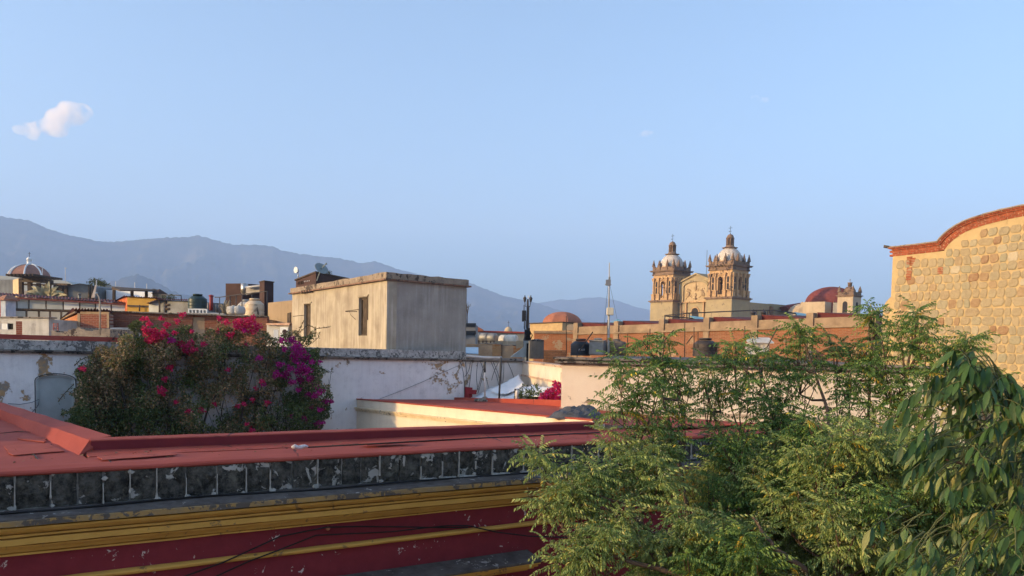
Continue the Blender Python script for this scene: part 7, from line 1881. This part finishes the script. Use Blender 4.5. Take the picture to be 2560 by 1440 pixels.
def bushlet(name, cu, cv, d, rx, rz, n, mat, lab, cat='plant', stem=None, L=.06):
    c = pt(cu, cv, d); root = thing(name, c - ZU * rz * (1.0 if stem is None else 1) , lab, cat)
    q = rdir(n) * (rng.random((n, 1)) ** .45) * np.array([rx, rx, rz]); q *= (1 + .25 * np.sin(q[:, :1] * 20))
    V, Fq = leaf_quads(np.array(c)[None] + q, unit(q + rdir(n) * .6 * rx), unit(rdir(n) + np.array([0, 0, .6])), rng.uniform(L * .7, L * 1.3, n), rng.uniform(L * .3, L * .5, n))
    o = link_mesh('foliage', fast_mesh('foliage', V - np.array(ORIG[root.name]), Fq, [mat]), root); tag(o, kind='stuff')
    b = MB()
    b.tube([c - ZU * (rz + (stem or .3)), c - ZU * rz * .3, c + ZU * rz * .5], [.03 * rx / .3, .025 * rx / .3, .008], 5); b.build('stem', M_vine, root)
M_topi = m_leaf('fresh_green_foliage', [(0, (.07, .10, .03)), (.5, (.12, .155, .045)), (1, (.18, .20, .07))], .6, .3)
bushlet('topiary', 337, 817, 20.6, .16, .16, 900, M_topi, 'little round light green bush on the white parapet left of the bougainvillea', stem=.22, L=.05)
M_dtree = m_leaf('distant_tree_foliage', [(0, (.05, .065, .025)), (1, (.12, .13, .05))], .7, .2)
bushlet('small_tree', 240, 706, 75, .75, .35, 350, M_dtree, 'sparse dusty tree top between the tent and the blue white house', 'tree', stem=6, L=.2)
bushlet('small_tree', 258, 711, 74, .5, .25, 200, M_dtree, 'second sparse tree top over the blue white house corner', 'tree', stem=6, L=.2)
bushlet('roof_plant', 815, 682, 47, .35, .12, 160, M_dtree, 'tuft of green leaves on the brown roof beside the dish', stem=.3, L=.12)
bushlet('roof_plant', 425, 745, 49.5, .35, .2, 200, M_dtree, 'dusty plant on the roof behind the grey metal shed', stem=.5, L=.12)
bushlet('palm_tuft', 588, 742, 60, .25, .55, 160, M_topi, 'narrow green plant left of the brown tower block', stem=2, L=.2)
bushlet('court_tree', 1330, 997, 22.6, .5, .35, 900, M_bg, 'dark green plant under the white awnings', stem=1.5, L=.1)
b = MB(); q = pt(1168, 790, 58)
for k in range(9): b.tube([q, pt(1168 + r.uniform(-2, 4), 770, 58), pt(1172 + r.uniform(-9, 9), r.uniform(752, 765), 58)], [.03, .025, .01], 4)
tag(b.build('dry_tree', M_oldwood), 'leafless pinkish little tree just right of the box room', 'tree')

# ---------------- feathery tree in front (pinnate leaves)
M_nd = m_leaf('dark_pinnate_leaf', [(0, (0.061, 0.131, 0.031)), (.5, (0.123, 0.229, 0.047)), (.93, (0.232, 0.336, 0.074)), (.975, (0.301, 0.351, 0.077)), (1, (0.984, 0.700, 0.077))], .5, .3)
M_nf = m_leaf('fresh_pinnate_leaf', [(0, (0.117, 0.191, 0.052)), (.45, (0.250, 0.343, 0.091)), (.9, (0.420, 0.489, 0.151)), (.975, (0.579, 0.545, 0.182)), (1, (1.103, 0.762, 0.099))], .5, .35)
M_ny = m_leaf('yellow_pinnate_leaf', [(0, (.40, .25, .02)), (1, (.55, .38, .04))], .5, .35)
def frond_arrays(seed):
    "one pinnate leaf along +X, hanging a little; local coordinates, metres"
    g = np.random.default_rng(seed); n = int(g.integers(6, 9)); Lr = g.uniform(.19, .28)
    P, D, Nn, L, Wd = [], [], [], [], []
    for i in range(n):
        s = .18 + .82 * i / (n - 1); x = Lr * s; z = -.28 * Lr * s ** 2
        for sg in (-1, 1):
            a = math.radians(g.uniform(50, 68)) * (1 - .25 * s)
            P.append((x, 0, z)); D.append((cos(a) * .8, sg * sin(a) * .8, -.62 + g.uniform(-.35, .25))); Nn.append((g.uniform(-.3, .4), sg * g.uniform(.3, .9), .75))
            L.append(g.uniform(.046, .064) * (1 - .25 * abs(s - .5))); Wd.append(L[-1] * g.uniform(.30, .38))
    P.append((Lr, 0, -.28 * Lr)); D.append((.9, 0, -.6)); Nn.append((0, 0, 1)); L.append(.05); Wd.append(.015)
    V, Fq = leaf_quads(np.array(P), np.array(D), np.array(Nn), np.array(L), np.array(Wd), .18)
    # thin midrib
    k = len(V); rib = []
    for s in np.linspace(0, 1, 4): rib += [(Lr * s, -.0022, -.28 * Lr * s ** 2), (Lr * s, .0022, -.28 * Lr * s ** 2)]
    V = np.concatenate([V, np.array(rib)]); f = []
    for i in range(3): a = k + 2 * i; f += [(a, a + 1, a + 3), (a, a + 3, a + 2)]
    return V, np.concatenate([Fq, np.array(f)])
FR = [frond_arrays(100 + i) for i in range(8)]
nt = thing('feathery_tree', Vector((4.4, 9.6, 0)), 'large feathery tree with pinnate leaves filling the lower right foreground', 'tree')
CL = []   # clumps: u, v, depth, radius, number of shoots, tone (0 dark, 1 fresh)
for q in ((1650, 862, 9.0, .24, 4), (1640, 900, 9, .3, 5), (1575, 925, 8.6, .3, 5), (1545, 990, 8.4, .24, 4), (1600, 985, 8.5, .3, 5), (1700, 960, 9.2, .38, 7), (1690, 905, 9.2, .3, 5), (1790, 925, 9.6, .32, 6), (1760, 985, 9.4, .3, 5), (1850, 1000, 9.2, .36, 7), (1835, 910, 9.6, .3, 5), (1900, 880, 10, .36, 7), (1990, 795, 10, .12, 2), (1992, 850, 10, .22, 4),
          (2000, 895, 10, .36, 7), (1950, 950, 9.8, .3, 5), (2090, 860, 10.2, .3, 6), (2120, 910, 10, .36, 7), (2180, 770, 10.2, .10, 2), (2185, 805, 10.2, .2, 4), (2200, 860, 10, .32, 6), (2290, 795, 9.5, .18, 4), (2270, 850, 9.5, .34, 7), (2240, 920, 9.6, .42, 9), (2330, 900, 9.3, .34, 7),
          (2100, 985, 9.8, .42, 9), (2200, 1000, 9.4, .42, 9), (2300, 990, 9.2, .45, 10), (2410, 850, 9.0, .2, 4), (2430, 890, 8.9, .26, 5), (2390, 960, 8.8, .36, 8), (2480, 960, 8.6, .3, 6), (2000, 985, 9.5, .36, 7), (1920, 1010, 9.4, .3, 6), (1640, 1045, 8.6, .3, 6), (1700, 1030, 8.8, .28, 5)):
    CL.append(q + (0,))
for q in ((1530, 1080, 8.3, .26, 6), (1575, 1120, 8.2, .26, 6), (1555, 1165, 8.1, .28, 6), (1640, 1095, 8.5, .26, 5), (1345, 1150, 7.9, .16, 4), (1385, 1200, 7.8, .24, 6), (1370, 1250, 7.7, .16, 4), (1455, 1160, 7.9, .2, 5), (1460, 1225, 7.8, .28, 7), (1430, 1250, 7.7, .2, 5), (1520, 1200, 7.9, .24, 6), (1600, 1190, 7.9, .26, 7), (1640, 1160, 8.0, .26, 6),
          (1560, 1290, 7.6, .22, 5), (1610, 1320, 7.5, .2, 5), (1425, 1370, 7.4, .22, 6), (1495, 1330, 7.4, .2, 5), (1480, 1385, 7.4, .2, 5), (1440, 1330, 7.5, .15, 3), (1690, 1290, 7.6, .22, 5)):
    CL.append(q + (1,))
r = random.Random(31)
for u_ in range(1630, 2640, 60):
    for v_ in range(1100, 1560, 52):
        lim = 1105 + max(0, 1830 - u_) * .0
        uu, vv = u_ + r.uniform(-25, 25), v_ + r.uniform(-22, 22)
        if uu < 1700 and 1150 < vv < 1335: continue
        if uu < 1640 - (vv - 1380) * .6 and vv < 1460: continue
        if r.random() < .06: continue
        CL.append((uu, vv, 7.0 + r.random() * 2.2 + (1440 - vv) * .0016, r.uniform(.26, .42), r.randint(9, 12), 1 if r.random() < .72 else 0))
tips = []   # (pos, tone)
pos0 = ORIG[nt.name]
fork = Vector((4.1, 9.2, 3.2))
b_tw = MB(); limbs = []
for (cu, cv, d, rad, ns, tone) in CL:
    c = pt(cu, cv, d)
    hub = c - ZU * rad * .9 + (fork - c).normalized() * .15
    for k in range(max(2, round(ns * (.72 if tone and cu < 1620 else 1)))):
        o_ = Vector((r.gauss(0, 1), r.gauss(0, 1), r.gauss(0, .9))); o_ = o_.normalized() * rad * r.random() ** .5
        tip = c + o_; tips.append((tip, tone))
        if tone or r.random() < .3: tips.append((hub + (tip - hub) * r.uniform(.45, .75) + Vector((r.gauss(0, .04), r.gauss(0, .04), r.gauss(0, .04))), tone))
        m_ = hub + (tip - hub) * .5 + Vector((r.uniform(-.05, .05), r.uniform(-.05, .05), -.04))
        b_tw.tube([hub, m_, tip], [.009, .007, .004], 4, cap=False)
    limbs.append((hub, rad))
# limbs: hubs joined to a few leaders
leaders = [((1610, 1440, 8.2), (1590, 1040, 8.6)), ((1760, 1450, 8.4), (1690, 1130, 8.8), (1640, 930, 9.0)), ((1905, 1440, 8.6), (1830, 1180, 9.0), (1760, 960, 9.4)), ((1990, 1450, 8.8), (1960, 1150, 9.4), (1900, 920, 9.9)), ((2092, 1440, 7.6), (2096, 1170, 8.2), (2060, 1000, 9.6), (1995, 810, 10)),
           ((2150, 1450, 9), (2165, 1120, 9.7), (2185, 790, 10.2)), ((2240, 1450, 8.8), (2235, 1120, 9.4), (2285, 800, 9.5)), ((2400, 1450, 8.2), (2390, 1100, 8.8), (2415, 860, 9.0)), ((1700, 1420, 7.6), (1560, 1260, 7.7), (1440, 1220, 7.8)), ((1720, 1440, 7.4), (1560, 1400, 7.4), (1440, 1360, 7.4)), ((2010, 1420, 7.2), (1935, 1370, 7.3), (1880, 1290, 7.6)), ((2520, 1450, 7.6), (2480, 1200, 8.2))]
lead_pts = []
trunk = MB(); trunk.tube([pos0, pos0 + Vector((-.05, .02, 1.4)), fork], [.24, .19, .16], 10); trunk.build('trunk', M_bark, nt)
for q in leaders:
    pp = [fork] + [pt(*x) for x in q]
    sm_ = []
    for i in range(len(pp) - 1):
        for s in np.linspace(0, 1, 7)[:-1]:
            j = .05 * mnoise.noise(Vector((i * 3 + s * 3, q[0][0] * .01, 0))); sm_.append(pp[i] + (pp[i + 1] - pp[i]) * s + Vector((j, j * .6, 0)))
    sm_.append(pp[-1]); n = len(sm_)
    mb = MB(); mb.tube(sm_, [.034 * (1 - i / n) ** 1.1 + .010 for i in range(n)], 7); mb.build('branch', M_bark, nt)
    lead_pts += sm_[5:]
for hub, rad in limbs:
    q = min(lead_pts, key=lambda p: (p - hub).length + max(0, p.z - hub.z) * 1.5)
    m_ = q + (hub - q) * .55 + Vector((r.uniform(-.08, .08), r.uniform(-.08, .08), -.10 * (hub - q).length))
    b_tw.tube([q, m_, hub], [.018, .014, .010], 5, cap=False)
o = b_tw.build('twigs', M_bark, nt); tag(o, kind='stuff')
fr = []
for tip, tone in tips:
    nf = r.randint(7, 9) if tone else r.randint(7, 9); a0 = r.random() * 6.28
    for k in range(nf):
        az = a0 + 2 * pi * k / nf + r.uniform(-.3, .3); el = r.gauss(.1, .42)
        d = Vector((cos(az) * cos(el), sin(az) * cos(el), sin(el)))
        z = Vector((0, 0, 1)) - d * d.z; z.normalize(); y = z.cross(d)
        roll = r.uniform(-.6, .6); z2 = z * cos(roll) + y * sin(roll); y2 = z2.cross(d)
        s = r.uniform(.8, 1.15)
        m3 = np.array([list(d), list(y2), list(z2)]).T * s
        fr.append((r.randrange(len(FR)), m3, np.array(tip), tone))
def seen(f):
    u_, v_ = proj(f[2]); return -40 < u_ < 2600 and v_ < 1470
order = sorted((i for i, f in enumerate(fr) if seen(f)), key=lambda i: fr[i][2][1])
top = set(order[:298])
fmesh = {}
for tone in (0, 1, 2):
    for k, (V, Fq) in enumerate(FR): fmesh[(tone, k)] = fast_mesh('leaf', V, Fq, [(M_nd, M_nf, M_ny)[tone]])
Vs, Fs, Ms, base = [], [], [], 0
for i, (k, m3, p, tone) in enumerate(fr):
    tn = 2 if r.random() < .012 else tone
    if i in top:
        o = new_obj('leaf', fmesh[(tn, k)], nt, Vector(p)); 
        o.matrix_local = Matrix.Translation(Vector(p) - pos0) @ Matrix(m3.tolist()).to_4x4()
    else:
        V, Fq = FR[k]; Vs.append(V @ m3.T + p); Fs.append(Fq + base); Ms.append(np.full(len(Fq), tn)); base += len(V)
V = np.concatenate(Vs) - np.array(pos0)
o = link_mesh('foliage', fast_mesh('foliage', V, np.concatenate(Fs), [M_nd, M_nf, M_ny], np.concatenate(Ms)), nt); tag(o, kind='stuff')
# pale blossom sprays
tp = np.array([list(t_) for t_, tone in tips if tone == 1]); tp = tp[rng.random(len(tp)) < .8]
P = np.repeat(tp, 26, 0) + rng.normal(size=(len(tp) * 26, 3)) * np.array([.07, .07, .06]) + np.array([0, -.03, .03]); n = len(P)
V, Fq = leaf_quads(P, rdir(n), rdir(n), rng.uniform(.010, .020, n), rng.uniform(.009, .017, n))
M_blos = m_leaf('pale_blossom', [(0, (.28, .27, .12)), (.5, (.42, .40, .2)), (1, (.55, .50, .32))], .7, .3)
o = link_mesh('blossom', fast_mesh('blossom', V - np.array(pos0), Fq, [M_blos]), nt); tag(o, kind='stuff')

# ---------------- big leaved tree close by at the right edge
M_al = m_leaf('broad_blue_green_leaf', [(0, (0.033, 0.078, 0.019)), (.5, (0.060, 0.114, 0.023)), (.85, (0.104, 0.164, 0.027)), (1, (0.244, 0.205, 0.038))], .45, .22, .5)
M_al2 = m_leaf('old_broad_leaf', [(0, (.12, .12, .06)), (.5, (.17, .16, .09)), (1, (.10, .13, .05))], .5, .25, .4)
# single leaflets shared between objects take their tone from the object
t = NT('broad_leaf_each'); oi = t.N('ShaderNodeObjectInfo')
c_ = t.ramp(oi.outputs['Random'], [(0, (0.030, 0.074, 0.024)), (.5, (0.054, 0.121, 0.034)), (.82, (0.089, 0.169, 0.038)), (.93, (0.148, 0.201, 0.049)), (1, (0.325, 0.321, 0.110))])
c_ = t.mix(t.ramp(t.noise(6, 4), [(.4, 0), (.7, .4)]), c_, (.06, .085, .045)); t.out(c_, .5, 0, .22)
tr = t.N('ShaderNodeBsdfTranslucent'); t.l.new(c_, tr.inputs['Color']); mx = t.N('ShaderNodeMixShader'); mx.inputs[0].default_value = .22
t.l.new(t.b.outputs[0], mx.inputs[1]); t.l.new(tr.outputs[0], mx.inputs[2]); t.l.new(mx.outputs[0], [n for n in t.n if n.type == 'OUTPUT_MATERIAL'][0].inputs['Surface']); M_each = t.m
def leaflet_arrays(seed):
    g = np.random.default_rng(seed); L = g.uniform(.105, .14); Wd = L * g.uniform(.25, .32); ns = 6; V = []; curl = g.uniform(.1, .35); tw = g.uniform(-.4, .4)
    for i in range(ns + 1):
        s = i / ns; w = Wd * .5 * (math.sin(pi * min(1, s ** .85)) ** .9 if s < 1 else 0) * (1 - .15 * s)
        x = L * s; z = -curl * L * s * s; a = tw * s
        V += [(x, -w * cos(a), z + .22 * w - w * sin(a)), (x, 0, z), (x, w * cos(a), z + .22 * w + w * sin(a))]
    Fq = [(3 * i + j, 3 * i + j + 1, 3 * i + j + 4, 3 * i + j + 3) for i in range(ns) for j in (0, 1)]
    return np.array(V), np.array(Fq)
LF = [leaflet_arrays(300 + i) for i in range(7)]
lmesh = [fast_mesh('leaf', V, Fq, [M_each], smooth=True) for V, Fq in LF]
at_ = thing('broad_leaf_tree', Vector((3.6, 4.9, 0)), 'close tree with broad drooping blue green leaves at the right edge', 'tree')
pa0 = ORIG[at_.name]
spots = []
r = random.Random(77)
OUT2 = [(2440, 885), (2475, 915), (2520, 985), (2570, 990), (2700, 960), (2700, 1250), (2640, 1290), (2500, 1270), (2420, 1230), (2340, 1240), (2330, 1180), (2290, 1110), (2285, 1055), (2330, 1010), (2365, 960), (2390, 915)]
OUT3 = [(2190, 1345), (2260, 1310), (2340, 1330), (2420, 1360), (2560, 1330), (2700, 1330), (2700, 1560), (2300, 1560), (2230, 1430)]
OUT4 = [(2360, 1230), (2700, 1250), (2700, 1360), (2420, 1370), (2350, 1320)]
def inpoly(poly, x, y):
    c = False; j = len(poly) - 1
    for i in range(len(poly)):
        (x0, y0), (x1, y1) = poly[i], poly[j]
        if (y0 > y) != (y1 > y) and x < (x1 - x0) * (y - y0) / (y1 - y0) + x0: c = not c
        j = i
    return c
for poly, n, dd in ((OUT2, 180, 4.5), (OUT4, 34, 4.55), (OUT3, 70, 4.3)):
    k = 0
    while k < n:
        x, y = r.uniform(2180, 2700), r.uniform(880, 1560)
        if inpoly(poly, x, y + 18): spots.append((x, y - 22, dd + r.uniform(-.35, .5))); k += 1
spots += [(2440, 892, 4.5), (2452, 905, 4.45), (2425, 905, 4.5), (2470, 915, 4.5)]
bt_ = MB(); lf = []
axisb = [pt(2700, 1560, 4.9), pt(2660, 1300, 4.85), pt(2610, 1100, 4.75), pt(2540, 980, 4.65)]
for (x, y, d) in spots:
    p = pt(x, y, d); az = r.random() * 6.28; hd = Vector((cos(az), sin(az), 0)) * .8 + Vector((-.35, -.25, 0)); hd.normalize()
    npair = r.randint(2, 3); Lr = r.uniform(.10, .16); rach = []
    for i in range(5):
        s = i / 4; rach.append(p + hd * Lr * s + ZU * (-.45 * Lr * s * s))
    bt_.tube(rach, .0028, 3, cap=False)
    q = min(axisb, key=lambda a: (a - p).length); dq_ = (q - p).normalized() * min(.22, (q - p).length); bt_.tube([p + dq_ - ZU * .05, p + dq_ * .5 - ZU * .008, p], [.006, .004, .003], 4, cap=False)
    side = Vector((-hd.y, hd.x, 0))
    for i in range(npair):
        s = .35 + .55 * i / max(1, npair - 1); b0 = p + hd * Lr * s - ZU * .45 * Lr * s * s
        for sg in (-1, 1):
            dn = (hd * .45 + side * sg * r.uniform(.5, .8) - ZU * r.uniform(.7, 1.3)).normalized(); lf.append((b0, dn, side * sg))
    lf.append((rach[-1], (hd * .6 - ZU * r.uniform(.8, 1.2)).normalized(), side * .01 + hd))
ob, st = [], []
for f in lf:
    u_, v_ = proj(f[0]); ob.append((f, -60 < u_ < 2590 and v_ < 1460))
cand = [f for f, k in ob if k]; r.shuffle(cand); cand.sort(key=lambda f: f[0].y); partl = cand[:298]; ids = {id(f) for f in partl}
Vs, Fs, base = [], [], 0
for f, k in ob:
    p, d, up = f; z = (up + Vector((0, -.4, .5))); z = (z - d * z.dot(d)).normalized(); y = z.cross(d); s = r.uniform(.74, 1.08)
    m3 = Matrix((d * s, y * s, z * s)).transposed(); kk = r.randrange(len(LF))
    if id(f) in ids:
        o = new_obj('leaf', lmesh[kk], at_, p); o.matrix_local = Matrix.Translation(p - pa0) @ m3.to_4x4()
    else:
        V, Fq = LF[kk]; Vs.append(V @ np.array(m3).T + np.array(p)); Fs.append(Fq + base); base += len(V)
o = link_mesh('foliage', fast_mesh('foliage', np.concatenate(Vs) - np.array(pa0), np.concatenate(Fs), [M_al], smooth=True), at_); tag(o, kind='stuff')
o = bt_.build('twigs', m_plain('green_twig', (.10, .11, .04), .7), at_); tag(o, kind='stuff')
b = MB(); b.tube([pa0, pa0 + Vector((-.1, 0, 3)), axisb[0], axisb[1], axisb[2], axisb[3]], [.12, .09, .022, .014, .010, .005], 8); b.build('trunk', M_bark, at_)
b = MB(); b.tube([pt(2560, 1195, 4.8), pt(2450, 1170, 4.6), pt(2360, 1148, 4.5)], [.02, .012, .006], 6); b.build('branch', M_bark, at_)
# hanging yellow seed keys
Pk, Dk = [], []
for (x, y) in ((2415, 1150), (2412, 1130), (2545, 1205), (2550, 1215), (2400, 1290), (2390, 1300), (2385, 1180), (2540, 1190)):
    for k in range(9):
        q = pt(x + r.uniform(-8, 8), y + r.uniform(-22, 16), 4.35); Pk.append(list(q)); Dk.append([r.uniform(-.15, .15), r.uniform(-.15, .15), -1])
n = len(Pk); V, Fq = leaf_quads(np.array(Pk), np.array(Dk), rdir(n), rng.uniform(.035, .055, n), rng.uniform(.007, .011, n))
o = link_mesh('seed_keys', fast_mesh('seed_keys', V - np.array(pa0), Fq, [m_leaf('yellow_seed_key', [(0, (.22, .22, .05)), (1, (.36, .33, .10))], .5, .3)]), at_); tag(o, kind='stuff')
